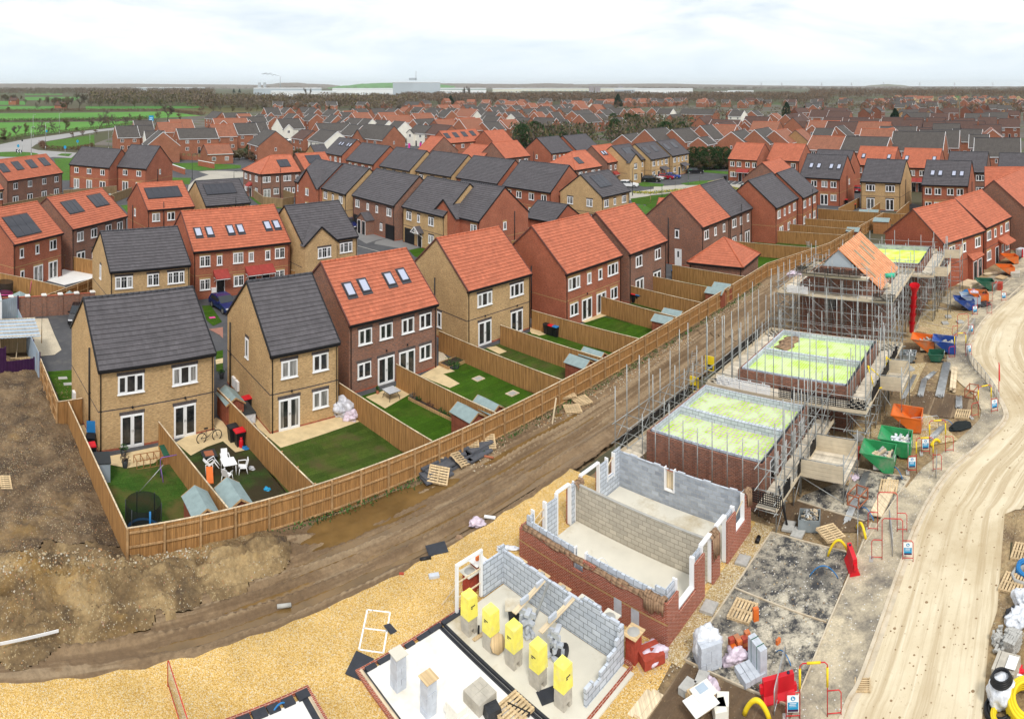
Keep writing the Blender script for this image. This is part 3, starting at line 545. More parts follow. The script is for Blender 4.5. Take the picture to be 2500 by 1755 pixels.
# houses whose long face looks down to the right-hand side of the estate
HH('red brick house with grey roof and four roof windows beside the row of stepped fences',3,895,640,1150,656,ang=-48,D=8.4,wall=RE,roof=GR,front='w2/1/.36 w2/1/.62 w2/1/.84 fd/0/.61 w2/0/.84',right='pipe/0/.45/5.4 w1/1/.62',sky=[(.2,.40),(.39,.40),(.70,.40),(.89,.40)],pitch=43)
HH('buff brick pair with plain grey roof between two red houses with roof windows',3,1275,668,1528,680,ang=-48,D=8.2,wall=BU,roof=GR,front='w3/1/.25 w3/1/.74 fd/0/.25 fd/0/.73',right='pipe/0/.42/5.4',pitch=41)
HH('red brick house with grey roof and four roof windows behind the site scaffold',3,1657,690,1948,699,ang=-48,D=8.4,wall=RE,roof=GR,front='w2/1/.14 w2/1/.35 w2/1/.62 w2/1/.83 w2/0/.14 w3/0/.37 w2/0/.7',right='pipe/0/.5/5.4',sky=[(.19,.37),(.36,.37),(.66,.37),(.83,.37)],pitch=42)
HH('red brick pair with plain orange roof and red door canopies beside the dark hedge',3,450,523,632,541,ang=-48,D=8.4,wall=RE,roof=OR,front='w2/1/.15 w2/1/.38 w2/1/.68 w2/1/.91 w3/0/.18 door/0/.42 door/0/.62 w3/0/.88 can/0/.42 can/0/.62',pitch=40)
HH('red brick pair with plain orange roof next to the one by the dark hedge',3,690,532,895,546,ang=-48,D=8.4,wall=RE,roof=OR,front='w2/1/.15 w2/1/.38 w2/1/.82 door/0/.42 door/0/.62 w2/0/.88',pitch=40)
HH('orange roofed red house with two roof windows behind the buff pair, left of two',3,1238,560,1480,576,ang=-48,D=8.4,wall=RE,roof=OR,front='w2/1/.13 w2/1/.4 w2/0/.12 door/0/.4 w2/1/.82',sky=[(.17,.38),(.84,.38)],pitch=41)
HH('orange roofed red house with two roof windows and two black doors past the buff pair',3,1522,575,1762,590,ang=-48,D=8.4,wall=RE,roof=OR,front='w2/1/.32 w2/1/.58 door/0/.36 door/0/.53 can/0/.36 can/0/.53',sky=[(.12,.38),(.85,.38)],pitch=41)
HH('grey roofed red brick house half hidden behind the one with four roof windows',3,965,590,1195,604,ang=-48,D=8.4,wall=RE,roof=GR,pitch=41)
HH('brown brick house with plain grey roof and cream lintels near the right edge',13,1420,1085,1868,1107,ang=-48,D=8.6,wall=BR,roof=GR,front='w3/1/.86 w3/0/.86',right='pipe/0/.5/5',pitch=40)
HH('grey roofed brick house with small cross gable cut by the right edge of the photo',13,1995,1085,2470,1120,ang=-48,D=8.4,wall=BR,roof=GR,wings=[(.52,.82,.25)],pitch=40)
HH('orange roofed house filling the right edge behind a brown gable',13,1855,1300,2600,1350,ang=-40,D=9,wall=BR,roof=OR,pitch=40)
HH('brown brick house with broad bare gable and orange roof, right edge',3,2340,872,2560,800,ang=30,D=10.5,wall=BR,roof=OR,left='pipe/0/.3/5.2',pitch=39)
S1=HH('red brick house with orange roof just finished at the far end of the building site',3,1800,1062,2055,977,D=8.6,wall='brick_engineering',roof=OR,front='w1/1/.5 w2/1/.84 w2/1/.2',pitch=37,lint='soldier_buff')
S2=HH('red brick house with orange roof, black front door and tiled porch by the site road',3,2062,962,2220,890,D=8.6,wall='brick_engineering',roof=OR,front='w2/1/.14 w1/1/.38 w1/1/.62 w2/1/.86 w2/0/.14 door/0/.45 w2/0/.86 w1/0/.68 lean/0/.68',pitch=37,lint='soldier_buff')
# far left and middle left
HH('red brick house with six solar panels in its orange roof by the white paved garden',1,90,1065,397,992,D=8.4,wall=RE,roof=OR,front='w1/1/.16 w1/1/.47 w2/1/.80 w1/0/.17 fd/0/.49 fd/0/.80',solar=[(.12,.62,.16,.72,3,2)],pitch=37)
HH('brown brick house with two banks of three solar panels in its orange roof',1,455,970,795,886,D=8.6,wall=BR,roof=OR,front='w2/1/.14 w2/1/.38 w2/1/.65 w2/1/.87 fd/0/.15 w2/0/.4 w2/0/.65 w2/0/.87',solar=[(.13,.39,.42,.80,3,1),(.62,.88,.46,.84,3,1)],pitch=37)
HH('red brick house with a row of five solar panels in its orange roof',1,920,850,1213,826,D=8.2,wall=RE,roof=OR,front='w2/1/.18 w2/1/.5 w2/1/.84 w3/0/.2 w2/0/.5 pipe/0/.34/6.3',left='pipe/0/.3/5 w1/1/.4',solar=[(.10,.84,.40,.80,5,1)],pitch=37)
HH('red brick terrace of three with orange roof, six roof windows and red door canopies',1,1205,1110,1812,1048,D=8.4,wall=RE,roof=OR,bars=True,front='w2/1/.115 w1/1/.26 w2/1/.45 w1/1/.585 w1/1/.76 w2/1/.89 w2/0/.115 door/0/.27 can/0/.27 w2/0/.455 door/0/.595 can/0/.595 door/0/.74 can/0/.74 w2/0/.89 box/0/.2 box/0/.53 box/0/.81',sky=[(.10,.34),(.215,.34),(.43,.34),(.535,.34),(.83,.36),(.93,.36)],pitch=39)
HH('buff house with grey roof and timber porch gable behind the brick garden wall',1,685,1235,1190,1190,D=7.4,wall=BU,roof=GR,bars=True,front='w3/1/.17 w2/1/.53 w3/1/.82 acan/0/.53 door/0/.53 w3/0/.17 w3/0/.82',left='wl/1/.5',pitch=38)
HH('buff brick house with grey roof and projecting front gable, near street',1,1885,1062,2232,1012,D=8.2,wall=BU,roof=GR,bars=True,front='w3/1/.79',wings=[(.0,.56,.7,'w3/1/.6 w3/0/.6')],pitch=40,ang=48)
HH('buff brick house with five solar panels in its grey roof behind the orange terrace',1,1282,825,1562,806,ang=49,D=8.,wall=BU,roof=GR,front='w2/1/.18 w2/1/.5 w2/1/.8 pipe/0/.67/6.2',left='w1/0/.5',solar=[(.12,.80,.42,.82,5,1)],pitch=37)
HH('brown brick terrace with four solar pairs in its orange roof, left edge',9,88,1160,708,1062,D=8.6,wall=BR,roof=OR,front='w2/1/.14 w2/1/.39 w2/1/.65 w2/1/.885 fd/0/.14 fd/0/.39 fd/0/.65 fd/0/.885',solar=[(.03,.16,.40,.80,2,1),(.28,.41,.42,.82,2,1),(.53,.66,.42,.82,2,1),(.78,.91,.44,.84,2,1)],pitch=38)
HH('red brick house cut off by the left edge with only its roof corner in view',9,-330,1290,45,1215,D=8.6,ang=80,wall=RE,roof=OR,front='w2/1/.9',pitch=38)
HH('red terrace with plain grey roof near the roundabout, left of two',9,772,968,1225,1010,ang=-1,D=9,wall=RE,roof=GR,front='w2/1/.18 w2/1/.5 w2/1/.83 fd/0/.18 fd/0/.5 fd/0/.83',pitch=38)
HH('red pair with grey roof and black pipe on its gable near the roundabout',9,1310,995,1640,1022,ang=-1,D=11,wall=RE,roof=GR,front='w2/1/.27 w2/1/.74 fd/0/.27 fd/0/.74',right='w1/1/.5 pipe/0/.4/4.8',pitch=38)
HH('brown brick corner house with hipped orange roof and solar panels on two sides',10,632,1220,1080,1192,ang=48,D=8.4,wall=BR,roof=OR,hip='l',bars=True,front='w3/1/.14 w1/1/.41 w3/1/.66 w1/1/.91 fd/0/.15 w2/0/.38 fd/0/.66 w1/0/.82 pipe/0/.48/6.2',left='w2/1/.16 w1/1/.42 w2/1/.76 w2/0/.16 door/0/.42 w2/0/.76 can/0/.42',solar=[(.55,.83,.32,.72,2,1)],pitch=36)
HH('brown brick house with four solar panels in its orange roof beside the hipped corner house',10,1130,1190,1470,1165,ang=48,D=8.4,wall=BR,roof=OR,solar=[(.26,.74,.42,.86,3,1)],pitch=37)
N='w2/1/.15 w2/1/.38 w2/1/.66 w2/1/.88'
HH('red brick house with grey roof and four slim roof windows, back row',10,1335,985,1530,1012,ang=-45,D=9,wall=RE,roof=GR,front='w1/1/.35 w2/1/.65 w1/1/.9',sky=[(.38,.55),(.53,.55),(.82,.55),(.96,.55)],pitch=40)
HH('low brown brick extension with grey roof and sandy gable beside the slim roof windows',10,1245,1000,1400,1015,ang=46,D=6,ze=3.6,wall='brick_tan',roof=GR,pitch=38,lod=1)
HH('red terrace with grey roof in the back row, left of the buff neighbours',10,1580,1063,1885,1112,ang=-45,D=9,wall=RE,roof=GR,front='w2/1/.14 w2/1/.36 w2/1/.62 w2/1/.87',pitch=40)
HH('buff brick house with grey roof in the back row, first of two buff neighbours',2,320,577,507,606,ang=-45,D=9,wall=BU,roof=GR,front='w2/1/.16 w2/1/.48 w2/1/.82',pitch=40)
HH('buff brick house with grey roof in the back row, second of two buff neighbours',2,545,605,765,642,ang=-45,D=9,wall=BU,roof=GR,front='w2/1/.16 w2/1/.48 w2/1/.82',pitch=40)
HH('red brick terrace with grey roof and four first floor windows right of the buff neighbours',2,797,648,1055,686,ang=-45,D=9,wall=RE,roof=GR,front=N,pitch=40)
HH('long red house with grey roof and broad gable, right end of back row',2,1085,697,1387,741,ang=-45,D=9.4,wall=RE,roof=GR,front='w2/1/.13 w2/1/.35 w2/1/.61 w2/1/.86 w2/0/.13 w2/0/.36 fd/0/.62 w3/0/.86',right='w1/1/.62',pitch=40)
HH('red house with grey roof and projecting gable, left end of the street',1,1832,675,1985,712,ang=-45,D=9,wall=RE,roof=GR,bars=True,front='w2/1/.16',wings=[(.26,.98,.6,'w2/1/.5 w2/0/.5')],pitch=40)
HH('buff house with grey roof and white porch gable next to the brown garage house',1,1990,712,2150,752,ang=-45,D=9,wall=BU,roof=GR,bars=True,front='w2/1/.2 w1/1/.5 w2/1/.8 w2/0/.2 acan/0/.45 door/0/.45 gar/0/.8',pitch=40)
HH('brown brick house with grey roof, brick porch with two black doors and two black garages',2,150,763,410,824,ang=-45,D=9.2,wall=BR,roof=GR,bars=True,front='w2/1/.12 w1/1/.38 w1/1/.6 w2/1/.88 gar/0/.12 porch/0/.42/260 w1/0/.7 gar/0/.9',pitch=40)
HH('buff brick house with grey roof, black garage door and white timber porch',2,460,825,720,890,ang=-45,D=9.2,wall=BU,roof=GR,bars=True,front='w2/1/.16 w1/1/.4 w2/1/.7 gar/0/.17 acan/0/.43 door/0/.43 w2/0/.7',pitch=40)
HH('red house with grey roof, front gable and door canopy, end of the street',2,672,858,940,922,ang=-45,D=9.2,wall=RE,roof=GR,bars=True,front='w2/1/.87 can/0/.6',right='w1/1/.5 pipe/0/.7/5.8',wings=[(.0,.56,.8,'w2/1/.36 w2/0/.36')],pitch=40)
HH('low red brick double garage with grey roof behind the orange roofs',2,1220,888,1408,926,ang=-45,D=6.2,ze=2.4,wall='brick_engineering',roof=GR,right='gar/0/.5',pitch=34,band=False,cat='garage',name='garage',group='garages of the new estate',lod=1)
HH('small buff detached house with three solar panels in its grey roof facing the round green',2,1712,770,1885,734,ang=46,D=8.6,wall=BU,roof=GR,bars=True,front='w2/1/.16 w1/1/.46 w2/1/.8 w2/0/.16 acan/0/.52 door/0/.52 w2/0/.82',left='w2/1/.72 w2/1/.25 w2/0/.72 fd/0/.25',solar=[(.2,.62,.36,.86,3,1)],pitch=36)
HH('brown house with hipped orange roof and one solar pair behind the grey row',2,1545,601,1710,578,ang=46,D=9,wall=BR,roof=OR,hip='l',bars=True,front='w2/1/.2 w1/1/.4 w2/1/.68 w1/1/.9 w2/0/.25 w2/0/.7 lean/0/.95',left='w3/1/.2 w1/1/.5 w2/1/.8',solar=[(.3,.5,.3,.66,2,1)],pitch=35)
HH('brown brick house with orange roof and two pairs of roof windows near the parked cars',2,1745,556,1864,541,ang=46,D=9,wall=BR,roof=OR,front='w1/1/.18 w1/1/.42 w1/1/.62 w1/1/.84 door/0/.4 door/0/.55 can/0/.4 can/0/.55 w1/0/.85',sky=[(.18,.45),(.32,.45),(.72,.45),(.86,.45)],pitch=38)
HH('buff house with grey roof, front gable and solar panels behind the black car',12,150,992,350,968,ang=46,D=9,wall=BU,roof=GR,bars=True,front='w1/1/.86 door/0/.8',wings=[(.0,.62,.8,'w2/1/.5 w2/0/.5')],solar=[(.35,.8,.4,.8,3,1)],pitch=37)
HH('buff pair with grey roof, lean-to porch and solar pairs, left of its twin',12,412,963,627,932,ang=46,D=9,wall=BU,roof=GR,front='w2/1/.16 w1/1/.39 w1/1/.6 w2/1/.82 w2/0/.16 door/0/.42 lean/0/.64 w1/0/.62 w1/0/.8',solar=[(.1,.28,.36,.74,2,1),(.55,.73,.4,.78,2,1)],pitch=37)
HH('buff pair with grey roof, lean-to porch and solar pairs beside the hedge',12,650,923,845,891,ang=46,D=9,wall=BU,roof=GR,front='w2/1/.16 w1/1/.39 w1/1/.6 w2/1/.82 w2/0/.16 door/0/.42 lean/0/.64 w1/0/.62 w1/0/.8',solar=[(.1,.28,.4,.78,2,1),(.55,.73,.44,.82,2,1)],pitch=37)
HH('red terrace with orange roof and four solar pairs before the old estate',11,440,780,850,750,ang=46,D=9,wall=RE,roof=OR,front='w2/1/.13 w2/1/.38 w2/1/.63 w2/1/.87',solar=[(.04,.16,.4,.8,2,1),(.28,.40,.42,.82,2,1),(.52,.64,.44,.84,2,1),(.76,.88,.46,.86,2,1)],pitch=37)
HH('red brick house with plain orange roof right of the terrace with four solar pairs',11,945,776,1170,760,ang=46,D=9,wall=RE,roof=OR,front='w2/1/.13 w1/1/.38 w1/1/.6 w2/1/.86',pitch=37)
HH('brown house with orange roof and wide gable below the four solar pairs',11,65,880,212,893,ang=-45,D=10,wall=BR,roof=OR,right='w1/1/.5 pipe/0/.75/5.5',front='w2/1/.8',pitch=38)
HH('brown house with low orange roof and two gable windows behind the grey row',11,550,938,803,965,ang=-45,D=8.4,ze=4.6,wall=BR,roof=OR,right='w2/1/.2 w2/1/.65',pitch=36,front='w1/1/.5')
HH('brown brick house with plain orange roof right of the low orange roof',11,1072,951,1357,920,ang=46,D=9,wall=BR,roof=OR,front='w2/1/.15 w1/1/.38 w1/1/.59 w2/1/.83',pitch=38)
HH('red brick house with grey roof and black pipes on its wide gable beside the thicket',11,1590,895,1833,870,ang=46,D=10,wall=RE,roof=GR,front='w2/1/.16 w1/1/.4 w1/1/.6 w2/1/.85',left='w1/1/.5 w1/0/.45 pipe/0/.4/5.4',pitch=37)
HH('grey roofed red brick house behind the one with black pipes on its gable',11,1880,867,2140,840,ang=46,D=10,wall=RE,roof=GR,front='w1/1/.2 w2/1/.55',pitch=37)
HH('small brown house with orange roof peeping between the grey roofs',3,790,665,895,630,ang=46,D=8,ze=4.6,wall=BR,roof=OR,left='w2/1/.7',pitch=38,lod=1)
HH('single storey orange roofed wing left of the brown gable with a white side door',3,-5,885,95,860,ang=-30,D=4,ze=3.,wall=BR,roof=OR,pitch=38,lod=1)
O2=at(310,1290,1.8); O2.z=0
def G(u,v,z=0.): p=O2+U*u+V*v; return Vector((p.x,p.y,z))
def uv(p): d=Vector((p[0],p[1],0))-O2; return (d.dot(U),d.dot(V))
def pp(n,*xy): return [Q(n,x,y) for x,y in xy]
def guv(*p): return [G(a,b) for a,b in p]
g=MB(); g.fix=False; hole=guv((-34,-6.1),(72,-6.1),(72,24.5),(-34,24.5)); out=[Vector(p) for p in ((0,-9000,0),(26000,9000,0),(0,27000,0),(-26000,9000,0))]
for i in range(4): g.face([out[i],out[(i+1)%4],hole[(i+1)%4],hole[i]],'land')
g.face([p-Vector((0,0,.5)) for p in hole],'mud_track'); struct(g.build('ground'))
# fields and roads far left
for nm,m,pts in [('field','crop_green',[(-400,400),(1850,378),(2250,425),(1700,455),(-400,478)]),('field','crop_green',[(-400,502),(1000,492),(1560,482),(1650,500),(1350,545),(700,605),(300,650),(-400,720)]),
('field','crop_green_far',[(-400,318),(620,318),(600,362),(-400,366)]),('field','crop_green_far',[(960,320),(2250,316),(2250,335),(1640,352),(960,357)]),('field','crop_green_far',[(-300,262),(300,262),(280,302),(-300,302)]),
('field','crop_green_far',[(280,216),(900,214),(840,252),(280,250)]),('field','crop_green_far',[(1230,214),(1340,214),(1330,258),(1240,258)]),('field','crop_green_far',[(1590,210),(1700,210),(1690,258),(1590,256)]),('field','crop_green_far',[(280,178),(700,178),(700,190),(280,192)]),('field','rough_field',[(1960,345),(2290,340),(2290,400),(2200,420),(1960,372)])]:
 patch(nm,pp(9,*pts),.03,m)
patch('field',pp(10,(-60,475),(300,470),(900,500),(0,545),(-250,520)),.035,'rough_field')
patch('field',pp(13,(1170,283),(1370,247),(1570,247),(2400,255),(2400,300),(1200,308)),.03,'rough_field'); patch('field',pp(13,(1365,247),(1568,247),(1568,270),(1365,275)),.04,'crop_green_far')
E_main=[(-300,800),(0,748),(200,705),(400,672),(700,632),(1000,590),(1300,558),(1500,540),(1640,520)]
E_low=[(1640,540),(1500,556),(1060,610),(700,682),(520,712),(400,748),(345,790),(430,812),(860,842),(800,900),(600,888),(430,915),(-300,960)]
patch('road',pp(9,*(E_main+E_low)),.05,'main_road')
patch('verge',pp(9,(450,745),(530,715),(700,690),(1055,640),(1060,760),(840,800),(480,790)),.07,'verge_grass')
isl=[]; ctr=Q(9,190,860);
patch('roundabout_island',pp(9,*[(150+280*math.cos(a*PI/10),860+29*math.sin(a*PI/10)) for a in range(20)]),.1,'verge_grass')
patch('verge',pp(9,(640,870),(690,850),(810,852),(770,882)),.08,'verge_grass'); patch('verge',pp(9,(430,835),(860,858),(800,900),(600,905),(700,1150),(900,1150),(1000,860)),.04,'verge_grass')
# the old estate and the new one
patch('estate_ground',pp(9,(1000,760),(1650,520),(2290,400))+pp(11,(0,360),(1500,350),(2296,360))+pp(13,(0,340),(700,290),(2600,290),(2700,1000))+pp(3,(1000,600),(400,600))+pp(2,(1600,420),(1000,440),(0,440)),.02,'estate_land')
new=guv((-2.6,9.5),(103,6),(118,-10),(160,20))+pp(3,(2600,760),(2500,560),(450,450))+pp(2,(1640,470),(600,430))+pp(1,(1550,500),(900,560),(300,480),(-250,560),(-400,1200))+guv((-20,40),(-3,26))
patch('estate_road',new,.03,'tarmac')
patch('street',pp(1,(1165,745),(1175,695),(1220,655),(1300,630),(1240,612),(1290,605),(1400,606),(1520,612),(1515,645),(1350,672),(1255,692),(1200,740)),.05,'worn_road')
for pts in ([(1050,648),(1190,650),(1180,690),(1060,690)],[(750,822),(830,815),(828,905),(760,830)],[(1555,770),(1600,750),(1850,840),(1640,840)],[(335,530),(450,530),(430,600),(400,650),(380,560)],[(1040,560),(1230,555),(1500,570),(1500,590),(1240,605),(1040,580)]):
 patch('verge',pp(1,*pts),.06,'verge_grass')
patch('lawn',pp(2,(505,1100),(590,1085),(665,1080),(640,1130),(590,1155),(540,1140)),.06,'lawn_bright'); patch('lawn',pp(2,(1200,1000),(1270,995),(1260,1025),(1200,1025)),.06,'lawn_bright')
patch('driveway',pp(2,(180,975),(420,1015),(300,1040),(240,1060),(190,1030)),.05,'pavement_grey'); patch('driveway',pp(2,(420,1015),(600,1075),(510,1100),(290,1062),(300,1045)),.05,'pavement_grey')
patch('street',pp(2,(1880,742),(2020,720),(2296,690),(2700,690),(2700,725),(2296,728),(2020,757),(1880,790)),.05,'worn_road'); patch('street',pp(3,(-10,705),(200,690),(480,700),(640,700),(560,728),(330,716),(100,735),(-10,748)),.052,'worn_road')
patch('green',pp(3,(-60,790),(0,765),(100,743),(350,722),(540,740),(560,800),(300,850),(-60,860)),.06,'lawn_bright'); patch('green',pp(2,(1885,780),(2020,760),(2296,735),(2296,800),(2150,830),(1900,810)),.06,'lawn_bright')
patch('verge',pp(12,(740,1232),(960,1202),(1225,1192),(1110,1248),(800,1252)),.06,'verge_grass'); patch('verge',pp(12,(240,1245),(320,1215),(560,1240),(540,1268),(330,1268)),.06,'verge_grass'); patch('verge',pp(12,(970,1078),(1290,1098),(1290,1130),(980,1105)),.06,'verge_grass'); patch('verge',pp(2,(1880,825),(1960,815),(2015,845),(2000,900),(1900,870)),.07,'verge_grass')
b=MB();
for k in range(7): x=1150+k*70; a_=Q(12,x,1250); c_=Q(12,x+70,1205); b.bar((a_.x,a_.y,.055),(c_.x,c_.y,.055),.1,.004,'road_paint')
struct(b.build('parking_markings'))
b=MB(); a_=Q(2,188,1073); c_=Q(2,330,1112); b.bar((a_.x,a_.y,.05),(c_.x,c_.y,.05),.12,.01,'kerb_light'); a_=Q(2,335,1112); c_=Q(2,600,1180); b.bar((a_.x,a_.y,.05),(c_.x,c_.y,.05),.12,.01,'kerb_light'); struct(b.build('kerb'))
# in front of the near row
patch('lawn',pp(4,(288,642),(455,630),(475,815),(360,815)),.06,'lawn_bright'); patch('gravel_bed',pp(4,(140,322),(290,318),(330,420),(372,510),(330,540),(245,548),(190,430)),.06,'gravel_pale'); patch('lawn',pp(4,(1222,242),(1275,240),(1345,340),(1290,365),(1250,330)),.06,'lawn_bright')
patch('paving',pp(4,(1265,385),(1350,372),(1350,440),(1330,420)),.06,'block_paving'); patch('lawn',pp(4,(1305,520),(1350,510),(1350,640),(1310,640)),.05,'lawn_bright'); patch('paving',pp(4,(1305,570),(1350,560),(1350,590),(1308,598)),.06,'sandstone_paving')
patch('paving',pp(1,(250,1280),(410,1215),(606,1248),(606,1270),(400,1320)),.07,'white_paving'); patch('lawn',pp(1,(0,1360),(90,1330),(300,1370),(200,1400),(0,1400)),.06,'lawn_olive')
def rect(nm,u0,u1,v0,v1,z,m): return patch(nm,guv((u0,v0),(u1,v0),(u1,v1),(u0,v1)),z,m)
for u0,u1,m,v1 in [(-.1,4.6,'lawn_worn',9.3),(4.7,9.6,'lawn_muddy',9.6),(9.7,17.7,'lawn_olive',9.),(17.8,22.9,'lawn_bright',10.6),(23,29.7,'lawn_bright',10.6),(29.8,34.7,'lawn_olive',11.6),(34.8,39.5,'lawn_bright',11.6),(39.6,46.4,'lawn_bright',9.2),(46.5,51.,'lawn_olive',9.2),(51.1,55,'lawn_olive',9),(55,61,'lawn_bright',9),(61,66.8,'lawn_bright',9)]: rect('lawn',u0,u1,.05,v1,.05,m)
patch('lawn',guv((66.9,.1),(75.5,-2.45),(75.5,9),(66.9,9)),.05,'lawn_bright'); patch('lawn',guv((75.6,-2.5),(79.4,-3.65),(84,-4.05),(84,9),(75.6,9)),.05,'lawn_olive'); patch('lawn',guv((84,-4.1),(102,-5.75),(102,7),(84,8)),.05,'lawn_olive')
S_='sandstone_paving'
for pts in ([(640,1160),(960,1095),(1040,1110),(930,1200),(770,1228),(650,1205)],[(1065,1072),(1310,920),(1400,980),(1480,1120),(1425,1132),(1350,1065),(1250,1100),(1155,1152)],[(1500,880),(1560,985),(1700,1105),(2190,940),(2060,845),(1690,955),(1580,870)],[(480,970),(540,960),(560,1010),(560,1150),(520,1100)]): patch('patio',pp(4,*pts),.065,S_)
for pts in ([(230,797),(348,866),(505,775),(410,732)],[(560,668),(740,742),(800,715),(700,657),(770,640),(690,595)],[(960,497),(1040,537),(1085,520),(1020,488)],[(1228,380),(1330,415),(1280,425),(1225,400)],[(1480,325),(1560,345),(1690,302),(1600,276)],[(1225,375),(1300,395),(1270,420),(1232,410)]): patch('patio',pp(5,*pts),.066,S_)
patch('gravel_bed',pp(5,(672,520),(700,530),(760,600),(700,620),(672,600)),.075,'gravel_pale')
def clump(p,q_,r): return math.exp(-((p[0]-q_[0])**2+(p[1]-q_[1])**2)/r**2)
MOUND=[]
for n,x,y,r,h in [(18,1330,370,1.6,.75),(18,1050,470,1.5,.8),(18,700,520,1.9,1.0),(18,400,560,2.0,.9),(18,180,480,1.6,.8),(18,1600,280,1.3,.6),(18,1780,260,.8,.5),(18,950,560,1.0,.5),(18,130,700,1.8,.6),(18,250,200,1.6,.5),(18,520,230,1.3,.35),(4,120,700,1.3,.2),(4,60,780,1.6,.2),(4,240,850,.7,.3)]: MOUND.append((uv(Q(n,x,y)),r,h*.6))
BASIN=[]
for n,x,y,r,h in [(7,120,320,1.1,.3),(7,330,230,1.2,.3),(7,500,150,.9,.25),(7,650,90,.7,.2),(7,30,400,.9,.25),(7,760,60,.5,.18),(18,2100,60,1.2,.2),(18,1245,355,.35,.5),(5,880,1180,.5,.22),(5,1400,900,.35,.2),(5,1180,1250,.6,.17),(18,60,560,.5,.55),(18,1800,300,.35,.4)]: BASIN.append((uv(Q(n,x,y)),r,h))
RUT=[(-1.45,.24,.2),(-2.15,.14,.16),(-2.75,.22,.25),(-3.4,.15,.2),(-4.0,.24,.28),(-4.95,.28,.24)]
def hgt(u,v):
 p=Vector((u,v,0)); h=.06+.07*mn.noise(p*.5)+.035*mn.noise(p*1.7)+.022*mn.noise(p*4.5)
 tr=1 if -5.9<v<-.5 else 0
 e=max(0,min(1,(v+5.9)/.5))*max(0,min(1,(-.3-v)/.6))
 if e>0:
  wob=.35*mn.noise(Vector((u*.09,3.1,0)))+.1*mn.noise(Vector((u*.4,1.7,0)))
  for c,wd,dp in RUT:
   x=(v-c-wob*(1+.3*math.sin(c*5)))/wd
   if abs(x)<3:
    tread=1+.35*math.sin(u*14+abs(x)*4)
    k=.7+1.1*mn.noise(Vector((u*.16,c*3,0))); h+=e*max(.05,k)*dp*(-math.exp(-x*x)*.9+.55*math.exp(-(abs(x)-1.7)**2*2.5)*tread)
 if v<-5.3: h+=-.10*max(0,min(1,(-5.3-v)/.3))*max(0,1-max(0,(-5.75-v)/.3)) if v>-6 else 0
 if u<2 and v>-.6:
  k=max(0,min(1,(-u+.2)/1.5)); h+=k*(.14+.15*mn.noise(p*.35+Vector((9,0,0)))+.2*mn.noise(p*1.1)+.14*abs(mn.noise(p*2.6))+.09*abs(mn.noise(p*6)))
 for c,r,a in MOUND:
  if abs(u-c[0])<3*r and abs(v-c[1])<3*r:
   k=clump((u,v),c,r); h+=a*k*(1+.6*mn.noise(p*1.3)+.5*abs(mn.noise(p*3.2))+.25*abs(mn.noise(p*8)))
 for c,r,a in BASIN:
  if abs(u-c[0])<3*r and abs(v-c[1])<3*r: h-=a*clump((u,v+.25*mn.noise(p*1.3)),c,r)
 if -.5<v<.1 and u>0: h+=.06*(v+.5)/.6+.05*abs(mn.noise(p*2.3))
 return h
def terrain(name,u0,u1,du,v0,v1,dv,m,keep=None):
 nu=int((u1-u0)/du)+1; nv=int((v1-v0)/dv)+1; vs=[]; fs=[]
 for j in range(nv):
  for i in range(nu):
   a=u0+i*du; b_=v0+j*dv; p=G(a,b_,hgt(a,b_)); vs.append(p[:])
 for j in range(nv-1):
  for i in range(nu-1):
   if keep and not keep(u0+(i+.5)*du,v0+(j+.5)*dv): continue
   k=j*nu+i; fs.append((k,k+1,k+1+nu,k+nu))
 me=bpy.data.meshes.new(name); me.from_pydata(vs,[],fs); me.materials.append(MATS[m]); me.polygons.foreach_set('use_smooth',[True]*len(fs)); o=ob(name,me); o['kind']='structure'; return o
heap=lambda u,v: (u<.2 and v>-.7) or any(clump((u,v+.3*mn.noise(Vector((u,v,0))*1.2)),c,r*1.25)>.36 for c,r,a in MOUND if a>.3)
terrain('mud_track',-34,48,.13,-6.1,.12,.085,'mud_track',lambda u,v: not heap(u,v) and (v>-5.75+.18*mn.noise(Vector((u*.9,0,0)))+.1*mn.noise(Vector((u*3,4,0)))) and (u>0.05 or v<.1))
KP=(lambda u,v: heap(u,v) and (v>0 or v>-5.75) and not(v>0 and u>0.02-.088*v*(1 if v<13.3 else 0)-(1.88+.082*(v-13.3) if v>=13.3 else 0)))
terrain('soil_heap',-26,9,.12,-6.1,24.5,.12,'soil_heap',lambda u,v: v<1.+1.3*mn.noise(Vector((u*.5,2,0))) and KP(u,v))
terrain('churned_soil',-26,3,.12,-1,24.5,.12,'soil_churned',lambda u,v: v>=1.+1.3*mn.noise(Vector((u*.5,2,0))) and KP(u,v))
terrain('mud_track_far',48,72,.25,-8.5,.12,.2,'mud_track')
patch('soil',guv((-60,24),(-3,24.5),(-3.4,30),(-9,60),(-60,60)),.03,'soil_dark'); patch('soil',guv((-60,-6),(-26,-6),(-26,24),(-60,24)),.02,'soil_heap')
pw=MB(); pw.fix=False; pw.face([G(-12,-5.2,-.03),G(30,-5.2,-.03),G(30,-.2,-.03),G(-12,-.2,-.03)],'water_brown');
wtr=struct(pw.build('puddle_water'))
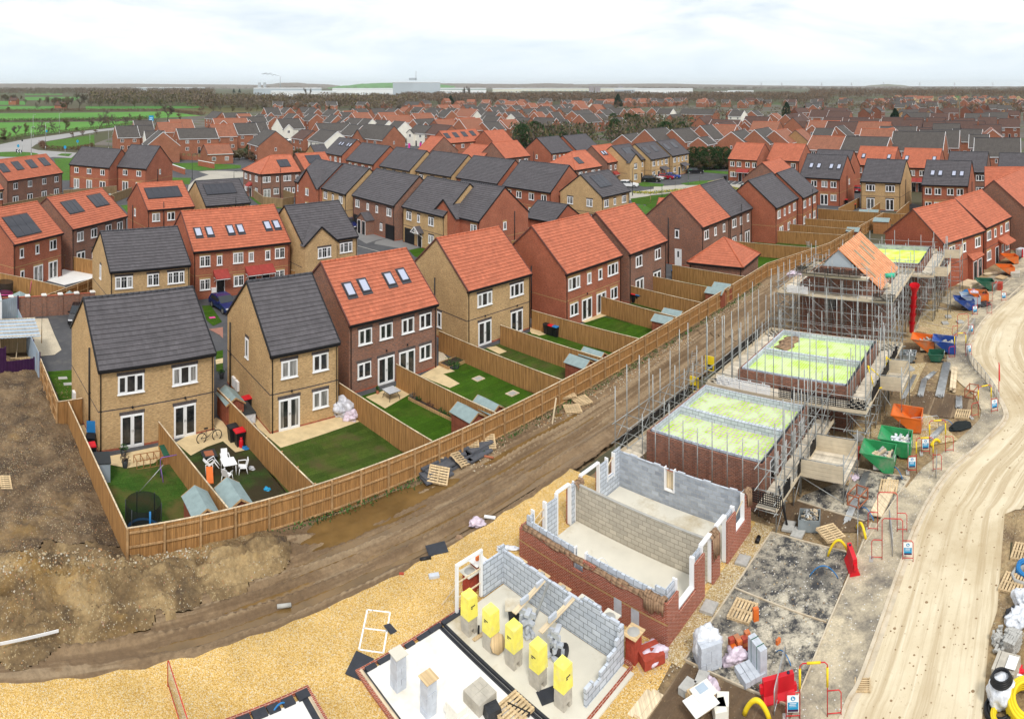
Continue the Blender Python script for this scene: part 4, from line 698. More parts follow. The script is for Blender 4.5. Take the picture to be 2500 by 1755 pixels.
# the big ground sheet would show through basins: cut by lowering nothing, the basins stay above it
# gravel, dirt, hard standing
edge=[G(u_/2.,-5.7+.2*mn.noise(Vector((u_*.45,0,0)))+.1*mn.noise(Vector((u_*1.5,4,0)))) for u_ in range(-40,49)]
patch('site_ground',guv((-40,-5.6),(75,-8),(100,-12),(110,-24),(75,-30),(-40,-30)),.04,'site_dirt')
patch('gravel',edge+guv((24.3,-8.5),(25.4,-8.6),(25.6,-12),(25.4,-17.4),(16,-17.55),(10,-18.3),(-20,-18.3)),.09,'gravel_yellow')
rect('gravel',16.,25.4,-18.02,-17.0,.094,'gravel_site')
patch('hard_standing',guv((16.37,-17.93),(24.95,-18.1),(24.8,-22.55),(16.35,-22.55)),.10,'dusty_tarmac')
rect('soil',4,16.3,-22.6,-18.0,.10,'soil_dark')
patch('footway',guv((2,-22.62),(27.3,-22.62),(27.6,-24.98),(24.6,-24.8),(18.5,-24.55),(16,-24.3),(2,-24.25)),.105,'dusty_footway'); patch('soil',guv((27,-29.3),(38,-29.3),(38,-62),(27,-62)),.018,'site_dirt')
patch('hard_standing',pp(6,(1075,1330),(1170,1228),(1540,1290),(1390,1510),(1260,1555),(860,1430),(900,1395)),.10,'dusty_tarmac'); patch('footway',pp(6,(1390,1510),(1500,1340),(1600,1400),(1540,1570),(1450,1620),(1300,1640)),.112,'dusty_footway')
patch('soil',pp(6,(560,1480),(880,1430),(1270,1560),(1240,1620),(960,1620),(700,1560)),.095,'soil_dark'); patch('soil',pp(6,(1540,800),(1640,760),(1930,800),(1900,900),(1780,930),(1560,890)),.09,'soil_dark')
patch('gravel',pp(6,(1600,330),(1680,262),(1920,295),(1780,435),(1590,400)),.09,'gravel_site'); patch('gravel',pp(6,(1130,1000),(1420,960),(1640,880),(1700,940),(1840,1060),(1560,1110),(1300,1080)),.085,'gravel_site'); patch('gravel',pp(6,(1480,600),(1640,590),(1560,760),(1480,820)),.085,'gravel_site')
patch('hard_standing',pp(14,(1340,1090),(1480,1040),(1790,1150),(1840,1090),(1500,990),(1650,860),(1960,760),(2200,640),(2296,560),(2600,620),(2296,860),(1800,1240),(1600,1420),(1450,1454),(1250,1300)),.075,'dusty_footway')
KERB=[(10,-24.3),(16.6,-24.35),(18.5,-24.6),(24.6,-24.85),(27.5,-25.0),(30,-25.35),(32.9,-26.1),(35.4,-27.4),(37.8,-28.5),(39.2,-29.0),(40.4,-29.0),(42.5,-28.4),(45.5,-27.2),(47.6,-26.2),(49.4,-25.7),(52.4,-25.35),(58.7,-26.1),(65,-28),(70.9,-29.8),(84,-34)]
patch('footway',[G(a,b,0) for a,b in KERB[4:]]+[G(a-(0 if a<45 else .8),b+(1.6 if a<44 else 1.9),0) for a,b in KERB[4:]][::-1],.105,'dusty_footway')
patch('soil',guv((0,-29.5),(17.5,-29.35),(21.3,-29.35),(23.5,-29.8),(29.4,-30.35),(32,-31.6),(32,-70),(0,-70)),.05,'site_dirt')
def ribbon(name,pts,w,z0,z1,m):
 b=MB()
 for i in range(len(pts)-1):
  a,c=Vector(pts[i]),Vector(pts[i+1]); d=(c-a).normalized(); n=Vector((-d.y,d.x,0))*w/2
  def nn(k):
   p0=Vector(pts[max(k-1,0)]); p1=Vector(pts[min(k+1,len(pts)-1)]); t=(p1-p0).normalized(); return Vector((-t.y,t.x,0))*w/2
  n0,n1=nn(i),nn(i+1)
  b.hexa([(*(a-n0)[:2],z0),(*(a+n0)[:2],z0),(*(c+n1)[:2],z0),(*(c-n1)[:2],z0),(*(a-n0)[:2],z1),(*(a+n0)[:2],z1),(*(c+n1)[:2],z1),(*(c-n1)[:2],z1)],m,'lr' if 0 else '')
 return struct(b.build(name))
def dense(K,n=6):
 out=[]
 for i in range(len(K)-1):
  p0=K[max(i-1,0)]; p1=K[i]; p2=K[i+1]; p3=K[min(i+2,len(K)-1)]
  for k in range(n):
   t=k/n; out.append(tuple(.5*((2*p1[j])+(-p0[j]+p2[j])*t+(2*p0[j]-5*p1[j]+4*p2[j]-p3[j])*t*t+(-p0[j]+3*p1[j]-3*p2[j]+p3[j])*t**3) for j in (0,1)))
 return out+[K[-1]]
KD=dense(KERB); kp=[G(a,b) for a,b in KD]
KL=[(a,b) for a,b in dense(KERB)]; vs=[]; uvs=[]; fs=[]; sl=0; NA=8
for i,(a,b) in enumerate(KL):
 if i: sl+=math.hypot(a-KL[i-1][0],b-KL[i-1][1])
 wd=29.6+b if a<29.5 else 29.6+b+min(1.,(a-29.5)/3)*26
 for j in range(NA+1): p=G(a,b-max(.5,wd)*j/NA,.045); vs.append(p[:]); uvs.append((sl,j/NA*(5. if a<29.5 else 5+min(1.,(a-29.5)/3)*26)))
for i in range(len(KL)-1):
 for j in range(NA): k=i*(NA+1)+j; fs.append((k,k+1,k+NA+2,k+NA+1))
me=bpy.data.meshes.new('site_road'); me.from_pydata(vs,[],fs); me.materials.append(MATS['dusty_road']); ul=me.uv_layers.new(name='UVMap')
for l in me.loops: ul.data[l.index].uv=uvs[l.vertex_index]
struct(ob('site_road',me))
ribbon('kerb',kp,.15,-.05,.15,'kerb_concrete'); ribbon('gutter_channel',[p-V*.2 for p in kp],.22,-.05,.056,'kerb_concrete')
for pts in ([(16.36,-22.58),(20.5,-22.6),(27.3,-22.75)],[(24.95,-18.1),(24.83,-22.5)],[(20.75,-18.0),(20.45,-22.5)],[(16.37,-17.95),(16.35,-22.5)],[(16.37,-17.93),(20.8,-17.98),(24.95,-18.06)]): ribbon('edging_strip',[G(*p) for p in pts],.06,0,.16,'kerb_concrete')
def edgepx(n,*xy): ribbon('edging_strip',pp(n,*xy),.06,0,.15,'kerb_concrete')
edgepx(6,(860,1430),(1265,1555)); edgepx(6,(1540,1292),(1390,1512),(1262,1700)); edgepx(6,(1180,1228),(1540,1290)); edgepx(14,(1335,1175),(1640,1250)); edgepx(14,(1500,1040),(1780,1120)); edgepx(14,(1670,1310),(1840,1100),(2040,880),(2200,760))
# mud clods and stones on the road and the spoil: countless, one object each
def scatter(name,spots,sizes,m,seed=1):
 r=random.Random(seed); b=MB()
 for p in spots:
  s=r.uniform(*sizes); a=r.uniform(0,6.3); k=len(b.v); n=5
  for z,rr in ((-.3,1.),(.25,.9),(.6,.45)):
   for j in range(n): t=a+2*PI*j/n+r.uniform(-.2,.2); q_=rr*s*r.uniform(.7,1.15); b.v.append((p[0]+q_*math.cos(t),p[1]+q_*math.sin(t),p[2]+z*s*r.uniform(.7,1.2)))
  for i in range(2):
   for j in range(n): b.f.append([k+i*n+j,k+i*n+(j+1)%n,k+(i+1)*n+(j+1)%n,k+(i+1)*n+j])
  b.f.append([k+2*n+j for j in range(n)])
  c=m[r.randrange(len(m))]; b.m+= [b.mi(c)]*(2*n+1); b.sm+=[False]*(2*n+1)
 b.fix=False; return stuff(b.build(name))
plain('road_clod',(.34,.25,.15),.95,.3,9.); plain('clod',(.24,.16,.09),.95,.3,9.); plain('stone_pale',(.40,.32,.2),.9,.3,9.); plain('stone_white',(.5,.45,.36),.9,.2,9.); plain('stone_rust',(.36,.2,.09),.9,.25,9.)
rr=random.Random(3); sp=[]
for i in range(650):
 u_=rr.uniform(12,60); v_=-25-abs(rr.gauss(0,2.6)) if u_<33 else rr.uniform(-34,-29); sp.append(G(u_,v_,.05))
scatter('mud_clods',[p for p in sp],(.01,.045),['clod','road_clod','road_clod'])
sp=[]
for i in range(9000):
 u_=rr.uniform(-16,4); v_=rr.uniform(-5,20)
 if heap(u_,v_) and mn.noise(Vector((u_*.5,v_*.5,2)))>-.12: sp.append(G(u_,v_,hgt(u_,v_)))
scatter('spoil_stones',sp,(.01,.042),['stone_pale','clod','stone_rust','clod','soil_dark','soil_dark','stone_rust'],2)
sp=[]
for i in range(2600):
 u_=rr.uniform(18,66); v_=-.9+rr.gauss(0,.55)
 if v_<-.1 and mn.noise(Vector((u_*.3,1,2)))>-.15: sp.append(G(u_,v_,hgt(u_,v_)))
for i in range(800): u_=rr.uniform(-6,4); v_=rr.gauss(-.5,.5); sp.append(G(u_,v_,hgt(u_,v_)))
scatter('loose_stone',sp,(.02,.07),['stone_pale','stone_rust','stone_white','stone_pale'],4)
sp=[G(rr.uniform(14,27),-17.6+rr.gauss(0,.25),.1) for i in range(250)]+[G(rr.uniform(16,27),rr.uniform(-22.5,-18.1),.11) for i in range(260)]+[G(rr.uniform(27,60),rr.uniform(-24,-20),.1) for i in range(700)]
scatter('site_rubble',sp,(.015,.05),['stone_pale','clod','stone_white'],5)
def fence(name,label,pts,h=1.8,posts=0,group='timber garden fences',cat='fence',wood='fence_wood',base=0.,cap=True,step=1.83,rails=None):
 """posts: +1/-1 side (left/right of the run) that shows posts and rails, 0 none"""
 P=[Vector((p[0],p[1],0)) for p in pts]; t=thing(name,label,cat,P[0],0,group); o=P[0]
 bd=MB(); cp=MB(); rl=MB(); pl=[]
 side=rails if rails is not None else posts
 for a,b in zip(P,P[1:]):
  a,b=a-o,b-o; d=b-a; L=d.length; d.normalize(); n=Vector((-d.y,d.x,0)); k=max(1,round(L/.105))
  for i in range(k):
   x0=a+d*(L*i/k); x1=a+d*(L*(i+1)/k-.004); off=n*(.010 if i%2 else 0.)
   bd.hexa([x0-n*.012+off+Vector((0,0,base)),x1-n*.012+off+Vector((0,0,base)),x1+n*.012+off+Vector((0,0,base)),x0+n*.012+off+Vector((0,0,base)),x0-n*.012+off+Vector((0,0,base+h)),x1-n*.012+off+Vector((0,0,base+h)),x1+n*.012+off+Vector((0,0,base+h)),x0+n*.012+off+Vector((0,0,base+h))],wood)
  if cap: cp.bar(a+Vector((0,0,base+h+.012)),b+Vector((0,0,base+h+.012)),.075,.03,'fence_cap')
  if side:
   for z in (.22,.92,1.6):
    q0=a+n*side*.055+Vector((0,0,base+z*h/1.8)); q1=b+n*side*.055+Vector((0,0,base+z*h/1.8)); rl.bar(q0,q1,.05,.085,'fence_rail')
   m_=max(1,round(L/step))
   for i in range(m_+1): pl.append(a+d*(L*i/m_)+n*side*.1)
 bd.build('boards',t)
 if cap: cp.build('capping_trim',t)
 if side: rl.build('rail_frame',t)
 if posts:
  pm=None
  for p in pl:
   if pm is None: pm=MB().box(-.05,-.05,base-.15,.05,.05,base+h+.03,'fence_rail').mesh('post')
   d0=P[1]-P[0]; ob('post',pm,t,p,math.atan2(d0.y,d0.x))
 return t
def fpx(label,n,*xy,z=1.8,**k): return fence('fence',label,[Q(n,x,y,z) for x,y in xy],**k)
fence('rear_fence','long timber fence between the gardens and the muddy track',guv((0,0),(16.56,-.05),(34.9,.1),(66.9,.1)),posts=-1,group=None)
fence('rear_fence','timber fence bending away behind the scaffold at the far end of the gardens',guv((66.9,.1),(79.4,-3.7),(102.4,-5.8)),posts=-1,group=None)
fence('side_fence','timber fence along the spoil heap beside the leftmost garden',guv((0,0),(-1.2,13.24)),group=None)
fence('side_fence','timber fence between the dark soil and the front lawn at the left',guv((-1.88,13.32),(-2.58,21.6)),posts=1,group=None)
fence('fence','short timber fence with a ledged gate beside the nearest house',guv((-1.9,13.3),(-.2,13.6)),group=None,posts=1)
DIV=[('between the trampoline garden and the garden with white chairs',4.07,9.53,5.18,0),('between the white chair garden and the big patio garden',9.17,12.78,10.04,1),('beside the silver covered heap on the patio',17.35,9.97,18.,0),('beside the raised flower bed and glass table',22.64,10.39,23.26,0),('between the dark lawn with stepping stones and the worn lawn',29.58,13.87,29.9,0),('behind three lawns left of the black bins by the buff pair',34.56,11.36,34.83,0),('right of the red, black and blue bins at the buff pair',39.39,12.08,39.79,0),('right of the lawn with a clothes line',46.98,10.37,46.,0),('behind the three bins of the red pair',51.73,10.36,50.7,0),('below the three bins by the garage',55.97,9.77,55.4,0),('from the garage corner down to the long fence',61.11,9.82,60.75,0),('behind the pyramid roofed garage',75.48,9.3,76.1,0),('third of the far stepped row, with rails showing',83.87,9.66,84.53,1),('in front of the blue and red bin lids',89.11,6.18,88.6,0),('behind the blue and red bin lids',94.06,5.44,94.1,0)]
for lab,u0,v0,u1,rl_ in DIV:
 ve=.08 if u1<67 else -(u1-67)*.3 if u1<79.5 else -3.7-(u1-79.4)*.09
 fence('fence','timber garden fence '+lab,guv((u0,v0),(u1,ve)),posts=1 if rl_ else 0)
fence('fence','wide timber fence across the ends of the gardens below the far houses',[Q(3,1012,840,1.8),Q(3,1620,877,1.8)])
fpx('timber fence left of the buff pair with two patio doors, far right',3,(1140,838),(1272,770)); fpx('low timber fence between the two patio doors of the buff pair',3,(1335,848),(1400,800)); fpx('timber fence right of the buff pair with two patio doors',3,(1500,865),(1582,795))
fpx('timber fence between the brown house and the white paved garden',1,(400,1130),(606,1165)); fpx('long timber fence in front of the white paved garden',1,(-100,1220),(200,1280),(405,1330)); fpx('timber fence rising past the white paved garden to the buff house',1,(270,1385),(606,1262),posts=-1)
fpx('timber fence in a row of small gardens under the four solar pairs',9,(0,1420),(700,1290),wood='fence_old'); fpx('timber fence with grey sheds behind it near the red terrace',9,(560,1300),(880,1375),wood='fence_old'); fpx('timber fence behind the gardens of the red terrace',9,(710,1260),(1310,1210),wood='fence_old'); fpx('timber fence below the blank red gable',9,(1180,1330),(1480,1225),wood='fence_old'); fpx('curved timber fence round the garden of the hipped corner house',1,(1580,722),(1640,765),(1760,778),(1830,765),wood='fence_old'); fpx('timber fence between two small gardens right of the hipped house',1,(1745,715),(1830,745),wood='fence_old')
fpx('timber fence by the orange roofed house with two solar banks',1,(795,1010),(950,1030)); fpx('timber fence beside the buff house with the front gable',1,(1810,1222),(1905,1245))
fpx('timber fence behind the low red double garage',2,(1190,845),(1240,830)); fpx('timber fence with sheds behind the long red house',2,(1400,860),(1540,840)); fpx('short timber fence between two near houses',2,(1145,1040),(1200,1035)); fpx('timber rails beside the round green',12,(1045,1215),(1230,1170),z=.9,h=.9)
t=NT('lime_panels',.6,.2); v=t.coord('UV',rand=False); b_=t.n('ShaderNodeTexBrick'); t.set(b_.inputs['Vector'],v)
for k_,x_ in (('Color1',(.38,.62,.005,1)),('Color2',(.55,.72,.18,1)),('Mortar',(.50,.34,.42,1)),('Scale',1.),('Mortar Size',.035),('Brick Width',.62),('Row Height',.24)): b_.inputs[k_].default_value=x_
o_=t.mix(t.ramp(t.noise(v,.9,3),[(.46,0.),(.58,.75)]),b_.outputs['Color'],(.60,.70,.42)); w_=t.n('ShaderNodeTexWave',Scale=1.25,Distortion=.0); t.set(w_.inputs['Vector'],v); o_=t.mix(t.ramp(w_.outputs['Fac'],[(.75,0.),(.8,.45)]),o_,(.55,.50,.55)); t.col(o_)
t=NT('lime_boards',.6,.2); w_=t.n('ShaderNodeTexWave',Scale=1.6,Distortion=.0,bands_direction='Y'); t.set(w_.inputs['Vector'],v2:=t.coord('UV',rand=False)); o_=t.mix(t.ramp(t.noise(v2,.8,3),[(.36,0.),(.56,.9)]),(.44,.62,.03),(.58,.73,.34)); o_=t.mix(t.ramp(w_.outputs['Fac'],[(.3,0.),(.36,.35)]),o_,(.66,.74,.5)); t.col(o_)
t=NT('lime_membrane',.5,.3); t.col(t.ramp(t.noise(t.coord('UV',rand=False),.7,4),[(.35,(.60,.78,.01)),(.6,(.68,.82,.25)),(.75,(.75,.84,.55))]))
class Site:
 """a thing on the site; its parts are modelled in u,v,z and hang from an Empty at (u0,v0)"""
 def __init__(s,name,label,cat,u0,v0,group=None,z0=0): s.u,s.v,s.z=u0,v0,z0; s.o=thing(name,label,cat,G(u0,v0,z0),R(45),group)
 def add(s,mb,name,parent=None):
  mb.v=[(a-s.u,b-s.v,c-s.z) for a,b,c in mb.v] if parent is None else [(a-s.u,b-s.v,c-s.z) for a,b,c in mb.v]
  return mb.build(name,parent or s.o)
 def each(s,mb,name):
  for i in range(len(mb.v)//8):
   b=MB(); b.hexa(mb.v[8*i:8*i+8],mb.mats[mb.m[6*i]]); s.add(b,name)
def wallu(mb,u,v0,v1,th,z0,z1,m): mb.box(u,v0,z0,u+th,v1,z1,m)
# B0: slab with one block wall
s=Site('house_footing','concrete slab of a house with one grey block wall and five yellow packs on it','house footing',7,-9.1)
s.add(MB().box(7.35,-16.6,-.1,10.95,-9.4,.17,'concrete_white').box(11.3,-16.6,-.1,14.75,-9.4,.165,'concrete_slab'),'floor_slab')
b=MB().box(7,-17,-.1,7.12,-9.1,.2,'brick_new').box(7.12,-9.22,-.1,13.3,-9.1,.19,'brick_new').box(14.95,-16.3,-.1,15.07,-9.1,.2,'brick_new').box(11.2,-16.42,-.1,14.95,-16.3,.2,'brick_new').box(14.6,-9.22,-.1,14.95,-9.1,.19,'brick_new'); s.add(b,'brick_footing')
b=MB().box(7.12,-17,-.1,7.24,-9.22,.23,'fence_cap').box(7.24,-17,-.1,7.35,-9.22,.14,'dpc_black')
for k in range(9): x=7.4+k*.63+rnd.uniform(-.1,.1); b.box(x,-9.42,.14,x+rnd.uniform(.4,.75),-9.2,.2+rnd.uniform(0,.03),'dpc_black')
b.box(10.95,-17,-.1,11.0,-9.4,.2,'dpc_black').box(11.0,-17,-.1,11.07,-9.4,.1,'concrete_grey').box(11.07,-17,-.1,11.14,-9.4,.155,'dpc_black').box(11.14,-17,-.1,11.2,-9.4,.1,'concrete_grey').box(11.2,-17,-.1,11.3,-9.4,.2,'dpc_black'); s.add(b,'damp_course_trim')
b=MB().box(14.78,-15.9,.15,14.9,-9.33,1.68,'blockwork').box(13.55,-9.33,.15,14.9,-9.22,1.62,'blockwork').box(14.55,-9.34,1.62,14.9,-9.21,1.86,'blockwork').box(14.4,-16.02,.15,14.9,-15.9,1.35,'blockwork').box(14.6,-16.02,1.35,14.9,-15.9,1.7,'blockwork').box(13.4,-16.02,.15,14.4,-15.9,.83,'blockwork').box(12.5,-16.02,.15,13.4,-15.9,.6,'blockwork').box(13.9,-16.02,.83,14.4,-15.9,1.06,'blockwork').box(12.5,-16.03,.6,12.95,-15.89,.83,'blockwork')
for k in (0,1,3,4,6,8,11,13): b.box(14.775,-10.1-k*.44,1.681,14.905,-9.68-k*.44,1.681+.03*(k%2)+.01,'grey_block')
b.box(14.775,-14.9,1.68,14.905,-14.02,1.9,'blockwork'); s.add(b,'block_wall')
b=MB().box(12.0,-9.3,.2,12.12,-9.18,2.15,'white_upvc').box(13.42,-9.3,.2,13.54,-9.18,2.2,'white_upvc').box(12.0,-9.3,2.15,13.54,-9.18,2.27,'white_upvc').bar((12.1,-9.24,.8),(13.5,-9.24,.8),.04,.05,'pale_timber').bar((12.1,-9.24,1.45),(13.5,-9.24,1.45),.04,.05,'pale_timber').bar((12.06,-9.2,1.3),(11.9,-8.4,.1),.04,.06,'pale_timber'); s.add(b,'door_profile_frame')
# second slab at the bottom edge
s=Site('house_footing','corner of a white slab with black edging at the bottom edge','house footing',5.1,-8.75)
s.add(MB().box(-.5,-17,-.1,4.75,-9.15,.16,'concrete_white'),'floor_slab'); s.add(MB().box(-.5,-8.87,-.1,5.1,-8.75,.2,'brick_new').box(4.98,-17,-.1,5.1,-8.87,.2,'brick_new'),'brick_footing')
b=MB();
for k in range(9): x=-.3+k*.6; b.box(x,-9.22,.12,x+rnd.uniform(.45,.62),-8.87,.2+.012*(k%3),'dpc_black')
b.box(4.86,-17,.1,4.98,-8.9,.2,'fence_cap').box(4.62,-17,.1,4.86,-9.1,.19,'dpc_black'); s.add(b,'damp_course_trim')
# B1: brick and block shell
s=Site('house_shell','half built house shell of red brick outside and grey blocks inside, walls about head high','house shell',16.5,-8.7)
X0,X1,Y0,Y1=16.5,24.65,-17.05,-8.68; BN='brick_new'; BK='blockwork'; WH='white_upvc'
s.add(MB().box(X0+.35,Y0+.35,-.1,X1-.35,Y1-.35,.17,'concrete_slab'),'floor_slab')
b=MB(); fz=lambda v_:1.78
for v0,v1,z in ((-9.9,-8.68,1.62),(-12.0,-9.9,1.72),(-12.62,-12.0,1.25),(-13.3,-12.62,1.85),(-15.0,-13.3,1.72),(-16.3,-15.,1.72),(-17.05,-16.3,1.86)): b.box(X0,v0,-.1,X0+.105,v1,z,BN)
b.box(X0-.006,-17.05,.98,X0+.1,-8.7,1.055,'soldier_buff')
for u0,u1,z in ((16.605,17.4,1.86),(17.4,18.9,.9),(18.9,19.7,2.05),(20.5,21.2,2.1),(22.0,22.9,2.1),(22.9,24.1,.95),(24.1,24.65,2.25)): b.box(u0,Y0,-.1,u1,Y0+.105,z,BN)
for u0,u1,z in ((16.605,17.2,1.7),(17.2,18.1,.6),(18.1,19.0,1.6),(20.0,20.9,1.9),(22.5,23.2,1.7),(23.2,23.9,1.0),(23.9,24.65,1.9)): b.box(u0,Y1-.105,-.1,u1,Y1,z,BN)
b.box(X1-.105,Y0+.105,-.1,X1,Y1-.105,1.9,BN); s.add(b,'brick_wall')
b=MB(); i0=X0+.2;
for v0,v1,z in ((-12.05,-8.98,2.02),(-12.6,-12.05,1.32),(-16.75,-12.6,2.02)): b.box(i0,v0,.1,i0+.1,v1,z,BK)
b.box(i0-.002,-9.25,2.02,i0+.102,-8.98,2.24,BK).box(i0-.002,-16.75,2.02,i0+.102,-16.3,2.24,BK)
iy=Y0+.2
for u0,u1,z in ((i0+.1,17.4,2.2),(17.4,18.9,.95),(18.9,19.7,2.25),(20.55,21.2,2.25),(22.,22.9,2.2),(22.9,24.1,.98),(24.1,24.45,2.28)): b.box(u0,iy,.1,u1,iy+.1,z,BK)
iy2=Y1-.3
for u0,u1,z in ((i0+.1,17.2,2.05),(18.1,19.,2.05),(20.,20.4,2.2),(22.5,23.2,2.1),(23.2,23.9,1.1),(23.9,24.45,2.3)): b.box(u0,iy2,.1,u1,iy2+.1,z,BK)
for v0,v1,z in ((-12.0,-8.98,2.12),(-12.65,-12.0,.98),(-16.85,-12.65,2.12)): b.box(24.35,v0,.1,24.45,v1,z,'blockwork_wet')
for k in range(14): v_=-16.4+k*.52; b.box(24.35,v_,2.121,24.45,v_+.43,2.123+.06*((k*7)%3==0),'grey_block')
s.add(b,'block_wall')
b=MB().box(20.43,-16.75,.1,20.53,-9.0,2.1,'blockwork_tan').box(20.55,-16.75,.1,20.65,-9.0,2.06,'blockwork_tan').box(20.42,-16.7,2.101,20.54,-9.05,2.13,'concrete_grey'); s.add(b,'party_wall')
b=MB()
for u_ in (17.4,18.84,18.9,19.64,20.5,21.14,22.,22.84,22.9,24.06): b.box(u_-.005,Y0+.1,.9 if u_ in(17.4,18.84,22.9,24.06) else .15,u_+.065,Y0+.32,2.3,WH)
for a_,c_ in ((17.4,18.9),(22.9,24.1)): b.box(a_,Y0+.09,.95,c_,Y0+.33,1.02,WH)
for a_,c_ in ((19.64,20.5),(21.14,22.)): b.box(a_,Y0+.1,2.3,c_+.06,Y0+.3,2.38,WH)
for u_ in (17.2,18.05,18.1,18.95,20.,20.35,20.9,22.45,23.2,23.85): b.box(u_-.005,Y1-.32,.9 if u_>23 else .15,u_+.06,Y1-.1,2.22,WH)
b.box(19.,Y1-.3,2.22,20.0,Y1-.12,2.3,WH).box(20.9,Y1-.3,2.24,22.5,Y1-.12,2.32,WH).box(23.2,Y1-.32,1.0,23.9,Y1-.1,1.06,WH)
for v_ in (-12.06,-12.66): b.box(24.3,v_,.98,24.5,v_+.06,2.2,WH);
b.box(24.3,-12.66,.95,24.5,-12.0,1.0,WH); b.box(i0-.05,-12.66,1.0,i0+.13,-12.6,2.1,WH).box(i0-.05,-12.05,1.0,i0+.13,-11.99,2.1,WH); s.each(b,'cavity_closer')
b=MB().box(24.52,-12.62,1.0,24.56,-12.04,1.9,'pale_timber').bar((17.25,Y1-.2,1.2),(18.1,Y1-.2,1.5),.05,.04,'pale_timber').bar((17.25,Y1-.2,1.6),(18.1,Y1-.2,1.9),.05,.04,'pale_timber').bar((22.9,Y0+.2,1.5),(24.1,Y0+.2,1.95),.05,.04,'pale_timber').bar((17.45,Y0+.5,1.1),(17.45,Y0+1.1,1.4),.05,.04,'pale_timber').bar((23.2,Y1-.2,1.6),(23.9,Y1-.2,2.0),.05,.04,'pale_timber'); s.each(b,'timber_brace')
b=MB().box(X0-.01,-14.75,.35,X0+.02,-14.35,1.05,'grey_block').box(X0-.01,-15.65,.35,X0+.02,-15.25,1.0,'grey_block'); s.each(b,'block_panel')
def drape(name,label,pts,w,m,drop=.35,cat='sheet',group=None,thick=.03,seed=1):
 """cloth lying over a wall top: pts are world points along the top"""
 r=random.Random(seed); b=MB(); P=[Vector(p) for p in pts]; n=len(P); rows=[]
 for i,p in enumerate(P):
  d=(P[min(i+1,n-1)]-P[max(i-1,0)]).normalized(); s_=Vector((-d.y,d.x,0)); row=[]
  for k,(o_,z_) in enumerate(((-w*.5-.06,-drop*r.uniform(.5,1.3)),(-w*.5-.03,-.05),(-w*.25,.05*r.uniform(.3,1.5)),(w*.2,.07*r.uniform(.2,1.5)),(w*.5+.03,-.04),(w*.5+.06,-drop*.6*r.uniform(.3,1.2)))): row.append(p+s_*(o_+r.uniform(-.03,.03))+Vector((0,0,z_)))
  rows.append(row)
 for i in range(n-1):
  for k in range(5): b.face([rows[i][k],rows[i+1][k],rows[i+1][k+1],rows[i][k+1]],m,True)
 o=b.build(name); sol=o.modifiers.new('t','SOLIDIFY'); sol.thickness=thick; return tag(o,label,cat,group)
L=lambda a,c,n,f: [f(a+(c-a)*i/(n-1)) for i in range(n)]
drape('hessian','long brown hessian sheet draped along the top of the near red brick wall',L(-8.9,-16.2,26,lambda v_:G(X0+.1,v_,1.76)),.14,'hessian',.14,seed=2); drape('hessian','bunched brown hessian at the right corner of the near red brick wall',L(-15.9,-16.9,9,lambda v_:G(X0+.12,v_,1.9)),.3,'hessian',.5,seed=5); drape('hessian','brown hessian and bricks on top of the pier between two door openings',L(20.4,21.1,7,lambda u_:G(u_,Y0+.15,2.25)),.3,'hessian',.9,seed=6); drape('hessian','brown hessian hanging from the right hand brick pier of the shell',L(24.1,24.6,6,lambda u_:G(u_,Y0+.1,2.3)),.28,'hessian',.8,seed=8); drape('hessian','reddish cloth over the left end of the tan party wall',L(20.3,20.9,6,lambda u_:G(u_,-9.,2.16)),.3,'hessian',.3,seed=9)
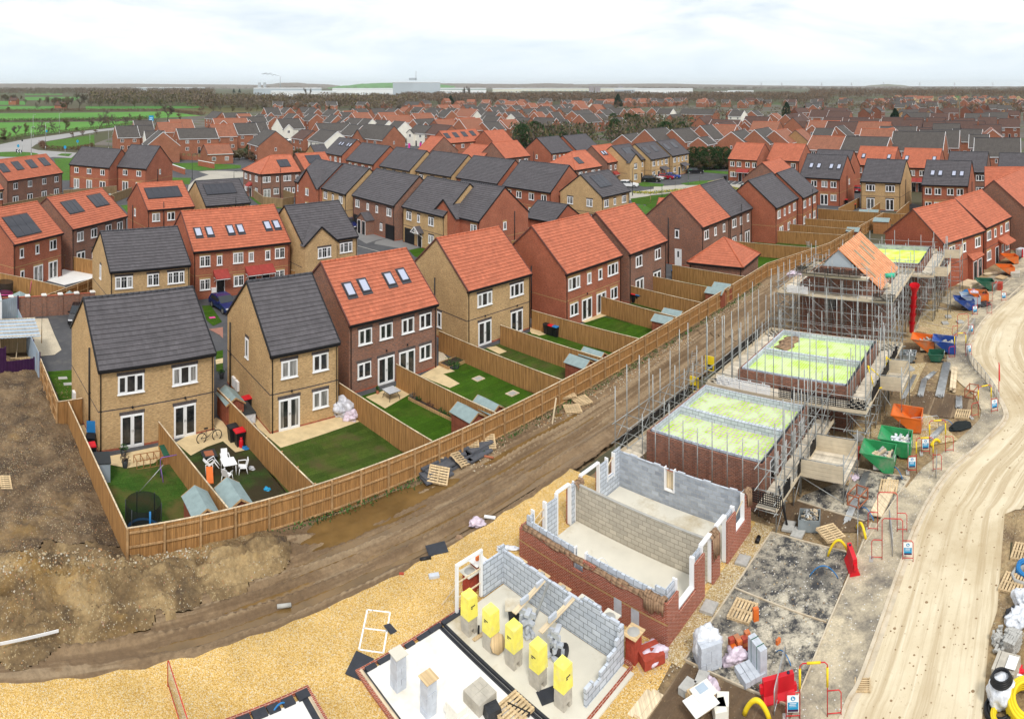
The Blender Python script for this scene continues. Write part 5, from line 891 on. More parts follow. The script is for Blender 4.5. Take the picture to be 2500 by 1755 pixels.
# scaffolded shells
STD={}
def standard(h):
 k=round(h,1)
 if k not in STD: STD[k]=MB().tube([(0,0,0),(0,0,k)],.034,'steel_tube',6).lathe([(.07,0),(.07,.02)],'steel_tube',8).mesh('standard')
 return STD[k]
def scaffold(label,u0,u1,v0,v1,deck,lifts,top,width=1.25,gap=.18,sp=1.3,sides='nfeb',seed=0,guard=1.0,decks=None,cat='scaffold',fascia=True,topvar=.7,inner=True,lone=()):
 """sides: n = near face (low u), f = far face (high u), e = road side (low v), b = fence side (high v)"""
 r=random.Random(seed); s=Site('scaffold',label,cat,u0,v0,'scaffolds on the building site'); lat=MB(); bd=MB(); fs=MB(); used=0
 U0,U1,V0,V1=u0-gap-width,u1+gap+width,v0-gap-width,v1+gap+width
 runs=[]
 if 'n' in sides: runs.append(((U0,V0),(U0,V1),(width,0)))
 if 'f' in sides: runs.append(((U1,V0),(U1,V1),(-width,0)))
 if 'e' in sides: runs.append(((U0,V0),(U1,V0),(0,width)))
 if 'b' in sides: runs.append(((U0,V1),(U1,V1),(0,-width)))
 for a,c,off in runs:
  bd=MB(); fs=MB()
  a=Vector((*a,0)); c=Vector((*c,0)); off=Vector((*off,0)); L_=(c-a).length; n=max(2,round(L_/sp)); d=(c-a)/L_
  for i in range(n+1):
   p=a+d*L_*i/n
   for q_,tp in ((p,top+r.uniform(-topvar,topvar)),(p+off*.95,deck+(top-deck)*.75+r.uniform(-topvar,topvar)))[:2 if inner and 0<i<n else 1]:
    if used<98: o=ob('standard',standard(max(deck+.5,tp)),s.o,(q_.x-u0,q_.y-v0,0)); o.rotation_euler=(R(r.uniform(-.6,.6)),R(r.uniform(-.6,.6)),0); used+=1
   for z in lifts: lat.tube([p-off*.1+Vector((0,0,z-.06)),p+off*1.05+Vector((0,0,z-.06))],.025,'steel_tube',5)
  for z in lifts:
   for k_ in (0,.95): lat.tube([a+off*k_+Vector((0,0,z))-d*.3,c+off*k_+Vector((0,0,z))+d*.3],.025,'steel_tube',5)
  for z in (deck+.5,deck+guard): lat.tube([a+Vector((0,0,z))-d*.35,c+Vector((0,0,z))+d*.35],.025,'steel_tube',5)
  for i in range(0,n,2):
   p=a+d*L_*i/n; p2=a+d*L_*min(i+1,n)/n; zz=[0.15]+list(lifts)
   for z,z2 in zip(zz,zz[1:]): lat.tube([p+Vector((0,0,z)),p2+Vector((0,0,z2))],.022,'steel_tube',5)
  for dz in (decks or [deck]):
   nb=max(4,int(width/.225))
   for k in range(nb):
    o1=off*((k+.5)/nb)
    k2=0.
    while k2<L_:
     l_=min(r.choice([3.9,2.4,3.9,3.0]),L_-k2); bd.bar(a+o1+d*k2+Vector((0,0,dz+.0+.008*(k%2))),a+o1+d*(k2+l_-.01)+Vector((0,0,dz+.008*(k%2))),width/nb-.008,.038,'scaffold_board'); k2+=l_
   if fascia: fs.bar(a-off*.02+d*-.05+Vector((0,0,dz+.12)),c-off*.02+d*.05+Vector((0,0,dz+.12)),.04,.225,'board_wood')
  s.add(bd,'deck')
  if fs.v: s.add(fs,'toe_board')
 for a,c in lone: ob('standard',standard(r.uniform(3.4,5.2)),s.o,(a-u0,c-v0,0))
 s.add(lat,'ledger_lattice'); return s
def shell(label,u0,u1,v0,v1,z,floorz,floorm,wall='brick_dark',div=None,wins=(),inner='blockwork',top='dpc_black'):
 s=Site('house_shell',label,'house shell',u0,v0); b=MB(); w=.105
 b.box(u0,v0,-.1,u0+w,v1,z,wall).box(u1-w,v0,-.1,u1,v1,z,wall).box(u0+w,v1-w,-.1,u1-w,v1,z,wall)
 x=u0+w;
 for a_,c_,z0,z1 in sorted(wins):
  b.box(x,v0,-.1,a_,v0+w,z,wall); b.box(a_,v0,-.1,c_,v0+w,z0,wall)
  if z1<z: b.box(a_,v0,z1,c_,v0+w,z,wall)
  x=c_
 b.box(x,v0,-.1,u1-w,v0+w,z,wall); s.add(b,'brick_wall')
 b=MB(); i=.2; zi=z+.09; g_=.1
 b.box(u0+i,v0+i,.1,u0+i+g_,v1-i,zi,inner).box(u1-i-g_,v0+i,.1,u1-i,v1-i,zi+.02,inner).box(u0+i+g_,v1-i-g_,.1,u1-i-g_,v1-i,zi,inner).box(u0+i+g_,v0+i,floorz-.4,u1-i-g_,v0+i+g_,z-.1,inner); s.add(b,'block_wall')
 b=MB().box(u0+w,v0+w,z-.12,u0+i,v1-w,z-.02,top).box(u1-i,v0+w,z-.12,u1-w,v1-w,z-.02,top).box(u0+i,v1-i,z-.12,u1-i,v1-w,z-.02,top); b.tube([(u0+.15,v0+.16,z+.02),(u1-.15,v0+.16,z+.02)],.09,'dpc_black',8); s.add(b,'cavity_tray_trim')
 s.add(MB().box(u0+i+g_,v0+i+g_,floorz-.2,u1-i-g_,v1-i-g_,floorz,floorm),'floor_panels')
 for d in div or (): s.add(MB().box(d,v0+i+g_,floorz,d+.22,v1-i-g_,zi+.04,'blockwork'),'party_wall')
 b=MB()
 for a_,c_,z0,z1 in wins: b.box(a_,v0-.02,z0,a_+.06,v0+.2,z1,'white_upvc').box(c_-.06,v0-.02,z0,c_,v0+.2,z1,'white_upvc').box(a_,v0+.21,z0,c_,v0+.23,z1,'window_glass')
 if wins: s.each(b,'window_jamb')
 return s
shell('brick shell with speckled lime and white floor panels next to the grey block shell',26.3,33.45,-17.,-9.55,2.62,2.28,'lime_panels',div=[29.75],wins=[(27.3,28.5,1.0,2.3),(29.0,29.8,.15,2.3),(30.5,31.3,.15,2.3),(31.9,32.9,1.0,2.3)])
scaffold('low scaffold with pale board deck round the shell with speckled lime panels',26.3,33.45,-17.,-9.55,1.2,[1.15,2.2,3.3],5.6,sides='eb',seed=3,width=1.15,topvar=1.0,lone=[(25.95,-16.9+k*.93) for k in range(8)])
shell('brick shell with striped lime floor boards inside the large scaffold deck',35.85,44.1,-19.0,-10.95,3.05,2.75,'lime_boards',div=[39.7],wins=[(37.0,38.2,1.0,2.2),(40.5,41.4,.1,2.2)])
scaffold('large scaffold with wide board deck round the shell with striped lime boards',35.85,44.1,-19.0,-10.95,2.25,[1.1,2.2],6.6,sides='nfeb',seed=4,width=1.45,topvar=1.0)
# loading bays: stub decks towards the road
for lab,u0,u1,v0,v1,z in (('timber sided loading bay of the low scaffold',28.4,31.2,-20.9,-18.35,1.2),('timber sided loading bay of the large scaffold',37.8,40.6,-22.2,-20.7,2.25)):
 s=Site('loading_bay',lab,'loading bay',u0,v0,'loading bays of the scaffolds'); b=MB()
 for k in range(10): a_=v0+(v1-v0)*k/10; b.box(u0,a_,z-.02+.004*(k%2),u1,a_+(v1-v0)/10-.01,z+.02+.004*(k%2),'scaffold_board')
 s.add(b,'deck'); b=MB()
 for k in range(4): b.box(u0-.02,v0,z+.03+k*.23,u0+.02,v1,z+.25+k*.23,'board_wood'); b.box(u1-.02,v0,z+.03+k*.23,u1+.02,v1,z+.25+k*.23,'board_wood')
 s.add(b,'side_board'); lat=MB()
 for u_ in (u0,u1):
  for v_ in (v0,v1): ob('standard',standard(z+1.6),s.o,(u_-u0,v_-v0,0))
  lat.tube([(u_,v0,z+1.0),(u_,v1,z+1.0)],.025,'steel_tube',5).tube([(u_,v0,.2),(u_,v1,z)],.022,'steel_tube',5).tube([(u_,v0,z+1.1),(u_,v1,z+.1)],.022,'steel_tube',5)
 lat.tube([(u0,v0,z+.5),(u1,v0,z+.5)],.025,'steel_tube',5).tube([(u0,v0,z+1.05),(u1,v0,z+1.05)],.025,'steel_tube',5).tube([(u0,v0,.2),(u1,v0,z-.1)],.022,'steel_tube',5).tube([(u0,v0,z-.1),(u1,v0,z-.1)],.025,'steel_tube',5); s.add(lat,'guard_lattice')
# brick guards: plastic mesh panels hooked on the scaffolds
def guard_mesh(m,w=.95,h=.6,nx=9,nz=5):
 b=MB()
 for i in range(nx+1): x=-w/2+w*i/nx; b.box(x-.02,-.012,0,x+.02,.012,h,m)
 for j in range(nz+1): z=h*j/nz; b.box(-w/2,-.014,z-.018,w/2,.014,z+.018,m)
 b.box(-.08,-.04,h,-.04,.03,h+.12,m).box(.04,-.04,h,.08,.03,h+.12,m); return b.mesh('brick_guard')
GM=guard_mesh('black_plastic'); GW=guard_mesh('white_upvc');
OG={}
def guard(u,v,z,me,lab,rz=PI/4):
 o= tag(ob('brick_guard',me,None,G(u,v,z),rz),lab,'brick guard','brick guards on the scaffolds'); OG.setdefault(lab,[]).append((pix(o.location)[0],o)); return o
for k in range(6): guard(34.2,-20.1+k*.98,2.5,GM,'black mesh brick guard on the front of the large scaffold',-PI/4)
for k in range(4): guard(34.2,-13.6+k*1.0,2.5,GW,'white mesh brick guard on the front of the large scaffold',-PI/4)
for k in range(2): guard(24.95,-18.1+k*1.,1.45,GM,'black mesh brick guard on the corner of the low scaffold',-PI/4)
for k in range(3): guard(26.3+k*2.1,-18.4,1.45,GM,'black mesh brick guard along the road side of the low scaffold')
for k in range(9): guard(26+k*.98,-8.15,1.4,GM,'black mesh brick guard along the fence side of the low scaffold')
for k in range(8): guard(36+k*1.0,-20.7,2.5,GM,'black mesh brick guard along the road side of the large scaffold')
for k in range(8): guard(36+k*1.0,-9.25,2.5,GM,'black mesh brick guard along the fence side of the large scaffold')
# gable house with half a roof
s=Site('unfinished_house','dark brick house in scaffold with an orange membrane roof half laid','house',50.2,-17.6)
b=MB(); u0,u1,v0,v1=50.2,57.4,-17.6,-10.3; ze=5.2; zr=8.5; vm=(v0+v1)/2; W_='brick_dark'
b.box(u0,v0,-.1,u1,v1,ze,W_,'t'); b.face([(u0,v0,ze),(u0,v1,ze),(u0,vm+1.6,ze+1.75),(u0,vm-1.6,ze+1.75)],W_); b.face([(u1,v0,ze),(u1,v1,ze),(u1,vm,zr)],W_); s.add(b,'brick_wall')
b=MB(); b.face([(u0+.06,vm-1.55,ze+1.7),(u0+.06,vm+1.55,ze+1.7),(u0+.06,vm,zr-.05)],'warehouse_blue'); s.add(b,'gable_panel')
b=MB(); e=.25
b.hexa([(u0-.1,v0-e,ze),(u1,v0-e,ze),(u1,vm,zr),(u0-.1,vm,zr),(u0-.1,v0-e,ze+.05),(u1,v0-e,ze+.05),(u1,vm,zr+.05),(u0-.1,vm,zr+.05)],'roof_membrane'); b.hexa([(u0-.1,vm,zr),(u1,vm,zr),(u1,v1+e,ze),(u0-.1,v1+e,ze),(u0-.1,vm,zr+.05),(u1,vm,zr+.05),(u1,v1+e,ze+.05),(u0-.1,v1+e,ze+.05)],'roof_membrane'); rf=s.add(b,'roof')
b=MB()
for k in range(15):
 x=u0+.05+k*.5; b.bar((x,v0-e-.1,ze+.0),(x,vm,zr+.1),.05,.05,'fence_cap')
s.add(b,'batten_strips',rf); b=MB()
plain('brown_insulation',(.33,.24,.15),.9,.2)
for x,a_,c_ in ((52.6,.42,.8),(54.4,.42,.8),(51.3,.2,.55),(55.6,.5,.85)):
 y0_,z0_=v0-e+(vm-v0+e)*a_,ze+(zr-ze)*a_; y1_,z1_=v0-e+(vm-v0+e)*c_,ze+(zr-ze)*c_; b.bar((x,y0_,z0_+.09),(x,y1_,z1_+.09),.42,.03,'brown_insulation')
s.add(b,'opening_panel',rf)
b=MB().box(u0-.02,-13.6,3.1,u0+.02,-13.0,4.2,'window_glass').box(u0-.04,-13.68,3.02,u0+.03,-13.6,4.28,'dark_ridge').box(u0-.04,-13.0,3.02,u0+.03,-12.92,4.28,'dark_ridge'); s.add(b,'window')
sc0=scaffold('tall multi lift scaffold round the dark brick house with the half laid orange roof',50.2,57.4,-17.6,-10.3,4.55,[1.2,2.3,3.4,4.5],6.6,sides='nfeb',seed=6,width=1.35,sp=1.5,topvar=.6)
scaffold('upper gable scaffold platform across the front of the half laid orange roof',50.15,50.3,-15.6,-12.3,6.3,[5.4,6.25],7.6,sides='n',seed=7,width=1.1,sp=1.3,topvar=.4)
for k in range(6): guard(48.55,-15.9+k*.98,6.55,GM,'black mesh brick guard on the upper gable platform',-PI/4)
for k in range(2): guard(48.4,-19.0+k*1.,4.8,GM,'black mesh brick guard at the chute end of the tall scaffold',-PI/4)
for k in range(2): guard(48.4,-11.2+k*1.,4.8,GW,'white mesh brick guard at the fence end of the tall scaffold',-PI/4)
# building behind with lime membrane
s=shell('two storey brick shell with a bright lime membrane floor behind the half laid roof',59.2,66.6,-19.7,-12.2,5.1,4.75,'lime_membrane',wall='brick_dark',wins=[(60.2,61.4,.9,2.2),(62.4,63.3,.1,2.2),(64.2,65.4,.9,2.2),(60.2,61.4,3.3,4.6),(64.2,65.4,3.3,4.6)][:3],inner='blockwork_wet')
scaffold('scaffold with boarded bays and stair round the lime membrane shell',59.2,66.6,-19.7,-12.2,4.35,[1.2,2.3,3.4,4.3],6.0,sides='nfeb',seed=9,width=1.35,sp=1.5,topvar=.5)
for lab,u0,u1,v0,v1,z in (('timber sided loading bay nearest the chute on the far scaffold',58.2,60.4,-22.6,-21.3,4.35),('timber sided loading bay at the far end of the far scaffold',65.2,67.6,-23,-21.3,4.35)):
 s=Site('loading_bay',lab,'loading bay',u0,v0,'loading bays of the scaffolds'); b=MB().box(u0,v0,z-.02,u1,v1,z+.02,'scaffold_board'); s.add(b,'deck'); b=MB()
 for k in range(4): b.box(u0-.02,v0,z+.03+k*.23,u0+.02,v1,z+.25+k*.23,'board_wood'); b.box(u0+.03,v0-.02,z+.03+k*.23,u1,v0+.02,z+.25+k*.23,'board_wood')
 s.add(b,'side_board'); lat=MB()
 for u_ in (u0,u1):
  for v_ in (v0,v1): ob('standard',standard(z+1.6),s.o,(u_-u0,v_-v0,0))
  for z_ in (1.2,2.3,3.4,z+.9): lat.tube([(u_,v0,z_),(u_,v1,z_)],.025,'steel_tube',5)
 for z_ in (1.2,2.3,3.4,z+.9): lat.tube([(u0,v0,z_),(u1,v0,z_)],.025,'steel_tube',5)
 lat.tube([(u0,v0,z+1.5),(u0,v1,z+.1)],.022,'steel_tube',5).tube([(u1,v0,z+1.5),(u0,v0,z+.1)],.022,'steel_tube',5); s.add(lat,'guard_lattice')
# red rubbish chute
top=Q(14,1160,830,5.1)-V*1.1-Vector((0,0,.35)); bot=Q(14,1135,1225,.9)-V*1.1-Vector((0,0,.3)); t_=thing('rubbish_chute','red plastic rubbish chute hanging down the tall scaffold','chute',bot-Vector((0,0,.9))); d=(top-bot);
for k in range(5):
 a=bot+d*(k/5.)-t_.location; c_=bot+d*((k+1)/5.)-t_.location+d.normalized()*.12; MB().tube([a,a+(c_-a)*.9,c_],.2,'red_plastic',12,False,r1=.3).tube([c_-d.normalized()*.06,c_],.33,'red_plastic',12,False).build('chute_section',t_)
MB().tube([top-t_.location,top-t_.location+d.normalized()*.5],.32,'red_plastic',12,False,r1=.48).build('hopper',t_)
def ang_of(p,q_): d=q_-p; return math.atan2(d.y,d.x)
def text(body,size,m,parent,loc,rot,name='lettering'):
 c=bpy.data.curves.new(name,'FONT'); c.body=body; c.size=size; c.align_x='CENTER'; c.align_y='CENTER'; c.extrude=.002; t=bpy.data.objects.new('tmp',c); COL.objects.link(t)
 bpy.context.view_layer.update(); me=bpy.data.meshes.new_from_object(t.evaluated_get(bpy.context.evaluated_depsgraph_get())); bpy.data.objects.remove(t); me.materials.clear(); me.materials.append(MATS[m])
 o=ob(name,me,parent,loc); o.rotation_euler=rot; return o
def shed(label,p,rz=R(45),w=1.25,l=1.85,wall='shed_red',h=1.5):
 t=thing('garden_shed',label,'shed',p,rz,'sheds in the back gardens'); a=w/2; b=l/2
 m=MB(); m.box(-a,-b,0,a,b,h,wall,'t'); m.face([(-a,-b,h),(a,-b,h),(0,-b,h+.42)],wall); m.face([(-a,b,h),(a,b,h),(0,b,h+.42)],wall); m.build('wall',t)
 r=MB(); e=.1
 for s in(-1,1): r.hexa([(0,-b-e,h+.44),(s*(a+e),-b-e,h-.02),(s*(a+e),b+e,h-.02),(0,b+e,h+.44),(0,-b-e,h+.475),(s*(a+e),-b-e,h+.015),(s*(a+e),b+e,h+.015),(0,b+e,h+.475)],'shed_felt')
 ro=r.build('roof',t); f=MB()
 for y in(-b-e-.02,b+e+.02):
  for s in(-1,1): f.bar((0,y,h+.43),(s*(a+e),y,h-.03),.03,.09,'fence_rail')
 f.build('barge_board_trim',ro); d=MB().box(-.3,-b-.03,.08,.3,-b-.001,1.45,wall).box(-.3,-b-.04,.6,.3,-b-.031,.68,wall).box(-.3,-b-.04,1.2,.3,-b-.031,1.28,wall).build('door',t); return t
for lab,n,x,y,k in [('shed in the corner of the trampoline garden with grey felt roof',4,1215,1420,{}),('shed with grey felt roof beside the white plastic chairs',4,1415,1365,{}),('shed with grey felt roof in the passage by the black and red bins',4,1395,775,{}),('shed at the foot of the bright lawn with the flower bed',5,848,872,{}),('shed at the foot of the dark lawn with stepping stones',5,972,828,{}),('shed at the foot of the worn lawn, paler lid of two side by side',5,1525,565,{}),('shed beyond the fence from the worn lawn, next to the bins garden',5,1612,520,{}),('shed at the foot of the lawn with the clothes line',5,2037,312,{}),('shed behind the lawn with the clothes line, next garden along',5,2092,275,{}),('shed at the foot of the gardens near the pyramid roofed garage',3,378,1345,{}),('second shed near the pyramid roofed garage, half behind the first',3,420,1315,{}),('large brown shed at the corner of the far fences',3,1412,905,dict(w=1.8,l=2.4,wall='shed_brown',h=1.9)),('grey roofed shed left of the large brown one',3,1235,965,dict(w=1.6,l=1.8))]:
 shed(lab,Q(n,x,y,k.get('h',1.5)+.25)*1-Vector((0,0,k.get('h',1.5)+.25)),**k)
for lab,n,x,y in [('red shed left of the low double garage',2,1225,960),('small red shed between the long red house and the solar house',2,1525,870),('small shed below the four solar pairs at the left edge',1,265,815),('small shed behind the garden wall near the pink swing',1,440,1375),('small grey roofed shed left of two at the buff pair',3,1300,850),('small grey roofed shed right of two at the buff pair',3,1362,852),('grey roofed shed in the small gardens near the red terrace',9,1240,1310),('grey roofed shed below the red terrace',9,850,1245)]: shed(lab,Q(n,x,y,1.7)-Vector((0,0,1.7)),w=1.1,l=1.5,h=1.4)
def lidm(c): return {'red':'red_plastic','blue':'blue_plastic','black':'black_plastic'}[c]
BIN={}
def wheelie(label,p,c,rz=R(-45),opened=False,group='wheelie bins'):
 t=thing('wheelie_bin',label,'bin',p,rz,group)
 if 'b' not in BIN:
  BIN['b']=MB().hexa([(-.22,-.22,.06),(.22,-.22,.06),(.22,.26,.06),(-.22,.26,.06),(-.28,-.3,.95),(.28,-.3,.95),(.28,.34,.95),(-.28,.34,.95)],'black_plastic').box(-.3,-.32,.9,.3,.36,.96,'black_plastic').mesh('body')
  BIN['w']=MB().tube([(-.25,.27,.1),(.25,.27,.1)],.1,'tyre',10).mesh('wheels_axle'); BIN['h']=MB().tube([(-.22,.42,.93),(.22,.42,.93)],.02,'black_plastic',6).mesh('handle')
 ob('body',BIN['b'],t); ob('wheel_axle',BIN['w'],t); ob('handle',BIN['h'],t)
 l=pro(('lid',c),lambda:MB().hexa([(-.3,-.34,.965),(.3,-.34,.965),(.3,.36,.985),(-.3,.36,.985),(-.27,-.3,1.03),(.27,-.3,1.03),(.28,.34,1.07),(-.28,.34,1.07)],lidm(c)).mesh('lid')); o=ob('lid',l,t)
 if opened: o.matrix_local=Matrix.Translation((0,.36,.97))@Matrix.Rotation(R(-100),4,'X')@Matrix.Translation((0,-.36,-.97)); ob('inside_panel',MB().box(-.25,-.27,.955,.25,.3,.962,'tyre').mesh('inside_panel'),t); text('12',.26,'yellow_plastic',t,(0.02,-.285,.62),(R(86),0,0))
 return t
BL=[('open black bin with blue lid and yellow number 12 beside the leftmost house',4,548,1118,'blue',1),('red lidded bin half hidden behind the blue storage shed',4,545,1180,'red',0),('black bin beside the red lidded one on the bike patio',4,1408,1062,'black',0),('red lidded bin on the patio with the bicycle',4,1448,1088,'red',0),('red lidded bin in the passage beside the shed with felt roof',4,1495,880,'red',0),
('black lidded bin, left of three in the buff pair garden',5,1330,412,'black',0),('red lidded bin, middle of three in the buff pair garden',5,1356,420,'red',0),('blue lidded bin, right of three in the buff pair garden',5,1384,428,'blue',0),('red lidded bin, left of three behind the red pair',5,1858,222,'red',0),('blue lidded bin, middle of three behind the red pair',5,1886,228,'blue',0),('black lidded bin, right of three behind the red pair',5,1914,234,'black',0),('blue lidded bin, left of three below the pyramid roofed garage',5,2100,74,'blue',0),('red lidded bin, middle of three below the pyramid roofed garage',5,2125,78,'red',0),('black lidded bin, right of three below the pyramid roofed garage',5,2153,82,'black',0),
('blue lidded bin in the far stepped gardens',3,962,960,'blue',0),('red lidded bin in the far stepped gardens',3,1003,964,'red',0),('red lidded bin left of the buff pair far right',3,1190,815,'red',0),('red lidded bin close to the wall of the buff pair far right',3,1238,845,'red',0),('black bin at the corner of the red pair by the hedge',3,435,662,'black',0),('blue lidded bin left of the low double garage',2,1218,890,'blue',0),('blue lidded bin right of the low double garage',2,1482,905,'blue',0)]
for lab,n,x,y,c,o_ in BL: wheelie(lab,Q(n,x,y),c,R(-45) if not o_ else R(30),bool(o_))
# storage boxes
def small(name,label,cat,p,rz=R(45),group=None): return thing(name,label,cat,p,rz,group)
t=small('storage_shed','grey blue plastic storage shed with dark lid against the left fence','storage shed',Q(4,612,1290),R(40)); MB().box(-.5,-.45,0,.5,.45,1.15,'corrugated_blue').build('body',t); MB().hexa([(-.55,-.5,1.15),(.55,-.5,1.15),(.55,.5,1.3),(-.55,.5,1.3),(-.55,-.5,1.2),(.55,-.5,1.2),(.55,.5,1.35),(-.55,.5,1.35)],'dark_post').build('lid',t)
t=small('storage_box','long white storage box with black lid in the passage between the near houses','storage box',Q(4,1480,925)); MB().box(-.45,-.9,0,.45,.9,.75,'plastic_sheet').build('body',t); MB().hexa([(-.5,-.95,.75),(.5,-.95,.75),(.5,.95,.75),(-.5,.95,.75),(-.45,-.9,.85),(.45,-.9,.85),(.45,.9,.95),(-.45,.9,.95)],'dark_post').build('lid',t)
# trampoline
t=thing('trampoline','round trampoline with black safety net and blue pad','trampoline',Q(4,868,1425,1.9)-Vector((0,0,1.9)))
m=bpy.data.materials.new('net'); m.use_nodes=True; nt_=m.node_tree; bs=nt_.nodes['Principled BSDF']; bs.inputs['Base Color'].default_value=(.01,.014,.014,1); bs.inputs['Alpha'].default_value=.72; MATS['net']=m
MB().lathe([(.86,.5),(.87,.9),(.9,1.9)],'net',24).build('safety_net',t); MB().lathe([(0,.5),(.72,.5)],'netting_black',24).build('mat',t); MB().lathe([(.72,.52),(.88,.53),(.88,.48),(.72,.48)],'blue_plastic',24).build('pad',t)
for k in range(6):
 a=2*PI*k/6+.4; x,y=.92*math.cos(a),.92*math.sin(a); MB().tube([(x,y,0),(x,y,1.92)],.025 if k!=5 else .05,'dark_post' if k!=5 else 'blue_plastic',6).build('pole',t)
# white plastic chairs and table
def plastic_chair(label,p,rz,tip=0):
 t=thing('garden_chair',label,'chair',p,rz,'white plastic garden chairs'); W='white_upvc'
 MB().hexa([(-.24,-.22,.40),(.24,-.22,.40),(.21,.2,.37),(-.21,.2,.37),(-.24,-.22,.43),(.24,-.22,.43),(.21,.2,.40),(-.21,.2,.40)],W).build('seat',t)
 MB().hexa([(-.21,.19,.40),(.21,.19,.40),(.21,.23,.40),(-.21,.23,.40),(-.19,.32,.86),(.19,.32,.86),(.19,.35,.86),(-.19,.35,.86)],W).build('backrest',t)
 for s in(-1,1):
  MB().tube([(s*.24,-.2,.42),(s*.26,-.22,.62),(s*.26,.2,.64),(s*.21,.27,.6)],.025,W,6).build('armrest',t); MB().tube([(s*.23,-.2,.42),(s*.27,-.26,0)],.025,W,6).build('leg',t); MB().tube([(s*.2,.2,.4),(s*.23,.3,0)],.025,W,6).build('leg',t)
 if tip: t.rotation_euler=(R(tip),R(12),rz); t.location.z+=.35
 return t
tp=Q(4,1390,1262)+V*.15
t=thing('garden_table','white square plastic garden table among four white chairs','table',tp,R(40)); MB().box(-.42,-.42,.68,.42,.42,.71,'white_upvc').build('tabletop',t)
for sx in(-.34,.34):
 for sy in(-.34,.34): MB().tube([(sx,sy,.68),(sx*1.08,sy*1.08,0)],.028,'white_upvc',6).build('leg',t)
c45=lambda x,y: tp+Vector((x,y,0))
plastic_chair('white plastic chair on the far left side of the white table',c45(-.55,.65),R(35)); plastic_chair('white plastic chair on the right side of the white table',c45(.75,.35),R(-60)); plastic_chair('white plastic chair nearest the camera, its slatted back to the shed',c45(.25,-.8),R(175)); plastic_chair('white plastic chair tipped against the table',c45(-.6,-.5),R(110),-35)
t=thing('slide','small orange and white toy slide beside the shed roof','toy',c45(-.75,-1.05),R(30)); MB().hexa([(-.2,-.5,.05),(.2,-.5,.05),(.2,.3,.55),(-.2,.3,.55),(-.2,-.5,.1),(.2,-.5,.1),(.2,.3,.6),(-.2,.3,.6)],'skip_orange').build('chute',t); MB().tube([(-.2,.3,0),(-.2,.3,.7),(.2,.3,.7),(.2,.3,0)],.03,'white_upvc',6).build('ladder_frame',t)
t=thing('fire_pit','square black fire pit on the muddy grass','fire pit',Q(4,1265,1168),R(40)); MB().hexa([(-.42,-.42,.3),(.42,-.42,.3),(.42,.42,.3),(-.42,.42,.3),(-.46,-.46,.36),(.46,-.46,.36),(.46,.46,.36),(-.46,.46,.36)],'dark_post').box(-.34,-.34,.08,.34,.34,.3,'dark_post').build('bowl',t); MB().box(-.28,-.28,.36,.28,.28,.375,'terracotta').build('grate',t)
for sx in(-.36,.36):
 for sy in(-.36,.36): MB().box(sx-.03,sy-.03,0,sx+.03,sy+.03,.3,'dark_post').build('leg',t)
# bicycle
t=thing('bicycle','black mountain bike leaning on the buff brick wall','bicycle',Q(4,1270,1068)+V*.1,R(50))
for x in(-.55,.55):
 w_=ob('wheel',MB().tube([(x+.33*math.cos(2*PI*k/20),0,.34+.33*math.sin(2*PI*k/20)) for k in range(20)],.03,'tyre',6,closed=True).mesh('wheel'),t)
 sp=MB();
 for k in range(8): sp.tube([(x,0,.34),(x+.3*math.cos(PI*k/4),0,.34+.3*math.sin(PI*k/4))],.004,'galvanised',3)
 sp.tube([(x,-.05,.34),(x,.05,.34)],.03,'dark_post',6); sp.build('spoke_hub',w_)
MB().tube([(-.55,0,.34),(-.15,0,.33),(.42,0,.74),(-.2,0,.76),(-.15,0,.33)],.02,'dark_post',6).tube([(-.55,0,.34),(-.2,0,.74)],.014,'dark_post',6).tube([(.55,0,.34),(.4,0,.8)],.02,'dark_post',6).build('frame',t); MB().box(-.36,-.06,.9,-.1,.06,.95,'tyre').tube([(-.22,0,.74),(-.23,0,.9)],.015,'dark_post',6).build('saddle',t); MB().tube([(.38,-.32,.98),(.37,-.05,.95),(.37,.05,.95),(.38,.32,.98)],.014,'tyre',6).build('handlebar',t)
# rabbit run
t=thing('rabbit_run','orange wooden rabbit run with wire mesh and green hutch roof','rabbit hutch',Q(4,915,1200),R(48)); O_='shed_brown'; b=MB()
for k in range(5):
 x=-1.0+k*.42
 for y in(-.35,.35): b.box(x-.02,y-.02,0,x+.02,y+.02,.55,O_)
 b.box(x-.02,-.33,.52,x+.02,.33,.55,O_)
for y in(-.35,.35):
 for z in (.02,.53): b.box(-1.0,y-.02,z,.7,y+.02,z+.035,O_)
b.build('frame',t); MB().box(.7,-.38,.0,1.25,.38,.62,O_).build('hutch_box',t); MB().hexa([(.65,-.45,.62),(1.3,-.45,.62),(1.3,.45,.8),(.65,.45,.8),(.65,-.45,.65),(1.3,-.45,.65),(1.3,.45,.83),(.65,.45,.83)],'skip_dark_green').build('roof',t)
def pot(label,p,r=.2,h=.5,m='dark_post',plant='shrub_green'):
 t=thing('plant_pot',label,'plant pot',p,0,'plant pots'); MB().lathe([(r*.7,0),(r,h),(r*.85,h),(r*.8,h-.06),(0,h-.06)],m,12).build('pot',t); b=MB(); r_=random.Random(int(p.x*99))
 for k in range(60):
  c=Vector((r_.gauss(0,r*.7),r_.gauss(0,r*.7),h+abs(r_.gauss(.1,.12)))); d=Vector((r_.gauss(0,1),r_.gauss(0,1),r_.gauss(.5,1))).normalized()*.12; e=d.cross(Vector((r_.random(),r_.random(),r_.random()))).normalized()*.03; b.face([c-d-e,c-d+e,c+d],plant)
 b.build('plant',t)
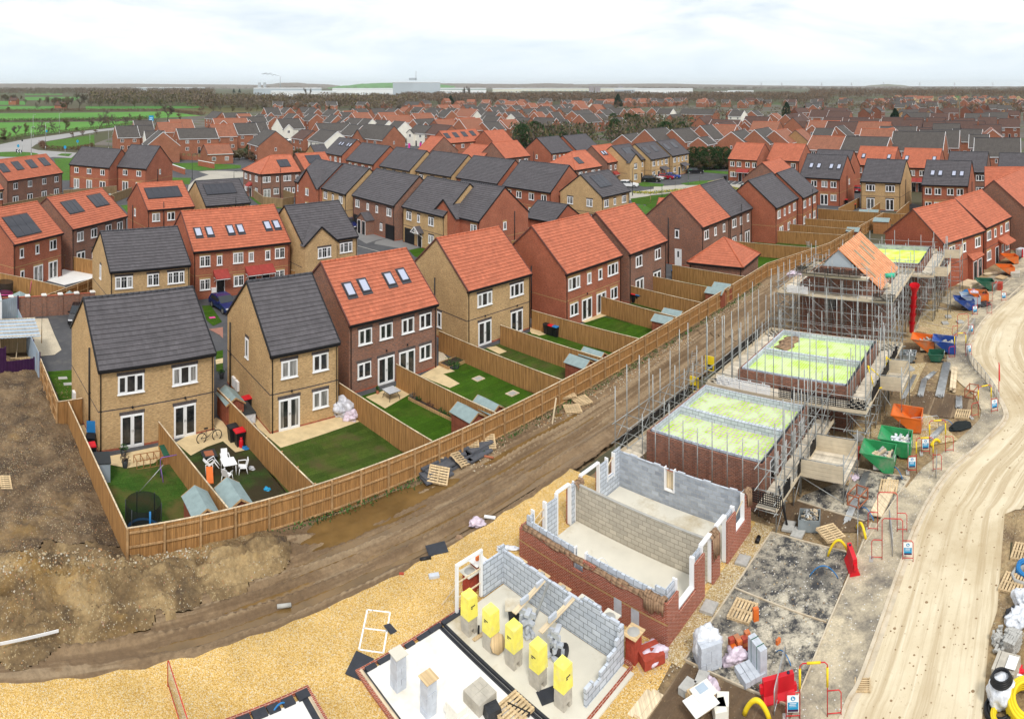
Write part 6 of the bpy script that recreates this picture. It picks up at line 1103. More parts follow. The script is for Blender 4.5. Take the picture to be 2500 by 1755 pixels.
pot('grey planter with leafy shrub beside the open patio door',Q(4,748,1155)); pot('grey planter with dry stems at the edge of the patio',Q(4,757,1222),plant='twig_brown'); pot('round dark pot by the planter box, left one of two',Q(5,752,622),.28,.3); pot('round dark pot by the planter box, right one of two',Q(5,778,622),.28,.3,plant='weed_green'); pot('small brown pot below the glass table window',Q(5,302,775),.14,.35,'terracotta'); pot('grey pot beside the silver covered heap',Q(5,30,888),.22,.4,'concrete_grey'); pot('dark planter with tall shrub between the two near houses',Q(4,1342,680),.22,.45)
t=thing('gymnastics_bar','purple gymnastics bar frame on the worn lawn','climbing frame',Q(4,1040,1270),R(48))
MB().tube([(-.7,0,0),(-.7,0,1.1),(-.6,0,1.2),(.6,0,1.2),(.7,0,1.1),(.7,0,0)],.025,'purple_tube',6).build('bar',t)
for x in(-.7,.7): MB().tube([(x,-.55,0),(x,0,.75),(x,.55,0)],.025,'purple_tube',6).build('leg',t)
tag(MB().tube([(0,0,.02),(1.1,.9,1.5)],.02,'galvanised',6).build('line_post',None,Q(4,838,1375)),'leaning grey washing line pole above the trampoline lawn','pole')
tag(MB().lathe([(0,.0),(.16,.06),(.22,.22),(.16,.38),(0,.44)],'red_plastic',12).build('ball',None,Q(4,645,1185)),'red ball behind the blue storage shed','ball')
t=thing('gas_bottle','red gas bottle beside the red lidded bin','gas bottle',Q(4,1460,1100)); MB().lathe([(.0,0),(.13,.02),(.14,.1),(.14,.48),(.08,.56),(0,.57)],'red_plastic',12).build('bottle',t); MB().tube([(0,0,.56),(0,0,.66)],.03,'galvanised',6).lathe([(.08,.58),(.09,.7),(.07,.7)],'red_plastic',8).build('valve',t)
def bagm(name,label,cat,p,m,sx,sy,sz,seed=1,group=None,rough=.25,rz=0):
 bm=bmesh.new(); bmesh.ops.create_icosphere(bm,subdivisions=4,radius=1)
 for v_ in bm.verts:
  n_=mn.noise(v_.co*1.5+Vector((seed*3.1,0,0)))*rough*1.8-abs(mn.noise(v_.co*2.6+Vector((0,seed*2.3,0))))*rough*1.3-abs(mn.noise(v_.co*5.5+Vector((seed,0,0))))*rough*.35
  v_.co*=1+n_; z=v_.co.z; v_.co=Vector((v_.co.x*sx,v_.co.y*sy,max(-.02,(z*.62+.42))*sz))
 me=bpy.data.meshes.new(name); bm.to_mesh(me); bm.free(); me.materials.append(MATS[m]); me.polygons.foreach_set('use_smooth',[True]*len(me.polygons)); return tag(ob(name,me,None,p,rz),label,cat,group)
bagm('bag','blue and white plastic bag lying on the muddy lawn near the chairs','bag',Q(4,1525,1232),'car_silver',.22,.16,.2,2); bagm('bag','pale blue plastic bag on the muddy lawn near the long fence','bag',Q(4,1618,1358),'sign_blue',.22,.16,.2,3); bagm('bag','blue bag on a tray beside the gas bottle','bag',Q(4,1483,1108),'blue_plastic',.25,.2,.18,4)
bagm('covered_heap','heap under silver and white sheeting on the sandstone patio','covered heap',Q(4,2080,905),'silver_sheet',1.0,.75,1.25,5,rough=.3); bagm('covered_heap','smaller lilac edged bundle beside the silver covered heap','covered heap',Q(4,2125,935),'lilac_sheet',.55,.4,.7,6,rough=.3)
t=thing('bench_frame','black crossed metal stand leaning near the corner of the second house','stand',Q(4,1640,955)); MB().bar((-.5,0,0),(.5,.1,.9),.08,.08,'dark_post').bar((.5,.0,0),(-.4,.1,.9),.08,.08,'dark_post').build('leg_frame',t); bagm('tarpaulin','dark crumpled tarpaulin on the patio beside the second house','tarpaulin',Q(4,1585,915),'black_sheet',.5,.35,.35,7)
t=thing('patio_table','glass topped garden table with thin dark legs on the patio','table',Q(5,385,805),R(45)); MB().box(-.5,-.5,.68,.5,.5,.70,'car_silver').build('tabletop',t); MB().box(-.52,-.52,.66,.52,.52,.679,'dark_post').build('rim',t)
for sx in(-.42,.42):
 for sy in(-.42,.42): MB().tube([(sx*.6,sy*.6,.67),(sx,sy,.3),(sx*1.1,sy*1.1,0)],.018,'dark_post',6).build('leg',t)
bed=pp(5,(488,812),(520,780),(762,905),(755,945)); patch('flower_bed',bed,.1,'bed_soil');
tag(MB().bar(bed[0]+Vector((0,0,.13)),bed[3]+Vector((0,0,.13)),.06,.26,'fence_rail').build('bed_edging'),'timber edging board along the flower bed beside the bright lawn','edging')
def plantclump(name,label,cat,p,m,n,sp,h,seed,group=None,leaf=.14,kind=None):
 r_=random.Random(seed); b=MB()
 for k in range(n):
  a=r_.uniform(0,6.28); rr_=sp*math.sqrt(r_.random()); c=Vector((rr_*math.cos(a),rr_*math.sin(a),r_.uniform(0,h)*(1-rr_/sp*.5))); d=Vector((r_.gauss(0,1),r_.gauss(0,1),r_.gauss(.7,.8))).normalized()*leaf; e=d.cross(Vector((r_.random(),r_.random(),r_.random()-.5))).normalized()*leaf*.28; b.face([c-d*.5-e,c-d*.5+e,c+d],m)
 b.fix=False; o=b.build(name,None,p); tag(o,label,cat,group,kind); return o
for i,(x,y,m) in enumerate([(520,800,'twig_grey'),(560,815,'shrub_green'),(625,855,'reddish_hedge'),(700,890,'shrub_green'),(735,912,'shrub_green')]): plantclump('garden_plant',['silvery tuft at the wall end of the flower bed','green shrub second along the flower bed','red spiky plant in the middle of the flower bed','green shrub towards the shed in the flower bed','small green plant beside the shed in the flower bed'][i],'plant',Q(5,x,y),m,90,.35,.5,20+i)
pl=thing('raised_planter','timber raised planter with dark soil and seedlings by the fence','planter',Q(5,770,590),R(-42)); MB().box(-.6,-1.3,0,-.55,1.3,.3,'fence_rail').box(.55,-1.3,0,.6,1.3,.3,'fence_rail').box(-.55,-1.3,0,.55,-1.25,.3,'fence_rail').box(-.55,1.25,0,.55,1.3,.3,'fence_rail').build('board_frame',pl); MB().box(-.55,-1.25,0,.55,1.25,.24,'bed_soil').build('soil',pl); o=plantclump('seedlings',None,None,(0,0,.25),'weed_green',120,.9,.15,31,leaf=.08); o.parent=pl
for i,(x,y) in enumerate(((912,686),(1118,776))): tag(MB().box(-.42,-.35,0,.42,.35,.05,'fence_cap').box(-.3,-.25,.05,.3,.25,.056,'concrete_grey').build('inspection_cover',None,Q(5,x,y)+Vector((0,0,.05)),R(45)),['square paved cover in the middle of the dark lawn','square paved cover near the fence end of the dark lawn'][i],'cover')
tag(MB().lathe([(0,.9),(.3,.75),(.22,1.6),(.03,2.1),(0,2.12)],'black_plastic',10).tube([(0,0,0),(0,0,2.1)],.03,'black_plastic',6).build('parasol',None,Q(5,1950,128)),'closed black parasol beside the brown house wall','parasol')
for i,(x,y) in enumerate(((380,682),(413,718))): tag(MB().box(-.35,-.22,0,.35,.22,.02,'concrete_grey').build('manhole_cover',None,Q(4,x,y)+Vector((0,0,.062)),R(45)),['grey cover plate on the front lawn at the left, farther one','grey cover plate on the front lawn at the left, nearer one'][i],'cover')
tag(MB().box(-.3,-.2,0,.3,.2,.03,'pink_plastic').build('manhole_cover',None,Q(4,1285,315)+Vector((0,0,.062)),R(45)),'pinkish square cover on the lawn in front of the parked blue car','cover')
# garden wall with stone caps, hoarding and compound at the left edge
w0,w1=Q(4,-60,195,2.0),Q(4,575,160,2.0); t=thing('garden_wall','long brown brick garden wall with white pillar caps','wall',Vector((w0.x,w0.y,0)),ang_of(w0,w1)); Lw=(w1-w0).length; MB().box(0,-.11,-.1,Lw,.11,2.0,'brick_brown').box(0,-.14,2.0,Lw,.14,2.06,'brick_engineering').build('brickwork',t)
for k in range(7): x=Lw*(k+.25)/6.4; p_=MB().box(x-.22,-.19,-.1,x+.22,.19,2.1,'brick_brown').build('pier',t); MB().hexa([(x-.27,-.24,2.1),(x+.27,-.24,2.1),(x+.27,.24,2.1),(x-.27,.24,2.1),(x-.22,-.2,2.22),(x+.22,-.2,2.22),(x+.22,.2,2.22),(x-.22,.2,2.22)],'white_paving').build('cap',p_)
def hoard(label,a,c,z,m='purple_paint',h=2.2,post='purple_paint'):
 a,c=Q(*a),Q(*c); t=thing('hoarding',label,'hoarding',a,ang_of(a,c),'purple site hoarding'); L_=(c-a).length; b=MB(); n=max(2,int(L_/.12))
 for k in range(n): x=L_*k/n; b.box(x,(k%2)*.025,.05,x+L_/n,(k%2)*.025+.03,h,m)
 b.build('sheet',t)
 for k in range(max(2,int(L_/2.2)+1)): x=L_*k/max(1,int(L_/2.2)); MB().box(x-.06,-.06,0,x+.06,.02,h+.12,post).build('post',t)
hoard('purple hoarding panel across the front of the left compound',(4,35,662),(4,205,640),0,h=1.1); hoard('purple hoarding at the very left edge of the photo',(4,-120,672),(4,32,662),0); hoard('pale corrugated hoarding with purple posts along the left compound',(4,240,700),(4,110,400),0,'corrugated_blue'); hoard('corrugated back panel of the left compound below the brick wall',(4,0,345),(4,108,318),0,'corrugated_blue')
p0=Q(4,110,570); t=thing('site_hut','open plywood hut with pale corrugated sheet roof in the left compound','hut',p0,R(50)); b=MB().box(-1.6,1.6,0,1.5,1.66,2.2,'plywood').box(-1.6,-.4,0,-1.54,1.6,2.2,'plywood').box(-1.6,-.4,0,1.5,-.36,.4,'plywood').bar((-.2,0,0),(.1,1.0,1.1),.06,.06,'pale_timber'); b.build('wall',t); b=MB()
for k in range(24): x=-1.8+k*.15; b.hexa([(x,-.7,2.15+.03*(k%2)),(x+.15,-.7,2.15+.03*(k%2)),(x+.15,2.5,2.55+.03*(k%2)),(x,2.5,2.55+.03*(k%2)),(x,-.7,2.17+.03*(k%2)),(x+.15,-.7,2.17+.03*(k%2)),(x+.15,2.5,2.57+.03*(k%2)),(x,2.5,2.57+.03*(k%2))],'corrugated_blue')
for k in range(6): b.bar((-1.85,-.5+k*.6,2.25+k*.075),(1.85,-.5+k*.6,2.25+k*.075),.06,.05,'fence_cap')
b.build('roof',t); bagm('tarpaulin','green tarpaulin lying in the left compound','tarpaulin',Q(4,90,310),'green_tarpaulin',.5,.4,.4,9)
t=thing('container','white site container cut by the left edge','container',Q(4,-50,345),R(48)); MB().box(-3,-1.2,.1,.9,1.2,2.5,'white_metal').build('body',t); MB().box(-3.02,-1.22,2.5,.92,1.22,2.56,'warehouse_roof').build('roof',t)
t=thing('swing','pink toy swing frame behind the brick garden wall','swing',Q(1,228,1385),R(20)); MB().tube([(-.7,-.4,0),(-.6,0,1.6),(.6,0,1.6),(.7,-.4,0)],.035,'pink_plastic',6).tube([(-.7,.4,0),(-.6,0,1.6)],.035,'pink_plastic',6).tube([(.7,.4,0),(.6,0,1.6)],.035,'pink_plastic',6).build('frame',t); MB().box(-.2,-.1,.5,.2,.1,.54,'white_upvc').tube([(-.2,0,.52),(-.2,0,1.6)],.01,'dark_post',4).tube([(.2,0,.52),(.2,0,1.6)],.01,'dark_post',4).build('seat',t)
shed('low red roofed playhouse behind the brick garden wall',Q(1,125,1400,1.5)-Vector((0,0,1.5)),w=1.8,l=1.6,wall='tile_red_canopy');
t=thing('trampoline','small black netted trampoline with pink ball at the left edge','trampoline',Q(1,30,1385)); MB().lathe([(.9,.4),(.95,1.6)],'net',16).build('safety_net',t); MB().lathe([(0,.4),(.9,.42),(.92,.36)],'pink_plastic',16).build('mat',t)
def car_proto(kind,paint):
 L_,W_,H_={'hatch':(4.0,1.75,1.45),'suv':(4.5,1.85,1.62),'van':(5.4,2.0,2.4)}[kind]; b=MB(); n=12
 if kind=='van': prof=[(-L_/2,.35),(-L_/2,1.2),(-L_/2+.08,H_),(L_/2-1.75,H_),(L_/2-.95,1.35),(L_/2-.1,1.1),(L_/2,.75),(L_/2,.35)]; belt=1.35; roof=(-L_/2+.08,L_/2-1.75)
 else:
  bz=.92 if kind=='hatch' else 1.02; prof=[(-L_/2,.35),(-L_/2,.8),(-L_/2+.12,bz),(-L_/2+.45,H_-.08),(-L_/2+.9,H_),(L_/2-2.1,H_-.02),(L_/2-1.25,bz),(L_/2-.25,bz-.18),(L_/2,.62),(L_/2,.35)]; belt=bz
 # cross-section rings: narrow the cabin above the belt
 k=len(b.v); ys=[]
 for x,z in prof:
  w_=W_/2*(1 if z<=belt+.02 else 1-.13*min(1,(z-belt)/(H_-belt))); ys.append(w_)
 for s in(-1,1):
  for (x,z),w_ in zip(prof,ys): b.v.append((x,s*w_,z))
 m=len(prof); mi=b.mi(paint)
 for i in range(m):
  j=(i+1)%m; b.f.append([k+i,k+j,k+m+j,k+m+i]); b.m.append(mi); b.sm.append(False)
 for s in(0,1):
  for tri in tessellate_polygon([[Vector((x,z,0)) for x,z in prof]]): b.f.append([k+s*m+t_ for t_ in tri]); b.m.append(mi); b.sm.append(False)
 return b,L_,W_,H_,belt,prof
CAR={}
def car(label,p,rz,kind='hatch',paint='car_black',group='parked cars',cat='car',name='car'):
 t=thing(name,label,cat,p,rz,group); key=(kind,paint)
 if key not in CAR:
  b,L_,W_,H_,belt,prof=car_proto(kind,paint); body=b.mesh('body'); g=MB();
  if kind=='van': g.hexa([(L_/2-1.68,-W_/2*.86,H_-.12),(L_/2-1.02,-W_/2*.95,1.4),(L_/2-1.02,W_/2*.95,1.4),(L_/2-1.68,W_/2*.86,H_-.12),(L_/2-1.64,-W_/2*.86,H_-.1),(L_/2-.98,-W_/2*.95,1.42),(L_/2-.98,W_/2*.95,1.42),(L_/2-1.64,W_/2*.86,H_-.1)],'car_glass'); side=[(L_/2-1.7,L_/2-1.15)]; zs=(1.4,H_-.35)
  else:
   g.face([(L_/2-2.06,-W_/2*.84,H_-.03),(L_/2-1.28,-W_/2*.95,belt+.03),(L_/2-1.28,W_/2*.95,belt+.03),(L_/2-2.06,W_/2*.84,H_-.03)],'car_glass'); g.v=[(x+.012,y,z+.012) for x,y,z in g.v]
   h=MB().face([(-L_/2+.14,-W_/2*.93,belt+.04),(-L_/2+.43,-W_/2*.86,H_-.12),(-L_/2+.43,W_/2*.86,H_-.12),(-L_/2+.14,W_/2*.93,belt+.04)],'car_glass'); k_=len(g.v); g.v+= [(x-.012,y,z+.006) for x,y,z in h.v]; g.f+=[[k_+i for i in f] for f in h.f]; g.m+=h.m; g.sm+=h.sm
   side=[(-L_/2+.55,-.28),(-.22,L_/2-1.75)]; zs=(belt+.04,H_-.1)
  for s in(-1,1):
   for a,c_ in side: g.face([(a-.1,s*(W_/2+.004),zs[0]),(c_+.25,s*(W_/2+.004),zs[0]),(c_-.08,s*(W_/2*.88+.012),zs[1]),(a+.1,s*(W_/2*.88+.012),zs[1])],'car_glass')
  g.fix=False; glass=g.mesh('window_glazing'); r=.33 if kind!='van' else .36
  wh=MB().tube([(0,-.11,0),(0,.11,0)],r,'tyre',14).tube([(0,-.118,0),(0,.118,0)],r*.62,'wheel_rim',10).mesh('wheel'); hl=MB().box(-.06,-.2,-.07,.03,.2,.07,'head_lamp').mesh('headlight'); tl=MB().box(-.03,-.13,-.09,.05,.13,.09,'tail_lamp').mesh('tail_light')
  nd=MB().box(-L_/2-.03,-W_/2*.9,.3,-L_/2+.1,W_/2*.9,.5,'tyre').box(L_/2-.1,-W_/2*.9,.3,L_/2+.03,W_/2*.9,.48,'tyre').box(-L_/2-.035,-.26,.55,-L_/2-.005,.26,.66,'sign_white').box(L_/2,-.26,.42,L_/2+.04,.26,.53,'sign_white').mesh('bumper_trim'); mr=MB().box(-.06,-.1,-.06,.08,.1,.08,paint).mesh('mirror'); CAR[key]=(body,glass,wh,hl,tl,nd,mr,L_,W_,H_,belt,r)
 body,glass,wh,hl,tl,nd,mr,L_,W_,H_,belt,r=CAR[key]; ob('body',body,t); ob('window_glazing',glass,t); ob('bumper_trim',nd,t)
 for x in(-L_/2+.75,L_/2-.8):
  for y in(-W_/2+.1,W_/2-.1): ob('wheel',wh,t,(x,y,r))
 for y in(-W_/2+.24,W_/2-.24): ob('headlight',hl,t,(L_/2-.06,y,.68 if kind!='van' else .85)); ob('tail_light',tl,t,(-L_/2,y,.85))
 for y in(-W_/2-.09,W_/2+.09): ob('mirror',mr,t,(L_/2-1.55,y,belt+.06))
 return t
car('dark blue car parked on the drive in front of the red terrace with canopies',Q(4,1360,262),R(-38),'hatch','car_blue'); car('black car nose just showing behind the gable of the nearest house',Q(4,480,330),R(-60),'hatch','car_black')
for lab,n,x,y,rz,k,pn in [('black estate car, first of four parked side by side',12,415,1212,-20,'suv','car_black'),('white car behind the black one in the parking row',12,465,1192,-20,'hatch','car_white'),('red car in the parking row',12,578,1183,-22,'hatch','car_red'),('bright blue car at the right end of the parking row',12,655,1172,-22,'hatch','car_bright_blue'),('black car parked alone by the dark hedge',12,905,1118,-14,'suv','car_black'),('white car with black windows parked near the small buff house',12,158,1272,-20,'suv','car_white'),('pale green car half hidden behind the grey roof, far street',12,1505,1300,30,'hatch','car_green'),('white van parked by the old brick houses near the roundabout',9,1985,830,-60,'van','car_white'),('white car beside the caravan',10,915,850,-20,'hatch','car_white'),('red car squeezed between two houses in the middle street',2,130,925,-60,'hatch','car_red'),('dark blue car squeezed between two houses in the middle street',2,145,955,-60,'hatch','car_blue'),('silver car under the flags beside the bushes',10,2250,868,-20,'hatch','car_silver'),('second silver car under the flags beside the bushes',10,2250,905,-20,'hatch','car_silver'),('white car beside the orange roofed brown house with the flag',11,130,800,30,'hatch','car_white'),('red car beside the buff pair seen between houses',3,1265,735,50,'hatch','car_red'),('dark car on the far estate road behind the white gable',11,1310,510,-15,'hatch','car_blue'),('dark car parked at the far brick terrace',9,2250,815,-40,'hatch','car_black'),('silver car on the far street left of the thicket',12,100,600,-20,'hatch','car_silver'),('dark car on the far street left of the thicket',12,15,618,-20,'hatch','car_black')]: car(lab,Q(n,x,y),R(rz),k,pn,name='van' if k=='van' else 'car',cat='van' if k=='van' else 'car')
t=thing('caravan','white touring caravan parked among the old houses','caravan',Q(10,790,835),R(-30)); b=MB(); pr=[(-2.6,.5),(-2.7,1.5),(-2.4,2.5),(2.2,2.55),(2.7,1.6),(2.6,.5)]; b.sweep([(a,z) for a,z in pr],(-1.1,1.1),'car_white'); b.v=[(y,x,z) for x,y,z in b.v]; b.build('body',t); MB().box(-1.6,-1.13,1.4,-.6,-1.105,2.0,'car_glass').box(.3,-1.13,1.4,1.2,-1.105,2.0,'car_glass').box(2.62,-.8,1.5,2.72,.8,2.0,'car_glass').build('window_glazing',t); MB().tube([(0,-1.15,.33),(0,-.95,.33)],.33,'tyre',12).build('wheel',t); MB().tube([(2.6,0,.5),(3.6,0,.5)],.05,'galvanised',6).build('tow_bar',t)
def lamp(label,n,xt,yt,xb,yb,m='galvanised',group='street lamps',arm=1.):
 b=Q(n,xb,yb); yb_,yt_=q(n,xb,yb)[1],q(n,xt,yt)[1]; h=(yb_-yt_)/(yb_-YH)*HC if yt_<yb_ else 6; t=thing('street_lamp',label,'street lamp',b,0,group); r=.09 if h>7.5 else .06
 MB().tube([(0,0,0),(0,0,1.2)],r*1.5,m,8).tube([(0,0,1.2),(0,0,h)],r,m,8,r1=r*.6).build('pole',t); MB().tube([(0,0,h),(arm,0,h+.1)],r*.5,m,6).box(arm-.1,-.15,h+.05,arm+.5,.15,h+.2,m).build('lantern',t)
for i,a in enumerate([(350,550,350,885),(508,502,510,805),(665,395,665,628),(372,416,372,668),(1007,622,1008,802),(1215,592,1217,815)]): lamp(['tall pale street lamp at the roundabout','tall street lamp at the junction right of the roundabout','tall street lamp on the far verge of the main road, nearer the bend','tall street lamp on the far verge of the main road, nearer the edge','street lamp beside the first old brick house','street lamp in front of the old brick gables'][i],9,*a,group='tall street lamps along the main road')
lamp('dark street lamp beside the pale street',1,1197,503,1197,660,'dark_post'); lamp('dark street lamp beside the hipped corner house',10,327,1188,327,1300,'dark_post',arm=.4); lamp('green street lamp on the round green',2,2082,652,2082,810,'skip_dark_green',arm=.4); lamp('green street lamp near the parked blue car',12,828,1082,828,1250,'skip_dark_green',arm=.4); lamp('dark street lamp beside the small buff house',12,203,1058,203,1370,'dark_post',arm=.4)
for i,(n,x,y,h) in enumerate([(9,205,840,2.4),(9,523,655,2.4),(9,870,790,2.6),(9,730,880,3.0),(9,250,830,4.)]):
 t=thing('road_sign',['blue round keep left sign at the roundabout','blue sign on the main road bend','blue sign by the grass verge','blue sign beside the path crossing','dark sign above the roundabout approach'][i],'road sign',Q(n,x,y),0,'road signs'); MB().tube([(0,0,0),(0,0,h)],.05,'galvanised',6).build('post',t); MB().tube([(0,-.06,h),(0,-.03,h)],.55 if i!=4 else .4,'sign_blue' if i!=4 else 'dark_post',14).build('plate',t)
t=thing('chevron_sign','black and white chevron board on the roundabout','road sign',Q(9,212,868),0); b=MB().box(-1.3,-.03,.9,1.3,.03,1.9,'sign_ink')
for k in range(2):
 x=-.9+k*1.15; b.hexa([(x+.55,-.04,1.85),(x+.95,-.04,1.85),(x+.4,-.04,1.4),(x,-.04,1.4),(x+.55,-.031,1.85),(x+.95,-.031,1.85),(x+.4,-.031,1.4),(x,-.031,1.4)],'sign_white').hexa([(x,-.04,1.4),(x+.4,-.04,1.4),(x+.95,-.04,.95),(x+.55,-.04,.95),(x,-.031,1.4),(x+.4,-.031,1.4),(x+.95,-.031,.95),(x+.55,-.031,.95)],'sign_white')
b.build('board',t); MB().box(-.9,-.02,0,-.8,.02,.9,'galvanised').box(.8,-.02,0,.9,.02,.9,'galvanised').build('post_frame',t)
t=thing('road_sign','large blue direction sign beside the main road far left','road sign',Q(9,1695,520),0); MB().box(-1.6,-.05,2,1.6,.05,5.2,'sign_blue').box(-1.2,-.06,3.6,1.0,-.051,3.9,'sign_white').box(-1.2,-.06,2.7,.6,-.051,3.,'sign_white').build('board',t); MB().box(-1.2,-.05,0,-1.05,.05,2,'galvanised').box(1.05,-.05,0,1.2,.05,2,'galvanised').build('post_frame',t)
for i,(n,x,y,m) in enumerate([(10,1850,930,'flag_blue'),(10,2015,960,'flag_magenta'),(10,2098,985,'flag_magenta'),(10,2185,985,'flag_blue'),(10,2277,1005,'flag_magenta'),(11,108,905,'flag_magenta')]):
 t=thing('feather_flag',['blue feather flag, first from the left behind the grey roofs','magenta feather flag, second from the left behind the grey roofs','magenta feather flag, third from the left behind the grey roofs','blue feather flag, fourth from the left behind the grey roofs','magenta feather flag, fifth from the left behind the grey roofs','magenta feather flag at the corner of the brown house with orange roof'][i],'flag',Q(n,x,y),0,'feather flags'); MB().tube([(0,0,0),(0,0,3.6),(.15,0,4.1),(.45,0,4.3)],.03,'white_metal',6).build('pole',t); MB().hexa([(.03,-.01,1.2),(.5,-.01,1.4),(.5,.01,1.4),(.03,.01,1.2),(.1,-.01,4.0),(.85,-.01,3.9),(.85,.01,3.9),(.1,.01,4.0)],m).build('banner',t)
for i,(a,c) in enumerate((((9,1870,1010),(9,2070,1085)),((9,2225,985),(9,2400,1020)))):
 a,c=Q(*a),Q(*c); t=thing('entrance_wall',['low red brick entrance wall with pale coping, left of the street mouth','low red brick entrance wall with pale coping, right of the street mouth'][i],'wall',a,ang_of(a,c)); L_=(c-a).length; MB().box(0,-.15,0,L_,.15,1.5,'brick_red').build('brickwork',t); MB().box(-.05,-.2,1.5,L_+.05,.2,1.6,'white_paving').build('coping',t)
a,c=Q(9,1920,905),Q(9,2330,935); t=thing('garden_wall','brick wall with pillars and railings in front of the white van','wall',a,ang_of(a,c)); L_=(c-a).length; MB().box(0,-.12,0,L_,.12,1.2,'brick_old').build('brickwork',t)
for k in range(8): MB().box(L_*k/7-.25,-.2,0,L_*k/7+.25,.2,2.2,'brick_old').build('pier',t)
MB().box(0,-.03,1.2,L_,.03,2.0,'fence_old').build('railing_panel',t)
PAL={}
def pallet_parts():
 b=MB()
 for k in range(7): y=-.5+k*.155; b.box(-.6,y,.10,.6,y+.095,.122,'pallet_wood')
 c=MB()
 for x in(-.55,0,.55): c.box(x-.045,-.5,.022,x+.045,.5,.1,'pallet_wood')
 for y in(-.5,-.04,.42): c.box(-.6,y,0,.6,y+.09,.022,'pallet_wood')
 return b.mesh('deck_boards'),c.mesh('bearer_frame')
def pallet(label,p,rz=0,tilt=(0,0),group='loose wooden pallets'):
 if not PAL: PAL['d'],PAL['b']=pallet_parts()
 t=thing('pallet',label,'pallet',p,0,group); t.rotation_euler=(R(tilt[0]),R(tilt[1]),rz); ob('deck_boards',PAL['d'],t); ob('bearer_frame',PAL['b'],t); return t
for lab,n,x,y,rz,ti,z in [('pallet topmost of the pile by the long fence',5,942,1045,.5,(12,8),.6),('pallet leaning below the topmost one by the long fence',5,958,1100,.2,(25,5),.35),('pallet lying flat on the middle of the dark foam sheets',5,858,1118,.1,(6,-4),.5),('pallet standing on edge against the dark foam sheets',5,800,1215,1.2,(30,20),.4),('pallet leaning on the near end of the dark foam sheets',5,670,1300,.0,(30,8),.3),('pallet on top of the left end of the dark foam sheets',5,632,1205,.4,(8,5),.62),
('pallet on a low stack by the fence bend in the track',5,1448,815,.3,(3,3),.4),('pallet lying askew on yellow stones by the fence',5,1540,830,.5,(8,0),.12),('pallet lying on the edge of the mud track',5,1482,878,.15,(5,3),.1),('pallet alone on the dusty tarmac bay',8,545,895,.85,(0,0),.1),('pallet beside the pile of boards on the second bay',8,1455,115,.9,(0,0),.12),('broken pallet leaning in the dark soil by the low scaffold',8,1090,425,.25,(10,12),.25),('pallet under the stacked tubes near the barriers',6,1862,905,.75,(0,0),.05),('pallet with pinkish plastic by the green skips',6,1140,1295,.8,(0,0),.1),('pallet at the right edge under the blue pipe coil',19,1190,575,.5,(0,0),.05),('pallet at the right edge above the blue pipe coil',19,1270,330,.6,(0,0),.05),('pallet at the bottom edge on the white slab',7,1155,1535,.75,(0,0),.2),('small pallet on the yellow plot below the chute',14,1355,1262,.6,(0,0),.1),('pallet by the orange skips at the far end of the site',14,2085,770,.3,(4,0),.15),('pale pallet on the spoil at the left edge',4,5,1350,.9,(10,5),.3)]: pallet(lab,Q(n,x,y)+Vector((0,0,z)),rz,ti)
r_=random.Random(5)
for i,(x,y,z) in enumerate([(650,1275,0),(640,1262,.2),(660,1245,.4),(610,1225,.6),(770,1200,0),(775,1180,.2),(735,1165,.4),(750,1150,.6),(895,1145,0),(870,1130,.2),(900,1115,.4)]):
 FB=tag(MB().hexa([(-.95,-.62,0),(.95,-.6,0),(.95,.62,0),(-.92,.62,0),(-.95,-.62,.11),(.95,-.6,.11),(.95,.62,.11),(-.92,.62,.11)],'insulation_foam').build('foam_board',None,Q(5,x,y)+Vector((0,0,z*.62+.1)),R(35+r_.uniform(-14,14))),'x','foam board','dark foam boards heaped by the fence'); OG.setdefault('dark grey foam board in the heap by the long fence',[]).append((x,FB))
tag(MB().box(-.35,-.1,0,.35,.1,.2,'grey_block').build('kerb_block',None,Q(5,742,1105)+Vector((0,0,.5)),R(-40)),'pale block lying on top of the dark foam boards','block'); tag(MB().tube([(0,0,.1),(1.6,-.5,.12)],.07,'terracotta',8).build('clay_pipe',None,Q(5,850,1140)),'orange pipe lying beside the dark foam boards','pipe')
for i,(n,x,y,l) in enumerate([(5,1360,960,1.6),(14,700,1065,2.6)]): tag(MB().bar((0,0,.05),(.3,.5,l),.1,.03,'pale_timber').build('plank',None,Q(n,x,y)),['timber plank leaning in the mud by the pallets','long timber plank leaning on the tall scaffold'][i],'plank')
